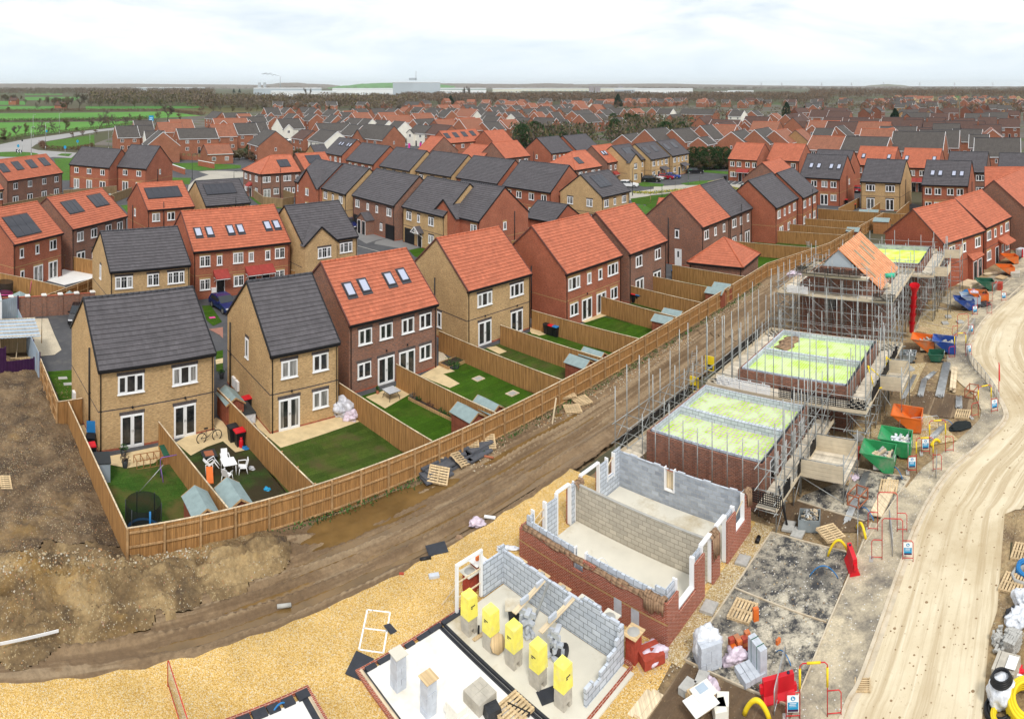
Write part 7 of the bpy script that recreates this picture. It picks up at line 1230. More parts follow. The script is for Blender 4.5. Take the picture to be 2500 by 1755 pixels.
# B0 things
bu,bv=uv(Q(7,880,1030))
for i,(x,y) in enumerate([(880,1015),(1015,1115),(1160,1222),(1312,1350),(1468,1478)]):
 p=Q(7,x,y,.17); u_,v_=uv(p); t=thing('block_pedestal',['first','second','middle','fourth','last'][i]+' stack of grey blocks in the row under the yellow packs, counted from the back','block stack',G(u_+.1,v_+.1,.17),R(45),'block stacks under the yellow packs'); b=MB()
 b.box(-.23,-.24,0,-.08,.24,.22,'tan_block').box(.08,-.24,0,.23,.24,.22,'tan_block').box(-.24,-.24,.225,0,.24,.44,'tan_block').box(.005,-.24,.225,.24,.24,.44,'tan_block').box(-.24,-.23,.445,.24,-.002,.66,'tan_block').box(-.24,.004,.445,.24,.23,.66,'tan_block'); b.build('block',t)
 t=thing('yellow_pack',['first','second','middle','fourth','last'][i]+' tall yellow wrapped pack in the row on the slab, counted from the back','wrapped pack',G(u_+.1,v_+.1,.835),R(45),'yellow wrapped packs'); b=MB(); hh=.88
 b.hexa([(-.26,-.25,0),(.26,-.26,0),(.25,.26,0),(-.26,.25,0),(-.25,-.24,hh),(.24,-.25,hh),(.25,.25,hh+.03),(-.24,.25,hh+.02)],'yellow_wrap'); b.build('wrap',t)
 b=MB(); fx=[('x',0)] if i in(1,2,3) else [('y',-.285)]
 for k,(z,n_) in enumerate(((.52,8),(.45,3))):
  for j in range(n_):
   a_=-.11+j*.026
   if fx[0][0]=='x': b.box(-.266,-a_-.02,z,-.25,-a_,z+.028+.014*(j%3==0),'sign_ink')
   else: b.box(a_,-.266,z,a_+.02,-.25,z+.028+.014*(j%3==0),'sign_ink')
 b.build('lettering',t)
def blockstack(label,p,nx,ny,nz,bw=.44,bd=.22,bh=.215,m='grey_block',top=None,gap=.006,jit=.012,rz=R(45),legs=False,group=None,topz=.02):
 t=thing('block_stack',label,'block stack',p,rz,group); b=MB(); r=random.Random(int(abs(p.x*31+p.y*17)))
 for k in range(nz):
  w,d=(bw,bd) if k%2==0 else (bd,bw); nx_,ny_=(nx,ny) if k%2==0 else (max(1,round(nx*bw/bd)),max(1,round(ny*bd/bw)))
  for i in range(nx_):
   for j in range(ny_):
    if legs and k==0 and i not in(0,nx_-1) : continue
    x=(i-nx_/2)*w+r.uniform(-jit,jit); y=(j-ny_/2)*d+r.uniform(-jit,jit); b.box(x+gap/2,y+gap/2,k*bh,x+w-gap/2,y+d-gap/2,k*bh+bh-gap,m)
 b.build('block',t)
 if top: MB().box(-nx*bw/2-.06,-ny*bd/2-.06,nz*bh,nx*bw/2+.06,ny*bd/2+.06,nz*bh+topz,top).build('spot_board',t)
 return t
blockstack('tall stack of pale grey blocks with stained board on top, back left of the slab',Q(7,440,1345,.17),1,2,6,top='concrete_slab',m='grey_block',legs=True); blockstack('tall stack of pale grey blocks with plywood board on top, front left of the slab',Q(7,628,1505,.17),1,2,6,top='plywood',legs=True)
blockstack('low square pack of tan blocks in the middle of the white slab',Q(7,948,1440,.17),2,4,2,m='tan_block',jit=.003); blockstack('white wrapped pack of blocks at the bottom edge of the slab',Q(7,800,1560,.17),1,3,3,m='white_render',jit=.002)
def messy(label,n,x,y,seed,g):
 p=Q(n,x,y,.17); t=thing('block_stack',label,'block stack',p,R(45),g); b=MB(); r=random.Random(seed); z=0
 for k in range(7):
  for j in range(2 if k<6 else 1):
   a=r.uniform(-.5,.5)+ (PI/2)*(k%2); c=Vector((r.uniform(-.12,.12),(j-.5)*.3+r.uniform(-.06,.06),z)); d=Vector((math.cos(a),math.sin(a),0)); b.bar(c-d*.22+Vector((0,0,.1)),c+d*.22+Vector((0,0,.1)),.1 if k%3 else .2,.2 if k%3 else .1,'grey_block')
  z+=.2 if k%3 else .105
 b.build('block',t); return p,z
messy('untidy stack of grey blocks carrying the left timber plank',7,1238,1025,3,'untidy block stacks by the wall'); messy('untidy stack of grey blocks carrying the right timber plank',7,1420,1150,4,'untidy block stacks by the wall')
for i,(a,c,bl) in enumerate((((1160,885),(1345,680),((1225,815),(1320,715))),((1325,1005),(1530,790),((1400,925),(1495,820))))):
 p0,p1=Q(7,*a,1.5),Q(7,*c,1.78); tag(MB().bar((0,0,0),p1-p0,.22,.04,'pale_timber').build('plank',None,p0),['timber plank laid from the block wall to a block stack, left one','timber plank laid from the block wall to a block stack, right one'][i],'plank','planks over the block wall')
 for k,xy in enumerate(bl): pz=Q(7,*xy,1.7); tag(MB().box(-.22,-.05,0,.22,.05,.2,'grey_block').build('block',None,pz,R(45+i)),['near','upper'][k]+' grey block lying on the '+['left','right'][i]+' plank over the wall','block','blocks on the planks')
p0,p1=Q(7,1255,1005,.2),Q(7,1375,700,1.75); tag(MB().bar((0,0,0),p1-p0,.1,.05,'galvanised').build('straight_edge',None,p0),'long pale metal straight edge leaning on the block wall','straight edge')
for i,(n,x,y,m,st) in enumerate([(7,1180,560,'plywood',0),(7,1320,650,'plywood',0),(7,1450,735,'plywood',0),(7,1590,808,'concrete_slab',1),(7,1755,900,'concrete_slab',0),(7,1905,992,'plywood',1),(7,885,620,'concrete_slab',0),(7,935,545,'concrete_white',1)]):
 z=1.25 if i!=6 else 1.0; p=Q(n,x,y,z); p.z=.09; t=thing('mortar_stand',['plywood spot board with two blocks at the back corner of the block wall','plywood spot board behind the left plank','plywood spot board behind the middle of the block wall','white mortar board on red bricks behind the wall','white mortar board near the right end of the wall','plywood board on a tall red brick stack at the wall end','stained mortar board by the white door frame','white board with red bricks by the white door frame'][i],'mortar stand',p,R(45),'mortar boards on brick stacks'); b=MB()
 zz=0
 while zz<z-.2: b.box(-.24,-.23,zz,.24,-.005,zz+.1,'red_brick_stack').box(-.24,.005,zz,.24,.23,zz+.1,'red_brick_stack'); zz+=.108
 b.build('brick',t); MB().box(-.36,-.34,zz,.36,.34,zz+.025,m).build('spot_board',t)
 c=MB()
 if i<3:
  for k in range(2): c.box(-.1+k*.22,-.1,zz+.025,.02+k*.22,.1,zz+.1,'concrete_grey')
 elif i==7:
  for k in range(2): c.box(-.1,-.05,zz+.025+k*.09,.15,.06,zz+.11+k*.09,'skip_orange')
 else: c.lathe([(.26,zz+.026),(.2,zz+.05),(0,zz+.07)],'concrete_grey',10)
 c.build('mortar',t)
t=thing('mortar_tub','black mortar tub with board on top behind the left block stack','tub',Q(7,1160,945,.17)); MB().lathe([(.2,0),(.28,.75),(.25,.75),(.2,.1),(0,.1)],'mortar_tub',14).build('tub',t); MB().box(-.38,-.36,.76,.36,.36,.785,'concrete_slab').build('spot_board',t)
t=thing('mortar_tub','black round tub lying on its side by the right block stack','tub',Q(7,1440,1155,.17),R(20)); o=MB().lathe([(.2,-.3),(.28,.3),(.25,.3),(.2,-.2),(0,-.2)],'mortar_tub',14).build('tub',t,(0,0,.27)); o.rotation_euler=(R(75),0,R(30))
t=thing('mortar_board','brown eight sided board leaning on the second pedestal','board',Q(7,1060,1130,.17)); b=MB().lathe([(0,-.012),(.36,-.012),(.36,.012),(0,.012)],'plywood',8); o=b.build('board',t,(0,0,.36)); o.rotation_euler=(R(62),R(12),R(30)); t2=MATS['plywood']
tag(MB().box(-.35,-.3,0,.35,.3,.02,'dpc_black').build('felt_sheet',None,Q(7,1370,1400,.17),R(20)),'black felt sheet lying between the last two pedestals','sheet'); tag(MB().tube([(0,0,.08),(.8,-.42,.08)],.08,'black_plastic',10).build('felt_roll',None,Q(7,1120,1465,.17)),'black felt roll lying across the dark channel','roll')
t=thing('cement_bag','black plastic wrapped bag at the bottom edge of the slab','bag',Q(7,1025,1520,.17),R(30)); MB().hexa([(-.3,-.25,0),(.3,-.25,0),(.3,.25,0),(-.3,.25,0),(-.26,-.2,.3),(.26,-.2,.3),(.26,.2,.32),(-.26,.2,.32)],'black_sheet').build('bag',t)
t=thing('wheelbarrow_wheel','small black wheel and board beside the first pedestal','wheel',Q(7,940,1010,.17)); o=MB().tube([(-.04,0,.15),(.04,0,.15)],.15,'tyre',12).build('wheel',t); MB().bar((-.2,-.4,.03),(.35,.1,.05),.16,.03,'pallet_wood').build('board',t)
# gravel things
def flat_frame(label,p,w,h,rz,m,tk=.07,sl=0):
 t=thing('door_profile',label,'frame',p,rz); b=MB()
 for a,c in (((0,0),(w,0)),((w,0),(w,h)),((w,h),(0,h)),((0,h),(0,0)),((0,h*.52),(w,h*.52))): b.bar((a[0],a[1],.06),(c[0],c[1],.06),tk,.07,m)
 b.bar((w*.05,h*.9,.08),(w*.25,h*1.0,.08),.05,.03,'pale_timber').build('frame',t); return t
flat_frame('white ladder shaped door profile lying on the yellow gravel',Q(7,195,1125),1.0,2.1,R(3),'white_upvc');
t=thing('door_profile','white upright frame with timber props leaning on the red brick wall','frame',Q(7,1775,880),ang_of(Q(7,1775,880),Q(7,2030,1010))); b=MB().box(0,-.05,0,.1,.05,1.5,'white_upvc').box(0,-.05,1.5,2.5,.05,1.6,'white_upvc').bar((1.2,0,1.5),(1.25,-.3,0),.05,.06,'plywood').bar((2.3,0,1.5),(2.35,-.3,0),.05,.06,'plywood').bar((1.5,-.1,.1),(2.6,-.3,.12),.09,.07,'white_upvc'); b.build('frame',t)
for i,(n,x,y,m,s_) in enumerate([(7,680,500,'dpc_black',.5),(7,200,1235,'dpc_black',.55),(7,390,1000,'dpc_black',.25)]): tag(MB().hexa([(-s_,-s_*.7,.0),(s_,-s_*.7,.02),(s_,s_*.7,.1),(-s_,s_*.7,.05),(-s_,-s_*.7,.02),(s_,-s_*.7,.04),(s_,s_*.7,.12),(-s_,s_*.7,.07)],m).build('felt_sheet',None,Q(n,x,y)+Vector((0,0,.08)),.4+i),['dark sheet tilted at the edge of the yellow gravel','dark felt pieces at the left corner of the slab','small dark sheet inside the white ladder frame'][i],'sheet')
tag(MB().box(-.24,-.12,0,.24,.12,.12,'grey_block').build('block',None,Q(7,662,672)+Vector((0,0,.09)),R(20)),'single grey block lying on the yellow gravel','block'); tag(MB().box(-.11,-.05,0,.11,.05,.065,'red_brick_stack').build('brick',None,Q(7,460,655)+Vector((0,0,.09)),R(10)),'single red brick on the edge of the yellow gravel','brick'); tag(MB().tube([(0,0,.1),(.5,.2,.1)],.1,'black_plastic',10).build('drain_pipe',None,Q(7,575,565)),'short black pipe at the gravel edge','pipe'); tag(MB().tube([(0,0,.08),(.55,.3,.08)],.09,'concrete_grey',10).build('drain_pipe',None,Q(18,1725,600)),'short grey brown pipe in the muddy track','pipe')
bagm('plastic_bag','crumpled white and pink plastic bag on the mud beside the gravel','bag',Q(7,930,335),'lilac_sheet',.45,.35,.3,11,rough=.35); tag(MB().box(-.3,-.08,0,.3,.08,.07,'white_upvc').build('offcut',None,Q(7,1010,300)+Vector((0,0,.08)),R(-10)),'white offcut lying beside the crumpled plastic bag','offcut'); bagm('rag','orange brown rag on the mud at the gravel edge','rag',Q(7,820,420),'hessian',.2,.15,.15,13); bagm('plastic_sheet','white plastic strip on the gravel by the red brick wall','plastic sheet',Q(7,1120,495)+Vector((0,0,.05)),'plastic_sheet',.6,.2,.15,14,rough=.4)
a,c=Q(18,0,890),Q(18,365,825); tag(MB().bar((0,0,.0),(c-a)*.5+Vector((0,0,.06)),.02,.12,'white_upvc').bar((c-a)*.5+Vector((0,0,.06)),(c-a)+Vector((0,0,.12)),.02,.12,'white_upvc').build('plastic_strip',None,a+Vector((0,0,.45))),'long white plastic strip lying on the spoil at the left','strip')
# pedestrian barriers
def barrier_panel(label,p,rz,w=2.0,h=1.05,top='galvanised',rail=True,group='steel barriers on the site'):
 t=thing('pedestrian_barrier',label,'barrier',p,rz,group); b=MB().tube([(0,0,.0),(0,0,h-.1),(.1,0,h),(w-.1,0,h),(w,0,h-.1),(w,0,0)],.02,top,6).tube([(0,0,.2),(w,0,.2)],.018,top,6); b.build('frame',t); c=MB()
 n=int(w/.12)
 for k in range(1,n): c.tube([(w*k/n,0,.2),(w*k/n,0,h)],.007,'galvanised',4)
 c.build('bar_lattice',t)
 for x in(.15,w-.15): MB().tube([(x,-.3,.01),(x,.3,.01)],.02,top,5).build('foot',t)
 return t
def sign_board(t,x,z,rz=0):
 s=MB().box(-.21,-.035,-.3,.21,-.02,.3,'sign_white').build('sign',t,(x,0,z),rz); MB().box(-.19,-.037,-.2,.19,-.0351,.06,'sign_blue').box(-.19,-.037,-.285,.19,-.0351,-.2,'purple_paint').tube([(0,-.0355,.19),(0,-.037,.19)],.085,'sign_blue',14).box(-.03,-.0385,.14,.04,-.0371,.2,'sign_white').box(-.03,-.0385,.2,-.005,-.0371,.24,'sign_white').box(-.12,-.0385,.0,.12,-.0371,.025,'sign_white').box(-.14,-.0385,-.05,.1,-.0371,-.03,'sign_white').box(-.14,-.0385,-.1,.12,-.0371,-.09,'sign_white').build('print',s)
def gate(label,p,rz,yellow=False,sign=True,group='red walk-through barrier frames'):
 t=thing('barrier_gate',label,'barrier gate',p,rz,group); m='red_paint'
 MB().tube([(0,0,0),(0,0,2.0),(.1,0,2.1),(.9,0,2.1),(1.,0,2.0),(1.,0,0)],.022,m,6).build('arch',t)
 for s,x0 in((-1,0),(1,1)):
  x1=x0+s*.5; MB().tube([(x0,0,1.05),(x1-s*.08,0,1.05),(x1,0,.95),(x1,0,0)],.02,m,6).tube([(x0,0,.22),(x1,0,.22)],.018,m,6).build('side_frame',t)
 if yellow:
  MB().tube([(0,0,1.2),(0,0,1.9)],.045,'yellow_plastic',8).build('foam_sleeve',t); MB().tube([(1,0,1.2),(1,0,1.9)],.045,'yellow_plastic',8).build('foam_sleeve',t); MB().tube([(.25,0,2.1),(.75,0,2.1)],.045,'yellow_plastic',8).build('foam_sleeve',t)
 if sign: sign_board(t,-.25 if sign==1 else 1.25,.68)
 MB().box(-.62,-.22,0,-.42,.22,.12,'concrete_grey').build('ballast_block',t); return t
for lab,n,x,y,rz,ye,sg in [('red walk-through frame with blue sign in front of the second tarmac bay',8,1412,565,-35,0,2),('red walk-through frame behind it at the second tarmac bay',8,1385,385,-35,0,0),('yellow sleeved red frame at the bottom of the footway',8,900,1560,-22,1,1),('yellow sleeved red frame with blue sign by the near green skip',6,1580,1255,-30,1,1),('yellow sleeved red frame with blue sign behind the first by the green skip',6,1660,1140,-30,1,1),('yellow sleeved red frame with blue sign at the road bend',6,1955,915,-15,1,2),('red walk-through frame with blue sign by the blue skip near the kerb',6,1812,560,-20,1,2),('red walk-through frame with blue sign below the yellow gravel plot',6,1830,430,-25,0,2),('red walk-through frame with blue sign beside the far blue skip',6,1950,300,-25,0,1),('red walk-through frame with blue sign farthest along the kerb',6,2040,220,-30,0,2)]: gate(lab,Q(n,x,y),R(rz),ye,sg)
for lab,n,x,y,rz,w,m in [('steel barrier leading to the red frame at the second bay, left side',8,1260,520,60,2.2,'galvanised'),('steel barrier leading to the red frame at the second bay, kerb side',8,1478,545,62,2.2,'galvanised'),('steel barrier at the bottom edge beside the red water barrier',8,740,1540,55,2.0,'galvanised'),('steel barrier beside the yellow frames by the green skip',6,1700,1300,52,1.5,'galvanised'),('long steel barrier behind the near green skip',6,1480,1020,-25,2.6,'galvanised'),('steel barrier between the two yellow frames',6,1530,1190,55,1.8,'galvanised'),('red topped steel barrier standing on the gravel at the bottom left',18,1045,1100,-45,2.6,'red_paint'),('steel barrier at the far end of the footway',14,2010,930,35,2.2,'galvanised')]: barrier_panel(lab,Q(n,x,y),R(rz),w,1.05 if m!='red_paint' else 1.15,m)
kk=[G(a,b) for a,b in KD if 40.8<a<58]; i=0
for i in range(0,len(kk)-2,2): a,c=kk[i]+V*.25,kk[i+2]+V*.25; o=barrier_panel('x',a,ang_of(a,c),(c-a).length-.05,1.1,group='mesh barrier panels along the kerb'); OG.setdefault('grey mesh barrier panel along the kerb bend',[]).append((-a.y,o))
tag(MB().tube([(0,0,0),(.0,0,2.6)],.03,'red_paint',6).hexa([(.0,-.01,1.2),(.12,-.01,1.2),(.12,.01,1.2),(.0,.01,1.2),(.0,-.01,2.6),(.08,-.01,2.4),(.08,.01,2.4),(.0,.01,2.6)],'red_plastic').build('marker_pole',None,Q(6,2080,795)),'red marker pole with narrow flag at the road bend','pole')
def water_barrier(label,p,rz):
 t=thing('water_barrier',label,'barrier',p,rz,'red water filled barriers'); M='red_plastic'; MB().sweep([(-.25,0),(.25,0),(.25,.15),(.12,.35),(.1,.9),(-.1,.9),(-.12,.35),(-.25,.15)],(-.6,.6),M).box(-.72,-.08,.45,-.6,.08,.7,M).box(.6,-.08,.2,.72,.08,.45,M).build('body',t); MB().lathe([(.06,.9),(.06,.94),(0,.94)],'sign_ink',8,(.4,0,0)).build('cap',t)
water_barrier('red water filled barrier at the top corner of the tarmac bay',Q(8,1225,615),R(75)); water_barrier('red water filled barrier by the edging at the bottom of the tarmac bay',Q(8,765,1425),R(-5))
def hoop(label,n,x0,y0,x1,y1,h,m,r,cat='pipe',group=None): a,c=Q(n,x0,y0),Q(n,x1,y1); d=c-a; tag(MB().tube([d*(k/14.)+Vector((0,0,.03+h*math.sin(PI*k/14.)**.8)) for k in range(15)],r,m,8).build('pipe',None,a+Vector((0,0,.1))),label,cat,group)
hoop('yellow gas pipe hoop standing by the red water barrier',8,1075,545,1205,540,.75,'yellow_plastic',.06); hoop('blue water pipe hoop on the dark tarmac bay',8,960,675,1138,685,.55,'blue_plastic',.025); hoop('blue water pipe with yellow end near the block packs',8,752,1150,845,1235,.3,'blue_plastic',.02); hoop('fat yellow pipe arch at the bottom edge in the dark soil',8,555,1535,710,1570,.6,'yellow_plastic',.09); hoop('yellow pipe bend near the red frame at the second bay',8,1255,370,1310,440,.5,'yellow_plastic',.07); hoop('blue pipe on the second tarmac bay by the boards',8,1285,245,1360,325,.25,'blue_plastic',.025); hoop('blue pipe by the near green skip',6,1430,1235,1495,1300,.3,'blue_plastic',.025); hoop('yellow pipe bend behind the yellow frames',6,1670,1100,1720,1075,.25,'yellow_plastic',.09); hoop('blue pipe end on the gravel by the black netting',6,1735,950,1800,970,.2,'blue_plastic',.02); hoop('white cable hoop on the red brick wall',7,1635,715,1760,645,.9,'white_upvc',.02); hoop('blue pipe on the white slab at the bottom edge',18,1700,1270,1780,1215,.15,'blue_plastic',.03)
tag(MB().box(-.35,-.3,0,.35,.3,.09,'concrete_grey').box(-.3,-.25,.09,.3,.25,.1,'paver_grey').build('manhole_cover',None,Q(8,545,575)+Vector((0,0,.1)),R(50)),'square manhole cover beside the wall openings, farther one','cover'); tag(MB().box(-.35,-.3,0,.35,.3,.12,'paver_grey').build('manhole_cover',None,Q(8,335,872)+Vector((0,0,.1)),R(50)),'square manhole cover by the right corner of the brick shell','cover')
for i,(n,x,y) in enumerate([(8,890,405),(8,832,362),(14,1590,1135),(14,1560,1195),(14,1700,1185),(6,1540,632),(6,1230,1050)]): tag(MB().box(-.38,-.3,0,.38,.3,.12,'paver_grey' if i<2 else 'concrete_grey').build('concrete_slab',None,Q(n,x,y)+Vector((0,0,.09)),R(45+i*7)),['grey slab pair front one below the low scaffold','grey slab under the black pole below the low scaffold','dark cover upper one on the yellow gravel plot','dark cover lower one on the yellow gravel plot','grey slab at the edge of the yellow gravel plot','dark slab beside the steel tube stacks','grey slab on the gravel near the green skips'][i],'slab')
tag(MB().tube([(0,0,.1),(.25,.35,.1)],.11,'black_plastic',10).build('drain_pipe',None,Q(8,632,465)+Vector((0,0,.06))),'short black drain pipe beside the tarmac bay','pipe')
b=MB();
for k in range(7): b.box(-.3+k*.09,-.28,.0,-.26+k*.09,.28,.05,'pallet_wood')
b.box(-.32,-.3,0,.3,-.26,.06,'pallet_wood').box(-.32,.26,0,.3,.3,.06,'pallet_wood'); tag(b.build('gully_grate',None,Q(8,1290,1345)+Vector((0,0,.06)),R(60)),'rusty gully grate in the road beside the kerb','grate')
tag(MB().tube([(0,0,0),(-.35,.4,2.1)],.06,'black_plastic',8).build('black_post',None,Q(8,825,360)),'black post leaning on the low scaffold','post')
# tubes, boards, stillages
def bundle(label,a,c,n,rows,m='galvanised',r=.026,board=False,cat='tube stack',name='tube_stack',group='stacked steel tubes'):
 a,c=Vector(a),Vector(c); d=(c-a).normalized(); s=Vector((-d.y,d.x,0)); t=thing(name,label,cat,a,0,group); b=MB(); q_=random.Random(n)
 for j in range(rows):
  for i in range(n-j%2):
   w=.235 if board else r*2.1; o=s*((i-(n-1)/2+.5*(j%2)*(not board))*w)+Vector((0,0,.12+j*(.045 if board else r*1.9)))+d*q_.uniform(-.2,.2)
   if board: b.bar(o,c-a+o,.225,.038,m)
   else: b.tube([o,c-a+o],r,m,6)
 b.build('board' if board else 'tube',t); k=MB()
 for f in(.2,.8): o=(c-a)*f; k.bar(o-s*.5,o+s*.5,.09,.09,'pallet_wood')
 k.build('bearer',t)
bundle('steel tubes leaning towards the large scaffold, left stack',Q(6,1500,810),Q(6,1570,670),6,2); bundle('short steel tubes stack second from the scaffold',Q(6,1605,795),Q(6,1630,695),8,3); bundle('long steel tube stack in the middle of the row',Q(6,1720,800),Q(6,1765,600),12,4); bundle('short steel tube stack on the pallet by the soil',Q(6,1838,870),Q(6,1838,810),9,4); bundle('small heap of green grey steel fittings behind the tube stacks',Q(6,1640,690),Q(6,1690,650),8,2); bundle('stack of long pale scaffold boards behind the tube stacks',Q(6,1800,770),Q(6,1812,640),2,8,'pale_timber',board=True,cat='board stack',name='board_stack',group='stacked scaffold boards'); bundle('long scaffold boards stacked on the second tarmac bay',Q(8,1375,290),Q(8,1480,75),3,3,'pale_timber',board=True,cat='board stack',name='board_stack',group='stacked scaffold boards'); bundle('long loose steel tubes lying across the second tarmac bay',Q(8,1190,330),Q(8,1320,10),6,1,r=.03); bundle('timber lengths at the bottom edge beside the soil',Q(7,1920,1560),Q(7,2040,1400),3,2,'pale_timber',board=True,cat='board stack',name='board_stack',group='stacked scaffold boards'); bundle('steel tube bundle on the gravel behind the yellow frames',Q(6,1670,1060),Q(6,1740,990),7,4); bundle('boards lying by the orange skips at the far end',Q(14,1930,735),Q(14,2080,720),3,3,'pale_timber',board=True,cat='board stack',name='board_stack',group='stacked scaffold boards')
t=thing('plywood_stack','stack of pale plywood sheets by the far scaffold','plywood',Q(14,1780,850),R(20)); b=MB()
for k in range(9): b.box(-1.2+.02*(k%3),-.9,.1+k*.05,1.2+.02*(k%3),.9,.145+k*.05,'pale_timber')
b.build('sheet',t)
tag(MB().hexa([(0,0,0),(.9,0,0),(.9,.1,0),(0,.1,0),(0,.4,1.7),(.9,.4,1.7),(.9,.45,1.7),(0,.45,1.7)],'plywood').build('plywood_sheet',None,Q(14,1925,660)),'plywood sheet leaning on the finished red house','plywood')
# skips
def skip(label,p,rz,m,w=1.7,l=2.0,h=1.05,tip=True,fill=None):
 t=thing('skip',label,'skip',p,rz,'skips on the building site'); z0=.15; b=MB(); a=w/2
 if tip: O=[(-l/2,h+.2),(-l/2+l*.72,z0),(l/2,z0),(l/2,h)]
 else: O=[(-l/2,h),(-l/2+.25,z0),(l/2-.25,z0),(l/2,h)]
 th=.03
 for s in(-1,1):
  y=s*a; b.face([(x,y,z) for x,z in O],m); b.face([(x,y-s*th,z) for x,z in O],m); b.bar((O[0][0],y,O[0][1]),(O[3][0],y,O[3][1]),.07,.06,m)
 for (x0,z0_),(x1,z1) in zip(O,O[1:]): b.hexa([(x0,-a,z0_),(x1,-a,z1),(x1,a,z1),(x0,a,z0_),(x0,-a,z0_+th),(x1-.02,-a,z1+th),(x1-.02,a,z1+th),(x0,a,z0_+th)],m)
 for x in(O[0][0],O[3][0]): z=O[0][1] if x==O[0][0] else O[3][1]; b.bar((x,-a,z),(x,a,z),.06,.06,m)
 b.build('body',t); c=MB()
 for y in(-.5,.35): c.box(-l*.1,y,0,l/2,y+.14,.15,'dark_post')
 c.build('base_frame',t)
 if fill:
  f=MB(); q_=random.Random(int(p.x*77));
  for k in range(22): c0=Vector((q_.uniform(-l*.15,l*.38),q_.uniform(-a*.7,a*.7),h*.62+q_.uniform(0,.2))); d=Vector((q_.gauss(0,1),q_.gauss(0,1),q_.gauss(0,.4))).normalized()*q_.uniform(.1,.3); f.bar(c0-d,c0+d,q_.uniform(.08,.2),q_.uniform(.04,.15),q_.choice(fill))
  f.box(-l*.1,-a+.05,.3,l/2-.06,a-.05,h*.62,fill[0]); f.build('waste',t)
 MB().box(l/2+.005,-.2,.55,l/2+.02,.15,.8,'sign_white').box(l/2+.02,-.16,.62,l/2+.025,.11,.72,'sign_ink').build('label_plate',t); return t
for lab,n,x,y,rz,m,f,tp in [('orange tipping skip by the dark soil, nearest orange one',6,1525,985,-40,'skip_orange',None,1),('green skip nearest the camera with rubble inside',6,1350,1220,-40,'skip_green',('concrete_grey','fence_cap'),1),('green skip with white bags behind the nearest green one',6,1455,1130,-40,'skip_green',('plastic_sheet','white_render'),1),('rusty orange skip full of rubble below the yellow plots',6,1622,510,-40,'skip_orange',('fence_cap','concrete_grey'),1),('blue skip with a plank in it beside the rusty orange one',6,1750,520,-40,'skip_blue',('concrete_grey',),1),('small dark green bin skip in front of the blue one',6,1702,572,-40,'skip_dark_green',None,0),('grey metal skip full of scaffold fittings by the large scaffold',6,1530,575,-40,'skip_grey',('galvanised','steel_tube'),0),('blue tipping skip with pale inside at the far end',6,1868,262,-30,'skip_blue',None,1),('turquoise skip behind the far blue one',6,1905,240,-30,'corrugated_blue',None,1),('orange skip heaped with black sheeting at the far end',6,1955,220,-30,'skip_orange',('black_sheet',),1),('dark green skip by the plywood stack',6,1995,145,-30,'skip_dark_green',None,1),('orange skip with white label near the far finished house',14,2120,735,-25,'skip_orange',None,1),('orange skip in front of the black front door, farthest one',14,2160,628,-25,'skip_orange',None,1)]: skip(lab,Q(n,x,y),R(rz),m,1.6 if tp else 1.2,2.0 if tp else 1.3,1.05 if tp else .7,bool(tp),f)
bagm('black_sheeting','black plastic sheeting trailing from the far orange skip','sheeting',Q(6,1985,245),'black_sheet',.9,.5,.5,21); bagm('blue_tarpaulin','bright blue tarpaulin heap behind the far skips','tarpaulin',Q(6,1895,195)+Vector((0,0,.6)),'blue_plastic',.9,.5,.4,22); bagm('white_bags','white builders bags heaped behind the far skips','bags',Q(6,1925,215)+Vector((0,0,.9)),'lilac_sheet',.6,.5,.3,23)
t=thing('stillage','grey metal stillage full of scaffold fittings in the dark soil','stillage',Q(8,960,355),R(-30)); MB().box(-.55,-.5,.1,.55,.5,.14,'skip_grey').box(-.55,-.5,.14,-.52,.5,.7,'skip_grey').box(.52,-.5,.14,.55,.5,.7,'skip_grey').box(-.52,-.5,.14,.52,-.47,.7,'skip_grey').box(-.52,.47,.14,.52,.5,.7,'skip_grey').build('body',t); f=MB()
for k in range(60): c0=Vector((r_.uniform(-.4,.4),r_.uniform(-.4,.4),.5+r_.uniform(0,.3))); d=Vector((r_.gauss(0,1),r_.gauss(0,1),r_.gauss(0,.6))).normalized()*.12; f.bar(c0-d,c0+d,.06,.05,r_.choice(['galvanised','fence_cap','steel_tube']))
f.build('fittings',t)
for lab,n,x,y in [('rusty red metal stillage frame by the tube stacks',6,1915,790),('rusty red metal frame on the second tarmac bay',8,1260,205)]:
 t=thing('stillage',lab,'stillage',Q(n,x,y),R(30),'rusty red stillage frames'); b=MB()
 for sx in(-.5,.5):
  for sy in(-.35,.35): b.box(sx-.03,sy-.03,0,sx+.03,sy+.03,.75,'terracotta')
 for z in(.15,.7): b.bar((-.5,-.35,z),(.5,-.35,z),.05,.05,'terracotta').bar((-.5,.35,z),(.5,.35,z),.05,.05,'terracotta').bar((-.5,-.35,z),(-.5,.35,z),.05,.05,'terracotta').bar((.5,-.35,z),(.5,.35,z),.05,.05,'terracotta')
 b.build('frame',t)
bagm('netting','heap of black plastic netting on the gravel by the kerb','netting',Q(6,1845,975),'netting_black',.9,.6,.22,24,rough=.15); tag(MB().tube([(-.3,0,0),(-.3,0,.9)],.12,'plastic_sheet',8).build('roll',None,Q(14,1912,700)),'white roll standing by the porch of the finished house','roll')
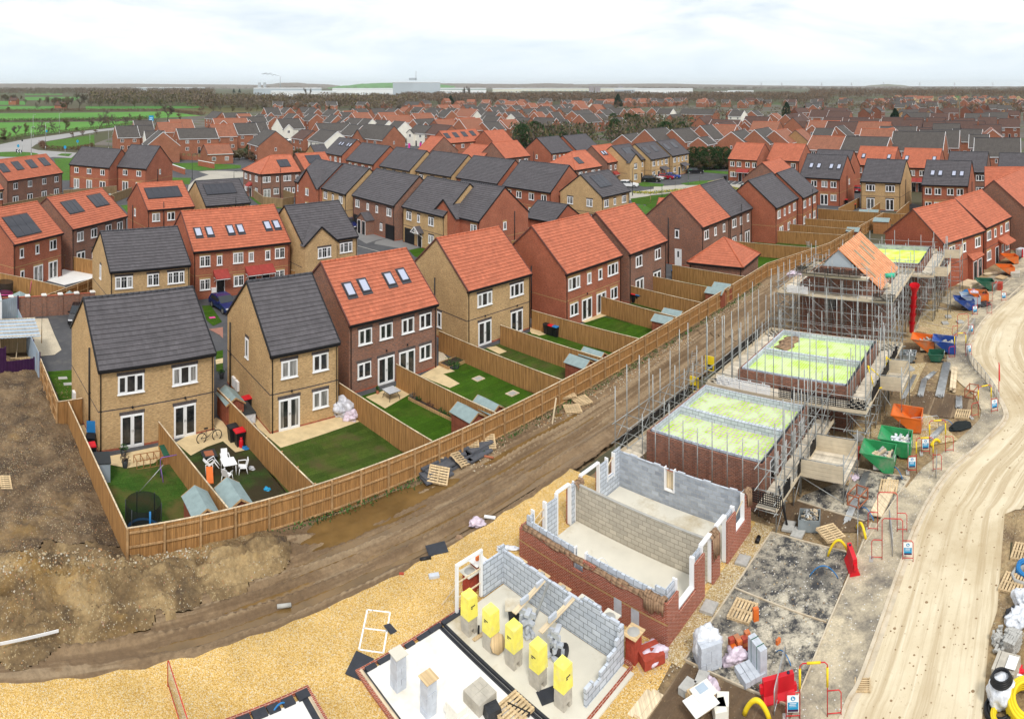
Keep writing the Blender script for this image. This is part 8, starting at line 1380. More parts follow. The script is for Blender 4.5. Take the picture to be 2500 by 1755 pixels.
# packs beside the tarmac bay and by the road
t=blockstack('pack of grey blocks under torn clear plastic on the tarmac bay',Q(8,325,1205),2,4,5,rz=R(5)); bagm('plastic_cover','clear torn plastic hood draped over the grey block pack','plastic cover',Q(8,320,1185)+Vector((0,0,.35)),'plastic_sheet',.62,.5,1.0,31,rough=.22)
blockstack('half used pack of grey blocks beside the red bricks',Q(8,590,1305),2,3,2,rz=R(10)); t=thing('block_stack','tall slice of grey blocks strapped in green on the half used pack','block stack',Q(8,635,1270),R(12)); b=MB()
for k in range(6):
 for j in range(3): b.box(-.15+j*.105,-.45,k*.215,-.05+j*.105,.45,k*.215+.21,'grey_block')
b.build('block',t); MB().box(-.16,-.2,0,.18,-.18,1.31,'skip_dark_green').box(-.16,.2,0,.18,.22,1.31,'skip_dark_green').build('strap_band',t)
t=thing('brick_pack','open pack of orange red bricks on a pallet on the tarmac bay','brick pack',Q(8,530,1120),R(8)); b=MB()
for k in range(3):
 for i in range(4):
  for j in range(2):
   if k<2 or (i+j)%3: b.box(-.48+i*.24,-.25+j*.22,.14+k*.16,-.27+i*.24,-.04+j*.22,.29+k*.16,'skip_orange' if (i+k)%2 else 'red_brick_stack')
b.build('brick',t); ob('pallet_base',PAL['b'],t); bagm('plastic_wrap','torn white and purple plastic wrap hanging off the brick pack','plastic wrap',Q(8,505,1190),'lilac_sheet',.55,.4,.55,33,rough=.35)
tag(MB().box(-.11,-.05,0,.11,.05,.2,'skip_orange').build('brick',None,Q(8,765,1090)+Vector((0,0,.1)),R(30)),'single orange brick on the dusty tarmac','brick'); tag(MB().box(-.11,-.08,0,.11,.08,.5,'skip_orange').build('brick_column',None,Q(8,625,1120)+Vector((0,0,1.25))),'two orange bricks standing on the strapped blocks','brick')
blockstack('brown box pack under white boards in the dark soil',Q(8,285,1480),2,3,3,m='plywood',rz=R(15)); tag(MB().box(-.55,-.45,0,.5,.4,.03,'concrete_white').box(-.1,-.1,.03,.7,.6,.06,'white_render').box(.1,.2,.06,.5,.55,.065,'corrugated_blue').build('white_boards',None,Q(8,285,1440,.7)+Vector((0,0,.02)),R(20)),'white boards with a pale blue label lying on the brown pack','boards'); bagm('plastic_wrap','purple white plastic wrap hanging beside the brown pack','plastic wrap',Q(8,350,1440),'lilac_sheet',.35,.35,.8,35)
for i,(x,y) in enumerate([(200,1390),(290,1345),(420,1520),(400,1560)]): tag(MB().box(-.3,-.22,0,.3,.22,.28 if i<2 else .5,'paver_grey' if i<2 else 'white_render').build('block',None,Q(8,x,y)+Vector((0,0,.1)),R(40+15*i)),['grey stone block in the dark soil, left one','grey stone block in the dark soil, upper one','white block pack at the bottom of the dark soil','white block at the very bottom edge in the soil'][i],'block')
t=thing('brick_stack','pallet of brown red bricks by the nearest green skip','brick pack',Q(6,1190,1200),R(-40)); b=MB()
for k in range(4):
 for i in range(3): b.box(-.5+i*.34,-.4,.15+k*.2,-.18+i*.34,.4,.34+k*.2,'fence_cap' if k<2 else 'red_brick_stack')
b.build('brick',t); bagm('plastic_wrap','lilac plastic sheet on the ground by the brick pallet','plastic wrap',Q(6,1190,1290),'lilac_sheet',.55,.4,.2,36,rough=.3)
t=thing('wrapped_pack','pack of bricks in red and white plastic beside the wall end','wrapped pack',Q(7,2010,1195),R(15)); MB().box(-.45,-.4,.12,.45,.4,.5,'red_brick_stack').build('brick',t); ob('pallet_base',PAL['b'],t); bagm('plastic_wrap','crumpled clear plastic with red print over the brick pack at the wall end','plastic wrap',Q(7,2030,1170),'lilac_sheet',.6,.5,.55,37,rough=.3)
blockstack('maroon wrapped block pack beside the far barriers',Q(14,2062,872),2,3,4,m='red_brick_stack',jit=.002); blockstack('pale block pack under white plastic by the far orange skip',Q(14,2215,750),3,5,3,m='tan_block',jit=.002)
t=thing('water_tank','white water tank in a cage at the right edge of the site','tank',Q(14,2270,560),R(20)); MB().box(-.55,-.5,.15,.55,.5,1.1,'plastic_sheet').build('tank',t); b=MB()
for k in range(6): b.tube([(-.58+k*.232,-.53,.15),(-.58+k*.232,-.53,1.15)],.012,'galvanised',4).tube([(-.58,-.53+k*.212,.15),(-.58,-.53+k*.212,1.15)],.012,'galvanised',4)
b.box(-.6,-.55,0,.6,.55,.14,'galvanised').build('cage_lattice',t); MB().box(-.75,-.6,0,-.62,-.45,1.2,'red_plastic').build('red_post',t)
# heap at the right edge
for lab,x,y,s_,m,sd in [('white plastic bag heap with black pipes at the right edge',1270,730,(.5,.45,.7),'plastic_sheet',41),('crumpled clear plastic on the block heap at the right edge',1240,880,(.6,.5,.55),'plastic_sheet',42),('black pipe fittings heap in plastic at the right edge',1185,830,(.4,.35,.4),'black_sheet',43)]: bagm('plastic_heap',lab,'plastic heap',Q(19,x,y),m,*s_,sd,rough=.35)
b=MB()
for k in range(90):
 p=Q(19,1040+abs(r_.gauss(0,85)),1030+r_.gauss(0,45)); a_=r_.uniform(0,6.3); d=Vector((math.cos(a_),math.sin(a_),r_.uniform(-.3,.5)))*.1; p.z=.1+abs(r_.gauss(0,.12)); b.bar(p-d,p+d,.1,.065,'paver_grey')
stuff(b.build('loose_paving_blocks')); tag(bpy.data.objects['loose_paving_blocks'],'loose grey paving blocks spilled at the right edge of the road','paving blocks')
blockstack('grey paving block pack in green net at the right edge',Q(19,1190,1070),4,5,7,bw=.2,bd=.1,bh=.08,m='paver_grey',rz=R(20)); blockstack('pack of long grey kerb stones on a pallet at the right edge',Q(19,1140,1290),1,7,2,bw=.91,bd=.13,bh=.3,m='tan_block',rz=R(-60)); pallet('pallet under the long grey kerb stones',Q(19,1130,1300)+Vector((0,0,-.02)),R(30)); tag(MB().box(-.3,-.2,0,.3,.2,.01,'white_upvc').build('paper_label',None,Q(19,1185,1180,.65)+Vector((0,0,.03)),R(30)),'white sheet lying on the kerb stone pack','sheet'); bagm('plastic_wrap','dark red printed plastic beside the kerb stone pack','plastic wrap',Q(19,1210,1270),'red_plastic',.4,.25,.3,44)
t=thing('bulk_bag','large white bulk bag holding coiled black pipe by the road','bulk bag',Q(19,1100,1490)); o=bagm('bag',None,None,(0,0,0),'plastic_sheet',.56,.56,.95,61,rough=.16); o.parent=t
for k in range(4): MB().tube([((.4-.03*k)*math.cos(a_*PI/10),(.4-.03*k)*math.sin(a_*PI/10),.88+.05*k) for a_ in range(20)],.045,'black_plastic',6,closed=True).build('pipe_coil',t)
def coil(label,p,m,r,n,th,tilt=0,rz=0):
 t=thing('pipe_coil',label,'pipe coil',p,rz,'coils of pipe');
 pts=[]
 for k in range(n*24): a_=2*PI*k/24; rr_=r*(1-.12*((k//24)%3)); pts.append((rr_*math.cos(a_),rr_*math.sin(a_),th+th*1.6*(k/24/3.)))
 MB().tube(pts,th,m,6).build('coil',t); t.rotation_euler=(R(tilt),0,rz); return t
coil('yellow gas pipe coil at the bottom right corner',Q(19,1130,1620),'yellow_plastic',.5,8,.05); coil('large yellow gas pipe coil at the right edge',Q(19,1290,1530),'yellow_plastic',.75,12,.07,20); coil('blue pipe coil in a pale octagonal frame at the right edge',Q(19,1290,470),'blue_plastic',.45,8,.06,15); coil('white cable coil behind the bulk bag',Q(19,1235,1370),'white_upvc',.4,5,.025,30); coil('black pipe coil under the white bulk bag',Q(19,1090,1560),'black_plastic',.55,4,.06)
tag(MB().lathe([(.55,0),(.6,.05),(.6,.25),(.5,.25),(.5,0)],'concrete_grey',8).build('octagon_frame',None,Q(19,1275,520)),'pale octagonal reel rim leaning at the right edge','reel')
# people and details of the finished end
def person(label,p,rz,shirt,legs):
 vs=[(0,0,.95),(0,0,1.15),(0,0,1.38),(0,0,1.5),(0,.02,1.6),(0,.02,1.72),(.2,0,1.4),(.26,.04,1.12),(.24,.2,.95),(-.2,0,1.4),(-.26,0,1.12),(-.25,.08,.88),(.1,0,.9),(.11,.03,.5),(.11,-.02,.07),(.11,.14,.03),(-.1,0,.9),(-.11,-.02,.5),(-.12,-.08,.07),(-.12,.08,.03)]
 es=[(0,1),(1,2),(2,3),(3,4),(4,5),(2,6),(6,7),(7,8),(2,9),(9,10),(10,11),(0,12),(12,13),(13,14),(14,15),(0,16),(16,17),(17,18),(18,19)]
 rad=[.16,.15,.17,.07,.1,.1,.075,.055,.04,.075,.055,.04,.1,.075,.055,.05,.1,.075,.055,.05]
 me=bpy.data.meshes.new('person'); me.from_pydata(vs,es,[]); o=ob('person',me,None,p,rz); tag(o,label,'person'); sk=o.modifiers.new('s','SKIN')
 for i,r in enumerate(rad): me.skin_vertices[0].data[i].radius=(r,r*.8)
 me.skin_vertices[0].data[0].use_root=True; o.modifiers.new('d','SUBSURF').levels=1; bpy.context.view_layer.update(); m2=bpy.data.meshes.new_from_object(o.evaluated_get(bpy.context.evaluated_depsgraph_get())); o.modifiers.clear(); o.data=m2; m2.materials.clear()
 for m in(shirt,legs,'skin_tone'): m2.materials.append(MATS[m])
 for f in m2.polygons: z=f.center.z; f.material_index=2 if z>1.5 or (abs(f.center.x)>.2 and z<1.0) else (0 if z>.93 else 1); f.use_smooth=True
 ob('helmet',MB().lathe([(.13,1.7),(.125,1.78),(.08,1.85),(0,1.87)],'white_upvc',10,(0,.02,0)).mesh('helmet'),o)
person('worker in a yellow hi-vis vest standing by the brown gable wall at the far end',Q(14,2172,425),R(160),'hi_vis','trousers_navy')
t=thing('porch_store','small brick store with tiled gable roof and two dark doors by the finished house',"brick store",Q(14,1815,785),0); t.rotation_euler=(0,0,R(25))
MB().box(0,0,0,2.9,2.6,2.5,'brick_engineering').build('wall',t); b=MB(); b.face([(0,0,2.5),(0,2.6,2.5),(0,1.3,3.6)],'brick_engineering'); b.face([(2.9,0,2.5),(2.9,2.6,2.5),(2.9,1.3,3.6)],'brick_engineering'); b.build('gable',t); b=MB(); gable_roof(b,-.15,3.05,-.2,1.3,2.8,2.38,3.65,'tile_orange'); b.build('roof',t)
for x in(.75,2.1): ob('door',pro('door',lambda:door_mesh('black_plastic')),t,(x,-.001,.03))
tag(MB().tube([(-.45,0,0),(.45,.25,0)],.22,'green_tarpaulin',10).build('membrane_roll',None,Q(14,1045,740,5.6),R(-35)),'green roll of membrane lying at the eave of the half laid roof','roll'); bagm('insulation_pack','pale yellow insulation packs at the lower corner of the half laid roof','insulation',Q(14,985,850,4.75),'fence_cap',.7,.4,.4,51); bagm('waste_bags','white and orange bags heaped on the fence end of the tall scaffold','bags',Q(14,150,740,4.6),'lilac_sheet',.8,.5,.5,52)
def ladder(label,a,c,n=10):
 a,c=Vector(a),Vector(c); d=(c-a).normalized(); s=d.cross(Vector((0,0,1))).cross(d).cross(d).normalized()*.2; b=MB().tube([s,c-a+s],.025,'galvanised',5).tube([-s,c-a-s],.025,'galvanised',5)
 for k in range(1,n): p=(c-a)*k/n; b.tube([p-s,p+s],.018,'galvanised',4)
 tag(b.build('ladder',None,a),label,'ladder','ladders on the scaffolds')
ladder('aluminium ladder up to the fence end of the large scaffold',Q(15,520,830),Q(15,560,600,2.6)); ladder('aluminium ladder up to the fence end of the low scaffold',Q(15,520,960),Q(15,525,840,1.8),6); ladder('ladder on the tall scaffold below the roof edge',Q(14,705,860,3.0),Q(14,715,690,5.4)); ladder('ladder at the fence end of the tall scaffold',Q(14,285,470,4.6),Q(14,275,415,6.5),8)
for i,(a,c) in enumerate((((15,700,790,2.3),(15,700,690,3.4)),((15,555,985,1.2),(15,555,870,2.3)))): p=Q(*a); tag(MB().box(-.35,-.03,0,.35,.03,1.1,'yellow_plastic').box(-.25,-.04,.15,.25,.04,.5,'dark_post').build('ladder_gate',None,p,R(-45)),['yellow ladder gate on the large scaffold','yellow ladder gate on the low scaffold'][i],'ladder gate')
tag(MB().tube([(0,0,0),(.0,.9,1.3)],.05,'yellow_plastic',6).tube([(0,0,0),(1.2,0,0)],.05,'yellow_plastic',6).tube([(1.2,0,0),(0,.9,1.3)],.04,'yellow_plastic',6).build('hoist_frame',None,Q(15,2240,960,2.4)),'yellow hoist frame on the road side of the large scaffold','hoist'); tag(MB().tube([(0,0,0),(.0,0,1.0)],.06,'yellow_plastic',6).tube([(0,0,.9),(.9,-.6,.4)],.05,'yellow_plastic',6).build('hoist_frame',None,Q(6,1400,630,2.4)),'yellow hoist arm at the far corner of the large scaffold','hoist')
p_=[G(43.3,-12.2,2.8),G(42.6,-13,2.85),G(41.3,-12.6,2.8)]; drape('hessian','brown hessian spread over the corner of the striped lime floor',[G(43.6,-12.,2.79),G(43,-12.3,2.82),G(42.4,-12.,2.8),G(41.8,-12.3,2.82),G(41.,-12.,2.79)],1.1,'hessian',.02,seed=12)
WL={'o':'brick_old','d':'brick_old_dark','w':'white_render','t':'brick_tan','c':'cream_render'}; RF={'g':'tile_grey_old','r':'tile_orange_old','b':'tile_brown_old'}
WN={'o':'red brick','d':'dark red brick','w':'white rendered','t':'sandy brick','c':'cream rendered'}; RN={'g':'grey','r':'orange','b':'brown'}
OLD='''9 1320 672 R og 8 9.5;9 1470 665 R og 9 9;9 1635 695 R wg 7 6;9 1645 768 L og 9 10;9 2010 685 R og 14 9;9 1785 612 R or 10 9;9 1930 580 R or 10 9;9 1515 585 R og 8 8;10 30 995 R or3 8 7;10 100 800 R or 9 9;10 600 905 L og 11 11;10 372 775 R og 9 9;10 510 745 R wg 8 8;10 120 690 R or 16 8;10 430 665 R og 13 8;10 700 648 L og 8 8;10 875 715 R wg 11 9;10 1100 832 L ob 9 8;10 1345 868 L wg 13 9;10 1290 742 R og 15 8;10 1650 792 L og 10 9;10 1990 838 L og 16 10;10 1790 700 L wg 8 8;10 1985 706 L wg 9 8;10 2150 730 L wg 9 8;10 1700 672 L og 11 8;10 1410 642 L og 9 8;10 1520 645 L og 8 8;10 1170 622 L og 9 9;10 950 627 L og 12 8;10 395 607 R or 8 8;10 610 612 L og 9 8;10 700 560 R og 10 10;10 235 607 R og 14 8;10 110 603 L og 14 9;10 1200 562 L og 10 9;10 1420 570 L og 12 9;10 1600 592 R or 9 9;10 1560 602 R og 9 8;10 1700 612 R or 11 9;10 2000 622 R or 11 9;10 2060 645 R or 15 9;10 900 535 L og 9 8;10 1090 530 R og 12 8;10 1700 540 R og 11 8;10 1900 545 R og 10 8;10 2100 545 L og 11 9;10 2240 520 L or 9 8
11 165 672 L wg 9 8;11 355 692 L ob 13 9;11 340 602 R or 12 9;11 590 595 R or 11 9;11 650 642 R or 12 10;11 895 637 R og 9 9;11 1105 617 R or 10 9;11 1270 602 L og 9 10;11 1575 602 L og 12 9;11 1990 547 R og 12 10;11 2178 532 R og 7 9;11 1720 585 R og 6 6;11 1640 522 R og 7 9;11 1470 520 R or 7 9;11 685 487 L or 17 10;11 400 490 L og 10 9;11 200 475 R og 10 9;11 90 545 R or 13 9;11 110 600 R og 13 8;11 815 492 R wg 7 8;11 930 520 L og 11 9;11 960 560 L og 10 8;11 1310 452 R og 11 9;11 1460 462 R og 11 9;11 1745 450 R og 12 9;11 1890 480 R og 19 9;11 2200 470 R og 12 9;11 950 445 R og 12 9;11 1130 500 R og 10 9;11 1190 505 R wg 8 7;11 740 430 R og 9 8;11 480 440 L og 10 8;11 300 455 L og 12 9;11 100 440 L og 11 8;11 60 415 R or 9 8;11 350 395 R or 10 8;11 500 390 R or 9 8;11 640 400 R og 12 8;11 850 395 L og 10 9;11 1000 390 R og 11 8;11 1180 400 R og 10 8;11 1360 380 R or 9 8;11 1230 360 R or 8 8;11 1520 395 R or 10 9;11 1640 405 R og 11 9;11 1760 395 R og 12 9;11 1920 395 R or 13 9;11 2100 410 R or 10 9;11 2210 400 R og 11 9;11 1500 425 R og 10 8;11 2080 370 R wg 8 8
12 490 782 R og 13 10;12 790 767 R og 11 10;12 1110 744 R og 9 10;12 1040 800 R og 7 6;12 1375 607 L ob 14 9;12 1690 605 L ob 12 10;12 1310 720 L or 11 9;12 1740 790 R og 14 10;12 1480 790 R og 13 10;12 1960 785 R or 12 10;12 2180 770 R tr 8 9;12 1850 525 R or 9 9;12 2010 547 R ob 22 9;12 2110 602 R ob 14 9;12 1105 462 L og 26 8;12 620 458 L wg 11 8;12 250 452 R or 13 9;12 60 455 L og 12 9;12 40 560 R og 8 7;12 700 545 R og 10 8;12 1040 580 R ob 12 8;12 1560 600 R ob 12 8;12 900 700 R ob 12 7;12 200 780 R og3 11 8;12 1600 470 R og 9 8;12 1420 480 L wg 9 8;12 1370 450 R og 9 8;12 480 440 R og 12 8;12 1820 640 L or 12 9;12 1250 640 R ob 14 8
13 330 582 L ob 13 9;13 540 590 L ob 12 9;13 660 600 L ob 14 9;13 205 645 L or 13 9;13 430 660 L ob 14 9;13 765 692 L or 13 10;13 1080 727 L og 13 10;13 1240 727 L db 9 9;13 960 772 R or 8 11;13 820 792 L or 11 10;13 735 885 L og 13 10;13 1385 872 L og 15 11;13 1565 832 L og 12 11;13 320 867 L or 13 10;13 1805 765 L og 10 10;13 1905 830 L og 6 9;13 2120 770 R or 13 10;13 2260 932 L og 12 10;13 1575 692 L og 10 9;13 2040 702 L db 10 9;13 930 602 L ob 10 9;13 1140 582 L db 9 9;13 1390 592 L db 9 9;13 1550 622 L db 7 8;13 1720 587 L db 9 9;13 1990 570 L db 9 9;13 1840 640 L db 13 9;13 1140 632 L db 9 9;13 1400 635 L db 9 9;13 2250 600 L db 9 9;13 120 735 L og 7 9;13 330 720 R og 9 9;13 2110 505 L og 13 9;13 1900 520 L og 13 9;13 1260 515 L og 17 8;13 1450 520 L ob 10 8;13 330 500 L ob 13 9;13 80 490 L ob 11 9;13 350 440 R db3 9 7;13 1110 455 L tg 13 8;13 960 380 L tg 9 8;13 1300 470 R tg 11 8;13 1400 440 R dg 13 8;13 1560 440 L db 11 8;13 1700 405 R db 10 8;13 1900 385 R db 11 8;13 2060 380 R og 14 8;13 2160 400 L dg 11 8;13 2150 460 R tg 9 8;13 2030 480 L db 10 8;13 2240 470 L db 9 8'''
ri=random.Random(11); PLACED=[]; Old=[]
def oldhouse(p,ang,code,W,D,ze,far):
 wl,rf=code[0],code[1]; k=len(Old); f='w2/1/.2 w2/1/.75 w2/0/.2 door/0/.5 w2/0/.8' if ze>4 else 'w2/0/.25 w2/0/.75'; x,y=pix((p.x,p.y,ze))
 if W>11 and ze>4: f+=' w1/1/.48'
 g_='w1/1/.5' if ri.random()<.4 and ze>4 else ''
 wg=[(.0,.42,.9,'w2/1/.5')] if (ri.random()<.32 and ze>4 and W>8) else []
 h=house('x','','',pos=p,ang=ang,W=W,D=D,ze=ze,pitch=ri.uniform(34,42),wall=WL[wl],roof=RF[rf],front=f if y>252 else 'w2/1/.2 w2/1/.75',left=g_,right=g_,lod=2,wings=wg,band=False,group='old estate houses',verge='white_upvc' if wl in'ow' and ri.random()<.75 else 'dark_ridge',white_gutter=True,chim=1 if wl in 'd' and ri.random()<.5 else 0,name='old_house',cat='house')
 Old.append((h.o,x,y,wl,rf,ze,bool(wg),abs(((ang+180)%180)-46)<25,W)); PLACED.append((p.x,p.y,(W+D)/2))
for it in OLD.replace('\n',';').split(';'):
 n,x,y,ty,code,W,D=it.split(); ze=3.0 if len(code)>2 else 5.0; kp_=Q(int(n),float(x),float(y),ze); kp_.z=0; W=float(W); D=float(D); a=(46 if ty=='R' else -45)+ri.uniform(-6,6)
 if ty=='L': kp_=kp_-Vector((math.cos(R(a)),math.sin(R(a)),0))*W
 oldhouse(kp_,a,code,W,D,ze,0)
def fill(n,x0,x1,y0,y1,codes,gap=1.05,sz=(8,12)):
 c=0
 for i in range(n*30):
  if c>=n: break
  x=ri.uniform(x0,x1); y=y0+(y1-y0)*ri.random(); p=at(x,y); W=ri.uniform(*sz)
  if all((p.x-a)**2+(p.y-b)**2>(gap*(r+(W+8)/2)*.62)**2 for a,b,r in PLACED): oldhouse(p,ri.choice([46,-45,46,-45,20,-20])+ri.uniform(-9,9),ri.choice(codes),W,8.,5.,1); c+=1
fill(34,1900,2560,266,296,['db','db','ob','og','dg']); fill(44,2170,2560,250,268,['dg','og','db','tg','or']); fill(46,2180,2560,244.5,251,['cr','cr','cr','cg','tg']); fill(24,1620,2180,254,264,['ob','or','db','og','og']); fill(14,1440,1640,254,262,['or','og']); fill(26,1010,1460,256.5,270,['og','og','or']); fill(10,640,1000,264,272,['og','or','og'])
# labels: how each looks and what it stands near, ordinal from the left only among look-alikes
def where(x,y):
 if x<620: return 'near the main road and fields' if y>285 else 'at the field edge'
 if x<1000: return 'above the thicket' if y>300 else ('behind the white gabled houses' if y>283 else 'in front of the brown woods')
 if x<1500: return 'behind the four solar pairs' if y>296 else ('in the middle of the old estate' if y>275 else 'below the woods and dark conifer')
 if x<1990: return 'behind the dark hedge' if y>320 else ('beyond the thicket' if y>288 else 'far off among the bare trees')
 return 'behind the row with roof windows' if y>330 else ('mossy row further back' if y>305 else ('around the round conifer' if y>280 else ('in the packed far rows' if y>256 else 'along the farthest pale row')))
gr={}
for o,x,y,wl,rf,ze,wg,rt,W in Old:
 k='%s%s%s house, %s roof, %s'%('long ' if W>13 else ('low ' if ze<4 else ''),'gabled ' if wg else '',WN[wl],RN[rf],where(x,y)); gr.setdefault(k,[]).append((x,o))
ON=['first','second','third','fourth','fifth','sixth','seventh','eighth','ninth','tenth','11th','12th','13th','14th','15th','16th','17th','18th','19th','20th','21st','22nd','23rd','24th','25th','26th','27th','28th','29th','30th']
def ordinal(gr):
 for k,v in gr.items():
  v.sort(key=lambda a:a[0])
  for i,(x,o) in enumerate(v): o['label']=k if len(v)==1 else k+', %s from left'%ON[i] if i<len(ON) else k+', %dth from left'%(i+1)
ordinal(gr); ordinal(OG)
def bare(seed,h=9.,spread=3.2,n=900,m='twig_brown',slim=1.,low=.3,tw=.5,thick=.05):
 r=random.Random(seed); tr=MB(); cr=MB(); tips=[]
 def limb(p,d,l,rad,dep):
  q_=[p];
  for k in range(3): d=(d+Vector((r.gauss(0,.16),r.gauss(0,.16),.06))).normalized(); q_.append(q_[-1]+d*l/3)
  tr.tube(q_,rad,'bark',5 if dep<2 else 3,False,r1=rad*.55)
  if dep>=2: tips.extend(q_[1:])
  if dep<3:
   for k in range(4 if dep<2 else 3): a=r.uniform(0,6.28); e=(d*.8+Vector((math.cos(a)*slim,math.sin(a)*slim,r.uniform(0,.5)))).normalized(); limb(q_[r.choice([1,2,3,3])],e,l*r.uniform(.55,.8),rad*.5,dep+1)
 limb(Vector((0,0,-.2)),Vector((0,0,1)),h*.36,h*.018,0)
 for k in range(n):
  c=r.choice(tips)+Vector((r.gauss(0,.3),r.gauss(0,.3),r.gauss(0,.3)))*h*.06
  d=(Vector((c.x,c.y,0))*.12*slim+Vector((r.gauss(0,.6)*slim,r.gauss(0,.6)*slim,r.uniform(.1,1.)))).normalized()*tw*r.uniform(.6,1.4)*h/9; e=d.cross(Vector((r.gauss(0,1),r.gauss(0,1),r.gauss(0,1)))).normalized()*thick*h/9; cr.face([c-e,c+e,c+d],m)
 cr.fix=False; tr.fix=False; return tr.mesh('trunk'),cr.mesh('crown')
def leafy(seed,h,rad,n,m,cone=False,low=.05,leaf=.35):
 r=random.Random(seed); tr=MB().tube([(0,0,-.2),(0,0,h*.8)],.02*h,'bark',6,r1=.03); cr=MB()
 for k in range(n):
  z=r.uniform(low,1); rr=(1-z)**.7 if cone else math.sqrt(max(0,1-(2*z-1)**2))*.95+.05
  a=r.uniform(0,6.28); q_=rad*rr*(.45+.55*math.sqrt(r.random()))*(1+.28*math.sin(a*3+z*9+seed)); c=Vector((q_*math.cos(a),q_*math.sin(a),z*h)); d=Vector((r.gauss(math.cos(a)*.8,.6),r.gauss(math.sin(a)*.8,.6),r.gauss(.1 if not cone else -.2,.6))).normalized()*leaf; e=d.cross(Vector((r.gauss(0,1),r.gauss(0,1),r.gauss(0,1)))).normalized()*leaf*.35; cr.face([c-e,c+e,c+d],m)
 cr.fix=False; return tr.mesh('trunk'),cr.mesh('crown')
TP={'brown':[bare(1,9,n=1500),bare(2,9,n=1300)],'grey':[bare(3,9,m='twig_grey',n=1400),bare(8,9,m='twig_grey',n=1200)],'olive':[bare(4,9,m='twig_olive',n=1500)],'red':[bare(5,9,m='twig_red',n=1400)],'poplar':[bare(6,9,n=700,slim=.22,m='twig_grey')],'bush':[bare(7,9,n=3600,slim=1.6,m='twig_olive',thick=.1,tw=.7),bare(9,9,n=3600,slim=1.6,m='twig_brown',thick=.1,tw=.7)],'conifer':[leafy(1,9,3.2,2600,'conifer_green',True,leaf=.6)],'ivy':[leafy(2,9,3.,1800,'ivy_green',leaf=.5)],'gold':[bare(10,9,n=1600,m='gold_leaf',thick=.08)]}
TL={'brown':'bare brown tree','grey':'bare grey tree','olive':'bare olive brown tree','red':'bare reddish tree','poplar':'tall narrow bare poplar','bush':'dense leafless bush','conifer':'dark green conifer','ivy':'dark evergreen tree','gold':'yellow leaved tree'}
TG={}
def tree(kind,p,h,place):
 tm,cm=TP[kind][ri.randrange(len(TP[kind]))]; t=thing('bush' if kind=='bush' else 'tree','x','bush' if kind=='bush' else 'tree',p,ri.uniform(0,6.28),'trees and bushes'); s=h/9; t.scale=(s*ri.uniform(.9,1.15),s*ri.uniform(.9,1.15),s); ob('trunk',tm,t); ob('crown',cm,t); TG.setdefault('%s, %s'%(TL[kind],place),[]).append((pix(p)[0],t))
def belt(n,place,c,x0,x1,y0,y1,h,kinds):
 for i in range(n): x=x0+(x1-x0)*(i+ri.random())/n; tree(ri.choice(kinds),Q(c,x,ri.uniform(y0,y1)),h*ri.uniform(.75,1.25),place)
belt(24,'in the thicket behind the hipped corner house',10,330,1190,1040,1085,4.2,['bush','bush','olive','ivy']); belt(8,'in the bushes below the flags',10,1760,2230,860,930,4.5,['bush','bush','brown'])
belt(34,'in the thicket left of the parked cars',11,1180,2000,770,850,7.5,['olive','bush','grey','ivy','olive']); belt(26,'in the thicket behind the solar pairs',12,-60,800,600,830,8.,['olive','bush','grey','ivy']); belt(9,'in the thicket by the old garages',12,500,1150,640,720,5.,['ivy','bush','olive'])
for k,x in enumerate(range(840,1300,38)): tree(['ivy','bush','brown','bush'][k%4],Q(12,x,1085-k*1.2),5.2,'in the dark hedge by the parked black car')
for k,x in enumerate(range(840,1300,45)): tree(['bush','ivy'][k%2],Q(12,x,1060),6,'in the dark hedge by the parked black car')
for x,y,h,k in [(75,700,7,'brown'),(180,690,8,'grey'),(280,650,8,'olive'),(420,645,8.5,'grey'),(520,628,6,'brown'),(620,625,8,'grey'),(735,600,9,'olive'),(860,595,3,'bush'),(1010,580,7,'grey'),(1110,570,13,'grey'),(1200,560,8,'brown'),(1290,545,9,'grey'),(1400,540,9,'grey'),(1560,520,8,'olive'),(1740,500,9,'brown'),(1880,500,15,'grey'),(2030,480,8,'red'),(830,675,4,'red'),(940,655,4,'red'),(1085,640,4,'red'),(40,715,5,'bush')]: tree(k,Q(9,x,y),h,'along the main road')
for x,y,h,k in [(885,372,22,'grey'),(750,350,14,'brown'),(700,350,10,'bush'),(1390,300,14,'brown'),(430,360,9,'grey'),(120,262,12,'brown'),(1355,200,9,'gold'),(90,375,6,'bush'),(580,375,5,'bush')]: tree(k,Q(9,x,y),h,'in the far fields')
for i in range(60): tree(ri.choice(['brown','grey','olive']),Q(9,*ri.choice([(ri.uniform(270,960),ri.uniform(296,312)),(ri.uniform(980,2290),ri.uniform(300,335)),(ri.uniform(0,270),ri.uniform(245,262))])),ri.uniform(9,14),'in the far field belt')
belt(44,'in the wood behind the estate',10,-100,2296,440,560,10,['brown','grey','olive','brown']); belt(26,'in the wood above the far rows',11,0,2296,300,360,11,['brown','grey','red']); belt(30,'in the wood right of the factories',12,0,2296,290,400,10,['brown','red','grey']); belt(30,'in the trees of the far right rows',13,0,2296,330,480,8,['brown','grey','olive'])
for c,x,y,h in [(11,460,358,12),(12,40,372,14),(12,125,248,10),(12,1930,480,11),(13,850,580,10),(9,2220,230,14),(10,325,305,14),(10,390,305,13),(12,2130,440,6)]: tree('conifer',Q(c,x,y),h,'standing out from the bare woods')
for c,x,y,h in [(10,1138,365,22),(10,1176,365,21),(11,622,292,24),(11,670,292,26)]: tree('poplar',Q(c,x,y),h,'near the factories')
tree('grey',Q(13,1650,480),13,'tall one in the far right rows'); tree('brown',Q(13,2240,520),11,'tall one at the right edge'); tree('olive',Q(10,1980,880),7,'by the flags')
ordinal(TG)
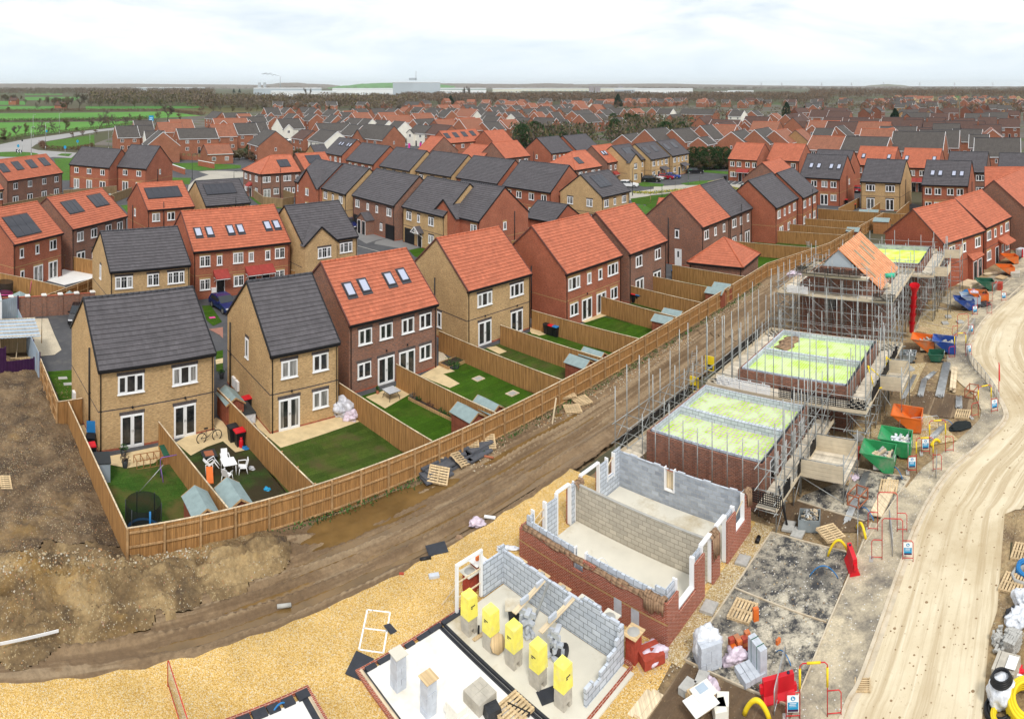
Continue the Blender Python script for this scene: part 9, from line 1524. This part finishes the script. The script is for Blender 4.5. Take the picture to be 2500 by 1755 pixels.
for i,(n,x,y) in enumerate([(4,252,470),(12,680,1375),(12,955,1330),(2,2010,800)]): tag(MB().tube([(0,0,0),(.02,0,1.3)],.04,'fence_rail',6).tube([(0,0,1.2),(.05,.05,3.2),(.2,0,3.6)],.02,'bark',5).tube([(0,0,2.2),(.3,.2,3.0)],.01,'bark',4).build('sapling',None,Q(n,x,y)),['thin staked sapling in the pale gravel bed','thin sapling on the round green beside the lamp','staked sapling at the far side of the round green','thin sapling at the left of the round green'][i],'tree')
# hedges, flower strip, weeds, woods as masses
def mass(name,label,pts,n,h,w,m,seed,leaf=.4,kind='stuff',cat=None):
 r=random.Random(seed); b=MB(); P=[Vector(p) for p in pts]; Ls=[(P[i+1]-P[i]).length for i in range(len(P)-1)]; T=sum(Ls)
 for k in range(n):
  s=r.uniform(0,T); i=0
  while i<len(Ls)-1 and s>Ls[i]: s-=Ls[i]; i+=1
  d=(P[i+1]-P[i])/Ls[i]; c=P[i]+d*s+Vector((-d.y,d.x,0))*r.gauss(0,w*.4); hh=h*(.75+.4*mn.noise(c*.35/max(.3,h*.12)+Vector((seed,0,0)))); c.z+=hh*r.random()**.8; e1=Vector((r.gauss(0,.7),r.gauss(0,.7),r.uniform(.2,1.2))).normalized()*leaf*r.uniform(.6,1.4); e2=e1.cross(Vector((r.gauss(0,1),r.gauss(0,1),r.gauss(0,1)))).normalized()*leaf*.3; mm=m if isinstance(m,str) else m[r.randrange(len(m))]; b.face([c-e2,c+e2,c+e1],mm)
 b.fix=False; o=b.build(name); return tag(o,label,cat,None,kind)
mass('hedgerow','clipped hedge between the two near green fields',pp(9,(-100,492),(900,482),(1700,462)),3500,2.4,2.5,['twig_olive','twig_brown','shrub_green'],1,.7); mass('hedgerow','hedge line along the far side of the middle green field',pp(9,(-100,382),(900,372),(1850,372),(2280,420)),5000,3.,4,['twig_red','twig_brown'],2,.9); mass('hedgerow','hedge and scrub along the far verge of the main road',pp(9,(-60,730),(300,655),(700,612),(1300,548),(1640,505)),5000,1.8,3.5,['twig_brown','twig_olive','weed_green'],3,.4); mass('hedgerow','reddish young hedge around the grass island by the roundabout',pp(9,(470,735),(490,800),(850,812),(1050,770)),2500,1.6,1.6,['reddish_hedge','twig_red'],4,.4)
mass('flower_strip','strip of yellow daffodils along the round green',pp(12,(200,1340),(420,1345),(700,1318),(1000,1300),(1280,1290),(1440,1305)),3000,.55,1.2,['daffodil','weed_green','shrub_green','daffodil'],5,.22); mass('weeds','weeds and rough grass along the foot of the long fence',guv((1,-.3),(30,-.3),(64,-.35)),2600,.28,.5,['weed_green','ivy_green','shrub_green'],6,.14)
def wood(label,c,x0,x1,y0,y1,n,h,m,seed):
 r=random.Random(seed); b=MB()
 for k in range(n):
  p=Q(c,r.uniform(x0,x1),r.uniform(y0,y1)); hh=h*r.uniform(.6,1.25); w=hh*.32
  for j in range(34): q_=p+Vector((r.gauss(0,w),r.gauss(0,w),hh*(1-.75*r.random()**1.6))); e1=Vector((r.gauss(0,.5),r.gauss(0,.5),r.uniform(.3,1.))).normalized()*hh*.22; e2=e1.cross(Vector((r.gauss(0,1),r.gauss(0,1),.2))).normalized()*hh*.055; mm=m[r.randrange(len(m))]; b.face([q_-e2,q_+e2,q_+e1],mm)
 b.fix=False; stuff(b.build('woodland'))['label']=label
TW=['twig_wood_far','twig_brown','twig_grey']
wood('brown winter wood beyond the far left fields',9,-200,2400,140,200,900,13,TW,1); wood('bare trees around the far fields on the left',9,1000,2400,215,330,420,13,TW+['twig_olive'],2); wood('winter wood between the estate and the factories',10,-150,2400,395,500,900,10,TW+['twig_olive'],3); wood('bare wood in front of the white factories',11,-100,2400,268,345,1000,10,TW+['twig_red'],4); wood('bare wood behind the far right houses',12,-100,2400,262,335,900,10,TW+['twig_red'],5); wood('reddish bare woods at the far right',13,-100,2600,190,290,1000,12,TW+['twig_red','twig_red'],6); wood('trees along the skyline at the right',13,-2600,2700,165,190,900,15,['twig_wood_far'],7); wood('trees along the skyline at the left',9,-300,7000,98,135,900,15,['twig_wood_far'],8)
wood('garden trees among the old estate houses, right',13,0,2400,300,470,150,7,TW+['twig_olive'],11); wood('garden trees among the old estate houses, centre',12,0,2296,330,560,130,6,TW+['twig_olive'],12); wood('garden trees among the old estate houses, left',11,0,2296,360,560,90,6,TW+['twig_olive'],13)
wood('undergrowth of the thicket behind the grey roofs',11,1180,2050,720,850,150,6,TW+['twig_olive','twig_olive','ivy_green'],14); wood('undergrowth of the thicket behind the solar pairs',12,-60,820,580,830,170,6,TW+['twig_olive','twig_olive','ivy_green'],15)
# hills on the skyline: solid ridges
def ridge(name,x0,x1,d,hs,m,dep=900):
 vs=[]; n=len(hs)*6
 for i in range(n+1):
  f=i/n*(len(hs)-1); k=min(int(f),len(hs)-2); t_=f-k; t_=t_*t_*(3-2*t_); h=hs[k]*(1-t_)+hs[k+1]*t_+3*mn.noise(Vector((i*.9,d*.01,0))); x=x0+(x1-x0)*i/n; th=(x-1250)/F
  for dd,hh in ((0,-1),(dep*.35,max(0,h)*.75),(dep*.6,max(0,h)),(dep*1.6,-1)): vs.append(((d+dd)*math.sin(th),(d+dd)*math.cos(th),hh))
 fs=[(i*4+j,(i+1)*4+j,(i+1)*4+j+1,i*4+j+1) for i in range(n) for j in range(3)]; me=bpy.data.meshes.new(name); me.from_pydata(vs,[],fs); me.materials.append(MATS[m]); struct(ob(name,me))
ridge('hills',-200,700,7000,[40,48,52,46,50,44,40,30],'twig_wood_far'); ridge('hills',620,830,7500,[20,45,62,64,50,45,30],'twig_wood_far'); ridge('hills',800,1110,5600,[10,28,45,52,54,50,40,25],'crop_green_far'); ridge('hills',930,1400,6500,[40,60,52,50,46,44,52,46],'twig_wood_far'); ridge('hills',1350,2560,7200,[40,48,52,40,30,24,22,20,20,20],'twig_wood_far'); ridge('hills',2100,2230,9500,[14,40,52,40,16],'rough_field')
# factories
def works(label,c,x0,x1,yt,yb,m,dep=70,name='warehouse',roof='warehouse_roof',bands=0,cat='warehouse'):
 a,b_=Q(c,x0,yb),Q(c,x1,yb); h=(yb-yt)/CR[c][2]*a.length/F*1.0; rz=ang_of(a,b_); L_=(b_-a).length; t=thing(name,label,cat,a,rz,'far industrial buildings'); MB().box(0,0,-1,L_,dep,h,m).build('wall',t); r=MB().hexa([(-.5,-.5,h),(L_+.5,-.5,h),(L_+.5,dep,h),(-.5,dep,h),(-.5,-.5,h+.5),(L_+.5,-.5,h+.5),(L_+.5,dep*.5,h+dep*.035),(-.5,dep*.5,h+dep*.035)],roof); r.build('roof',t); w_=MB(); n=max(2,int(L_/18))
 for k in range(n): w_.box(L_*(k+.2)/n,-.2,h*.1,L_*(k+.55)/n,-.01,h*.35,'warehouse_blue')
 w_.build('door_panels_trim',t)
 if bands: MB().box(-.1,-.3,h*.8,L_+.1,-.02,h*.88,'factory_green').build('band_trim',t)
 return t
for a in [('long grey blue sheds beyond the far left woods',9,1500,2296,112,146,'warehouse_blue'),('white roofed shed at the end of the grey blue sheds',9,2085,2232,115,146,'warehouse_white'),('large pale factory with curved roof left of the poplars',10,545,1310,260,330,'warehouse_blue'),('white sheds in front of the large pale factory',10,740,1480,296,352,'warehouse_white'),('bright white warehouse left of the tall block',10,1430,2110,264,330,'warehouse_white'),('low cream shed roof among the near woods',10,930,2250,380,418,'warehouse_cream'),('white warehouse with green band right of the tall block',11,120,860,168,225,'warehouse_white'),('cream warehouse right of the two poplars',11,930,1250,170,215,'warehouse_cream'),('long cream warehouse left of the twin towers',11,1160,2010,166,195,'warehouse_cream'),('white domed sheds below the twin towers',11,1600,1970,235,270,'warehouse_white'),('cream warehouse behind the twin towers',11,2140,2560,165,200,'warehouse_cream'),('white works with wavy roof beyond the woods',12,230,880,172,230,'warehouse_white'),('grey works building left of the wavy roof',12,0,230,180,225,'warehouse_blue'),('small pale sheds far right of the wavy roof',12,1120,1420,205,225,'warehouse_cream'),('thin white sheds far off at the right',12,1270,1560,195,208,'warehouse_white')]: works(*a,bands=a[0].count('green band'))
works('tall windowless grey white factory block with small sign',9+1,2108,2640,192,345,'warehouse_blue',60,'factory_block',cat='factory'); b0=Q(11,0,240); tag(MB().box(-5,20,38,12,40,44,'warehouse_blue').tube([(12,30,38),(12,30,62)],.6,'tower_grey',6).build('roof_plant',None,b0),'plant room and mast on top of the tall grey white block','plant room')
for i,(c,x0,x1,yt,yb) in enumerate([(11,2012,2068,136,222),(11,2078,2140,136,226),(12,46,98,138,198)]):
 t=works(['striped grey tower, left of the twin towers','striped grey tower, right of the twin towers','grey tower by the works with wavy roof'][i],c,x0,x1,yt,yb,'tower_grey',20,'tower',cat='tower');
for i,(x,d,rad,h) in enumerate([(612,6600,19,58),(671,6600,19,58)]): th=(500+x/4.592-1250)/F; tag(MB().lathe([(rad,0),(rad*.72,h*.7),(rad*.78,h)],'cooling_concrete',20).build('cooling_tower',None,(d*math.sin(th),d*math.cos(th),0)),['pale cooling tower on the skyline, left one','pale cooling tower on the skyline, right one'][i],'cooling tower')
th=(500+846/4.592-1250)/F; cp=Vector((6500*math.sin(th),6500*math.cos(th),0)); tag(MB().tube([(0,0,0),(0,0,118)],5,'cooling_concrete',10,r1=3.6).build('chimney_stack',None,cp),'tall smoking chimney on the skyline','chimney')
t=NT('smoke',1,.0); t.b.inputs['Alpha'].default_value=.12; t.col((.4,.42,.46)); b=MB()
for k in range(40): s=2.5+k*.28; b.lathe([(0,-s*.5),(s*.8,-s*.25),(s,0),(s*.8,s*.25),(0,s*.5)],'smoke',8,(-3-k*k*.06-k*2.2,ri.gauss(0,3),120+k*.75+ri.gauss(0,1.+k*.14)),1.5)
stuff(b.build('smoke',None,cp))
for i,x in enumerate([28,362,722,1128,1517,1947,-650,-420]): p=at(2000+x/4.592,222); s=MB(); s.tube([(-3,0,0),(0,0,42)],.5,'tower_grey',4).tube([(3,0,0),(0,0,42)],.5,'tower_grey',4).bar((-8,0,30),(8,0,30),.6,.6,'tower_grey').bar((-6,0,36),(6,0,36),.6,.6,'tower_grey').tube([(-2,0,14),(1.6,0,20)],.35,'tower_grey',4); o=s.build('pylon',None,p); o['category']='pylon'; o['group']='pylons on the skyline'; TG.setdefault('grey electricity pylon on the right skyline',[]).append((x,o))
ordinal({k:v for k,v in TG.items() if 'pylon' in k})
for n,x,y,lab in [(9,135,300,'lone brick cottage in the far left fields'),(9,650,340,'low red farm building among trees in the far fields')]: house(lab,'','',pos=Q(n,x-40,y),ang=10,W=11,D=8,ze=5 if x<300 else 3,wall='brick_old',roof='tile_brown_old',front='w2/1/.3' if x<300 else '',lod=2,band=False,group=None,chim=1)
# air
hm=bpy.data.materials.new('haze'); hm.use_nodes=True; nt_=hm.node_tree; nt_.nodes.remove(nt_.nodes['Principled BSDF']); vo=nt_.nodes.new('ShaderNodeVolumePrincipled'); vo.inputs['Color'].default_value=(.93,.97,1,1); vo.inputs['Density'].default_value=HAZE=.00005; vo.inputs['Anisotropy'].default_value=.2; nt_.links.new(vo.outputs[0],nt_.nodes['Material Output'].inputs['Volume']); MATS['haze']=hm
if 1: stuff(MB().box(-27000,-9500,-1.5,27000,27500,150,'haze').build('haze'))
c=bpy.data.cameras.new('camera'); co=bpy.data.objects.new('camera',c); COL.objects.link(co); sc.camera=co
co.location=(0,0,HC); co.rotation_euler=(PI/2,0,0); c.type='PANO'; c.panorama_type='CENTRAL_CYLINDRICAL'; c.central_cylindrical_radius=1
c.central_cylindrical_range_u_min=-1250/F; c.central_cylindrical_range_u_max=1250/F; c.central_cylindrical_range_v_min=-(1755-YH)/F; c.central_cylindrical_range_v_max=YH/F
c.clip_start=.5; c.clip_end=60000
w=bpy.data.worlds.new('World'); sc.world=w; w.use_nodes=True; nt=w.node_tree; bg=nt.nodes['Background']
sky=nt.nodes.new('ShaderNodeTexSky'); sky.sky_type='NISHITA'; sky.sun_disc=False; sky.sun_elevation=R(50); sky.sun_rotation=R(172); sky.air_density=1.; sky.dust_density=2.; sky.altitude=50
def wn(ty,**k):
 x=nt.nodes.new(ty)
 for a,b in k.items():
  if a in x.inputs:
   if isinstance(b,bpy.types.NodeSocket): nt.links.new(b,x.inputs[a])
   else: x.inputs[a].default_value=b
  else: setattr(x,a,b)
 return x
tc=wn('ShaderNodeTexCoord'); mp=wn('ShaderNodeMapping',Vector=tc.outputs['Generated']); mp.inputs['Scale'].default_value=(1.6,1.6,7.)
n1=wn('ShaderNodeTexNoise',Vector=mp.outputs[0],Scale=1.9,Detail=9,Roughness=.6,Distortion=.4)
rp=wn('ShaderNodeValToRGB',Fac=n1.outputs['Fac']); rp.color_ramp.elements[0].position=.36; rp.color_ramp.elements[1].position=.6
rp.color_ramp.elements[0].color=(5.0,5.6,6.1,1); rp.color_ramp.elements[1].color=(7.6,7.65,7.7,1)
sx=wn('ShaderNodeSeparateXYZ',Vector=tc.outputs['Generated'])
hz=wn('ShaderNodeMapRange',Value=sx.outputs[2]); hz.inputs[1].default_value=0.; hz.inputs[2].default_value=.09; hz.inputs[3].default_value=1.; hz.inputs[4].default_value=0.
mx0=wn('ShaderNodeMix',data_type='RGBA'); nt.links.new(hz.outputs[0],mx0.inputs[0]); nt.links.new(rp.outputs[0],mx0.inputs[6]); mx0.inputs[7].default_value=(5.5,6.3,6.9,1)
mx=wn('ShaderNodeMix',data_type='RGBA'); mx.inputs[0].default_value=.92; nt.links.new(sky.outputs[0],mx.inputs[6]); nt.links.new(mx0.outputs[2],mx.inputs[7])
nt.links.new(mx.outputs[2],bg.inputs['Color']); bg.inputs['Strength'].default_value=.1
sl=bpy.data.lights.new('sun','SUN'); sl.energy=1.5; sl.angle=R(11); sl.color=(1,.96,.9); so=bpy.data.objects.new('sun',sl); COL.objects.link(so); so.rotation_euler=(R(40),0,R(8)); so.location=(0,0,60)
sc.view_settings.view_transform='Standard'; sc.view_settings.look='None'; sc.view_settings.exposure=.70; sc.view_settings.gamma=1
sc.cycles.use_denoising=True; sc.cycles.max_bounces=5; sc.cycles.diffuse_bounces=3; sc.cycles.glossy_bounces=2; sc.cycles.volume_bounces=1; sc.cycles.transparent_max_bounces=8
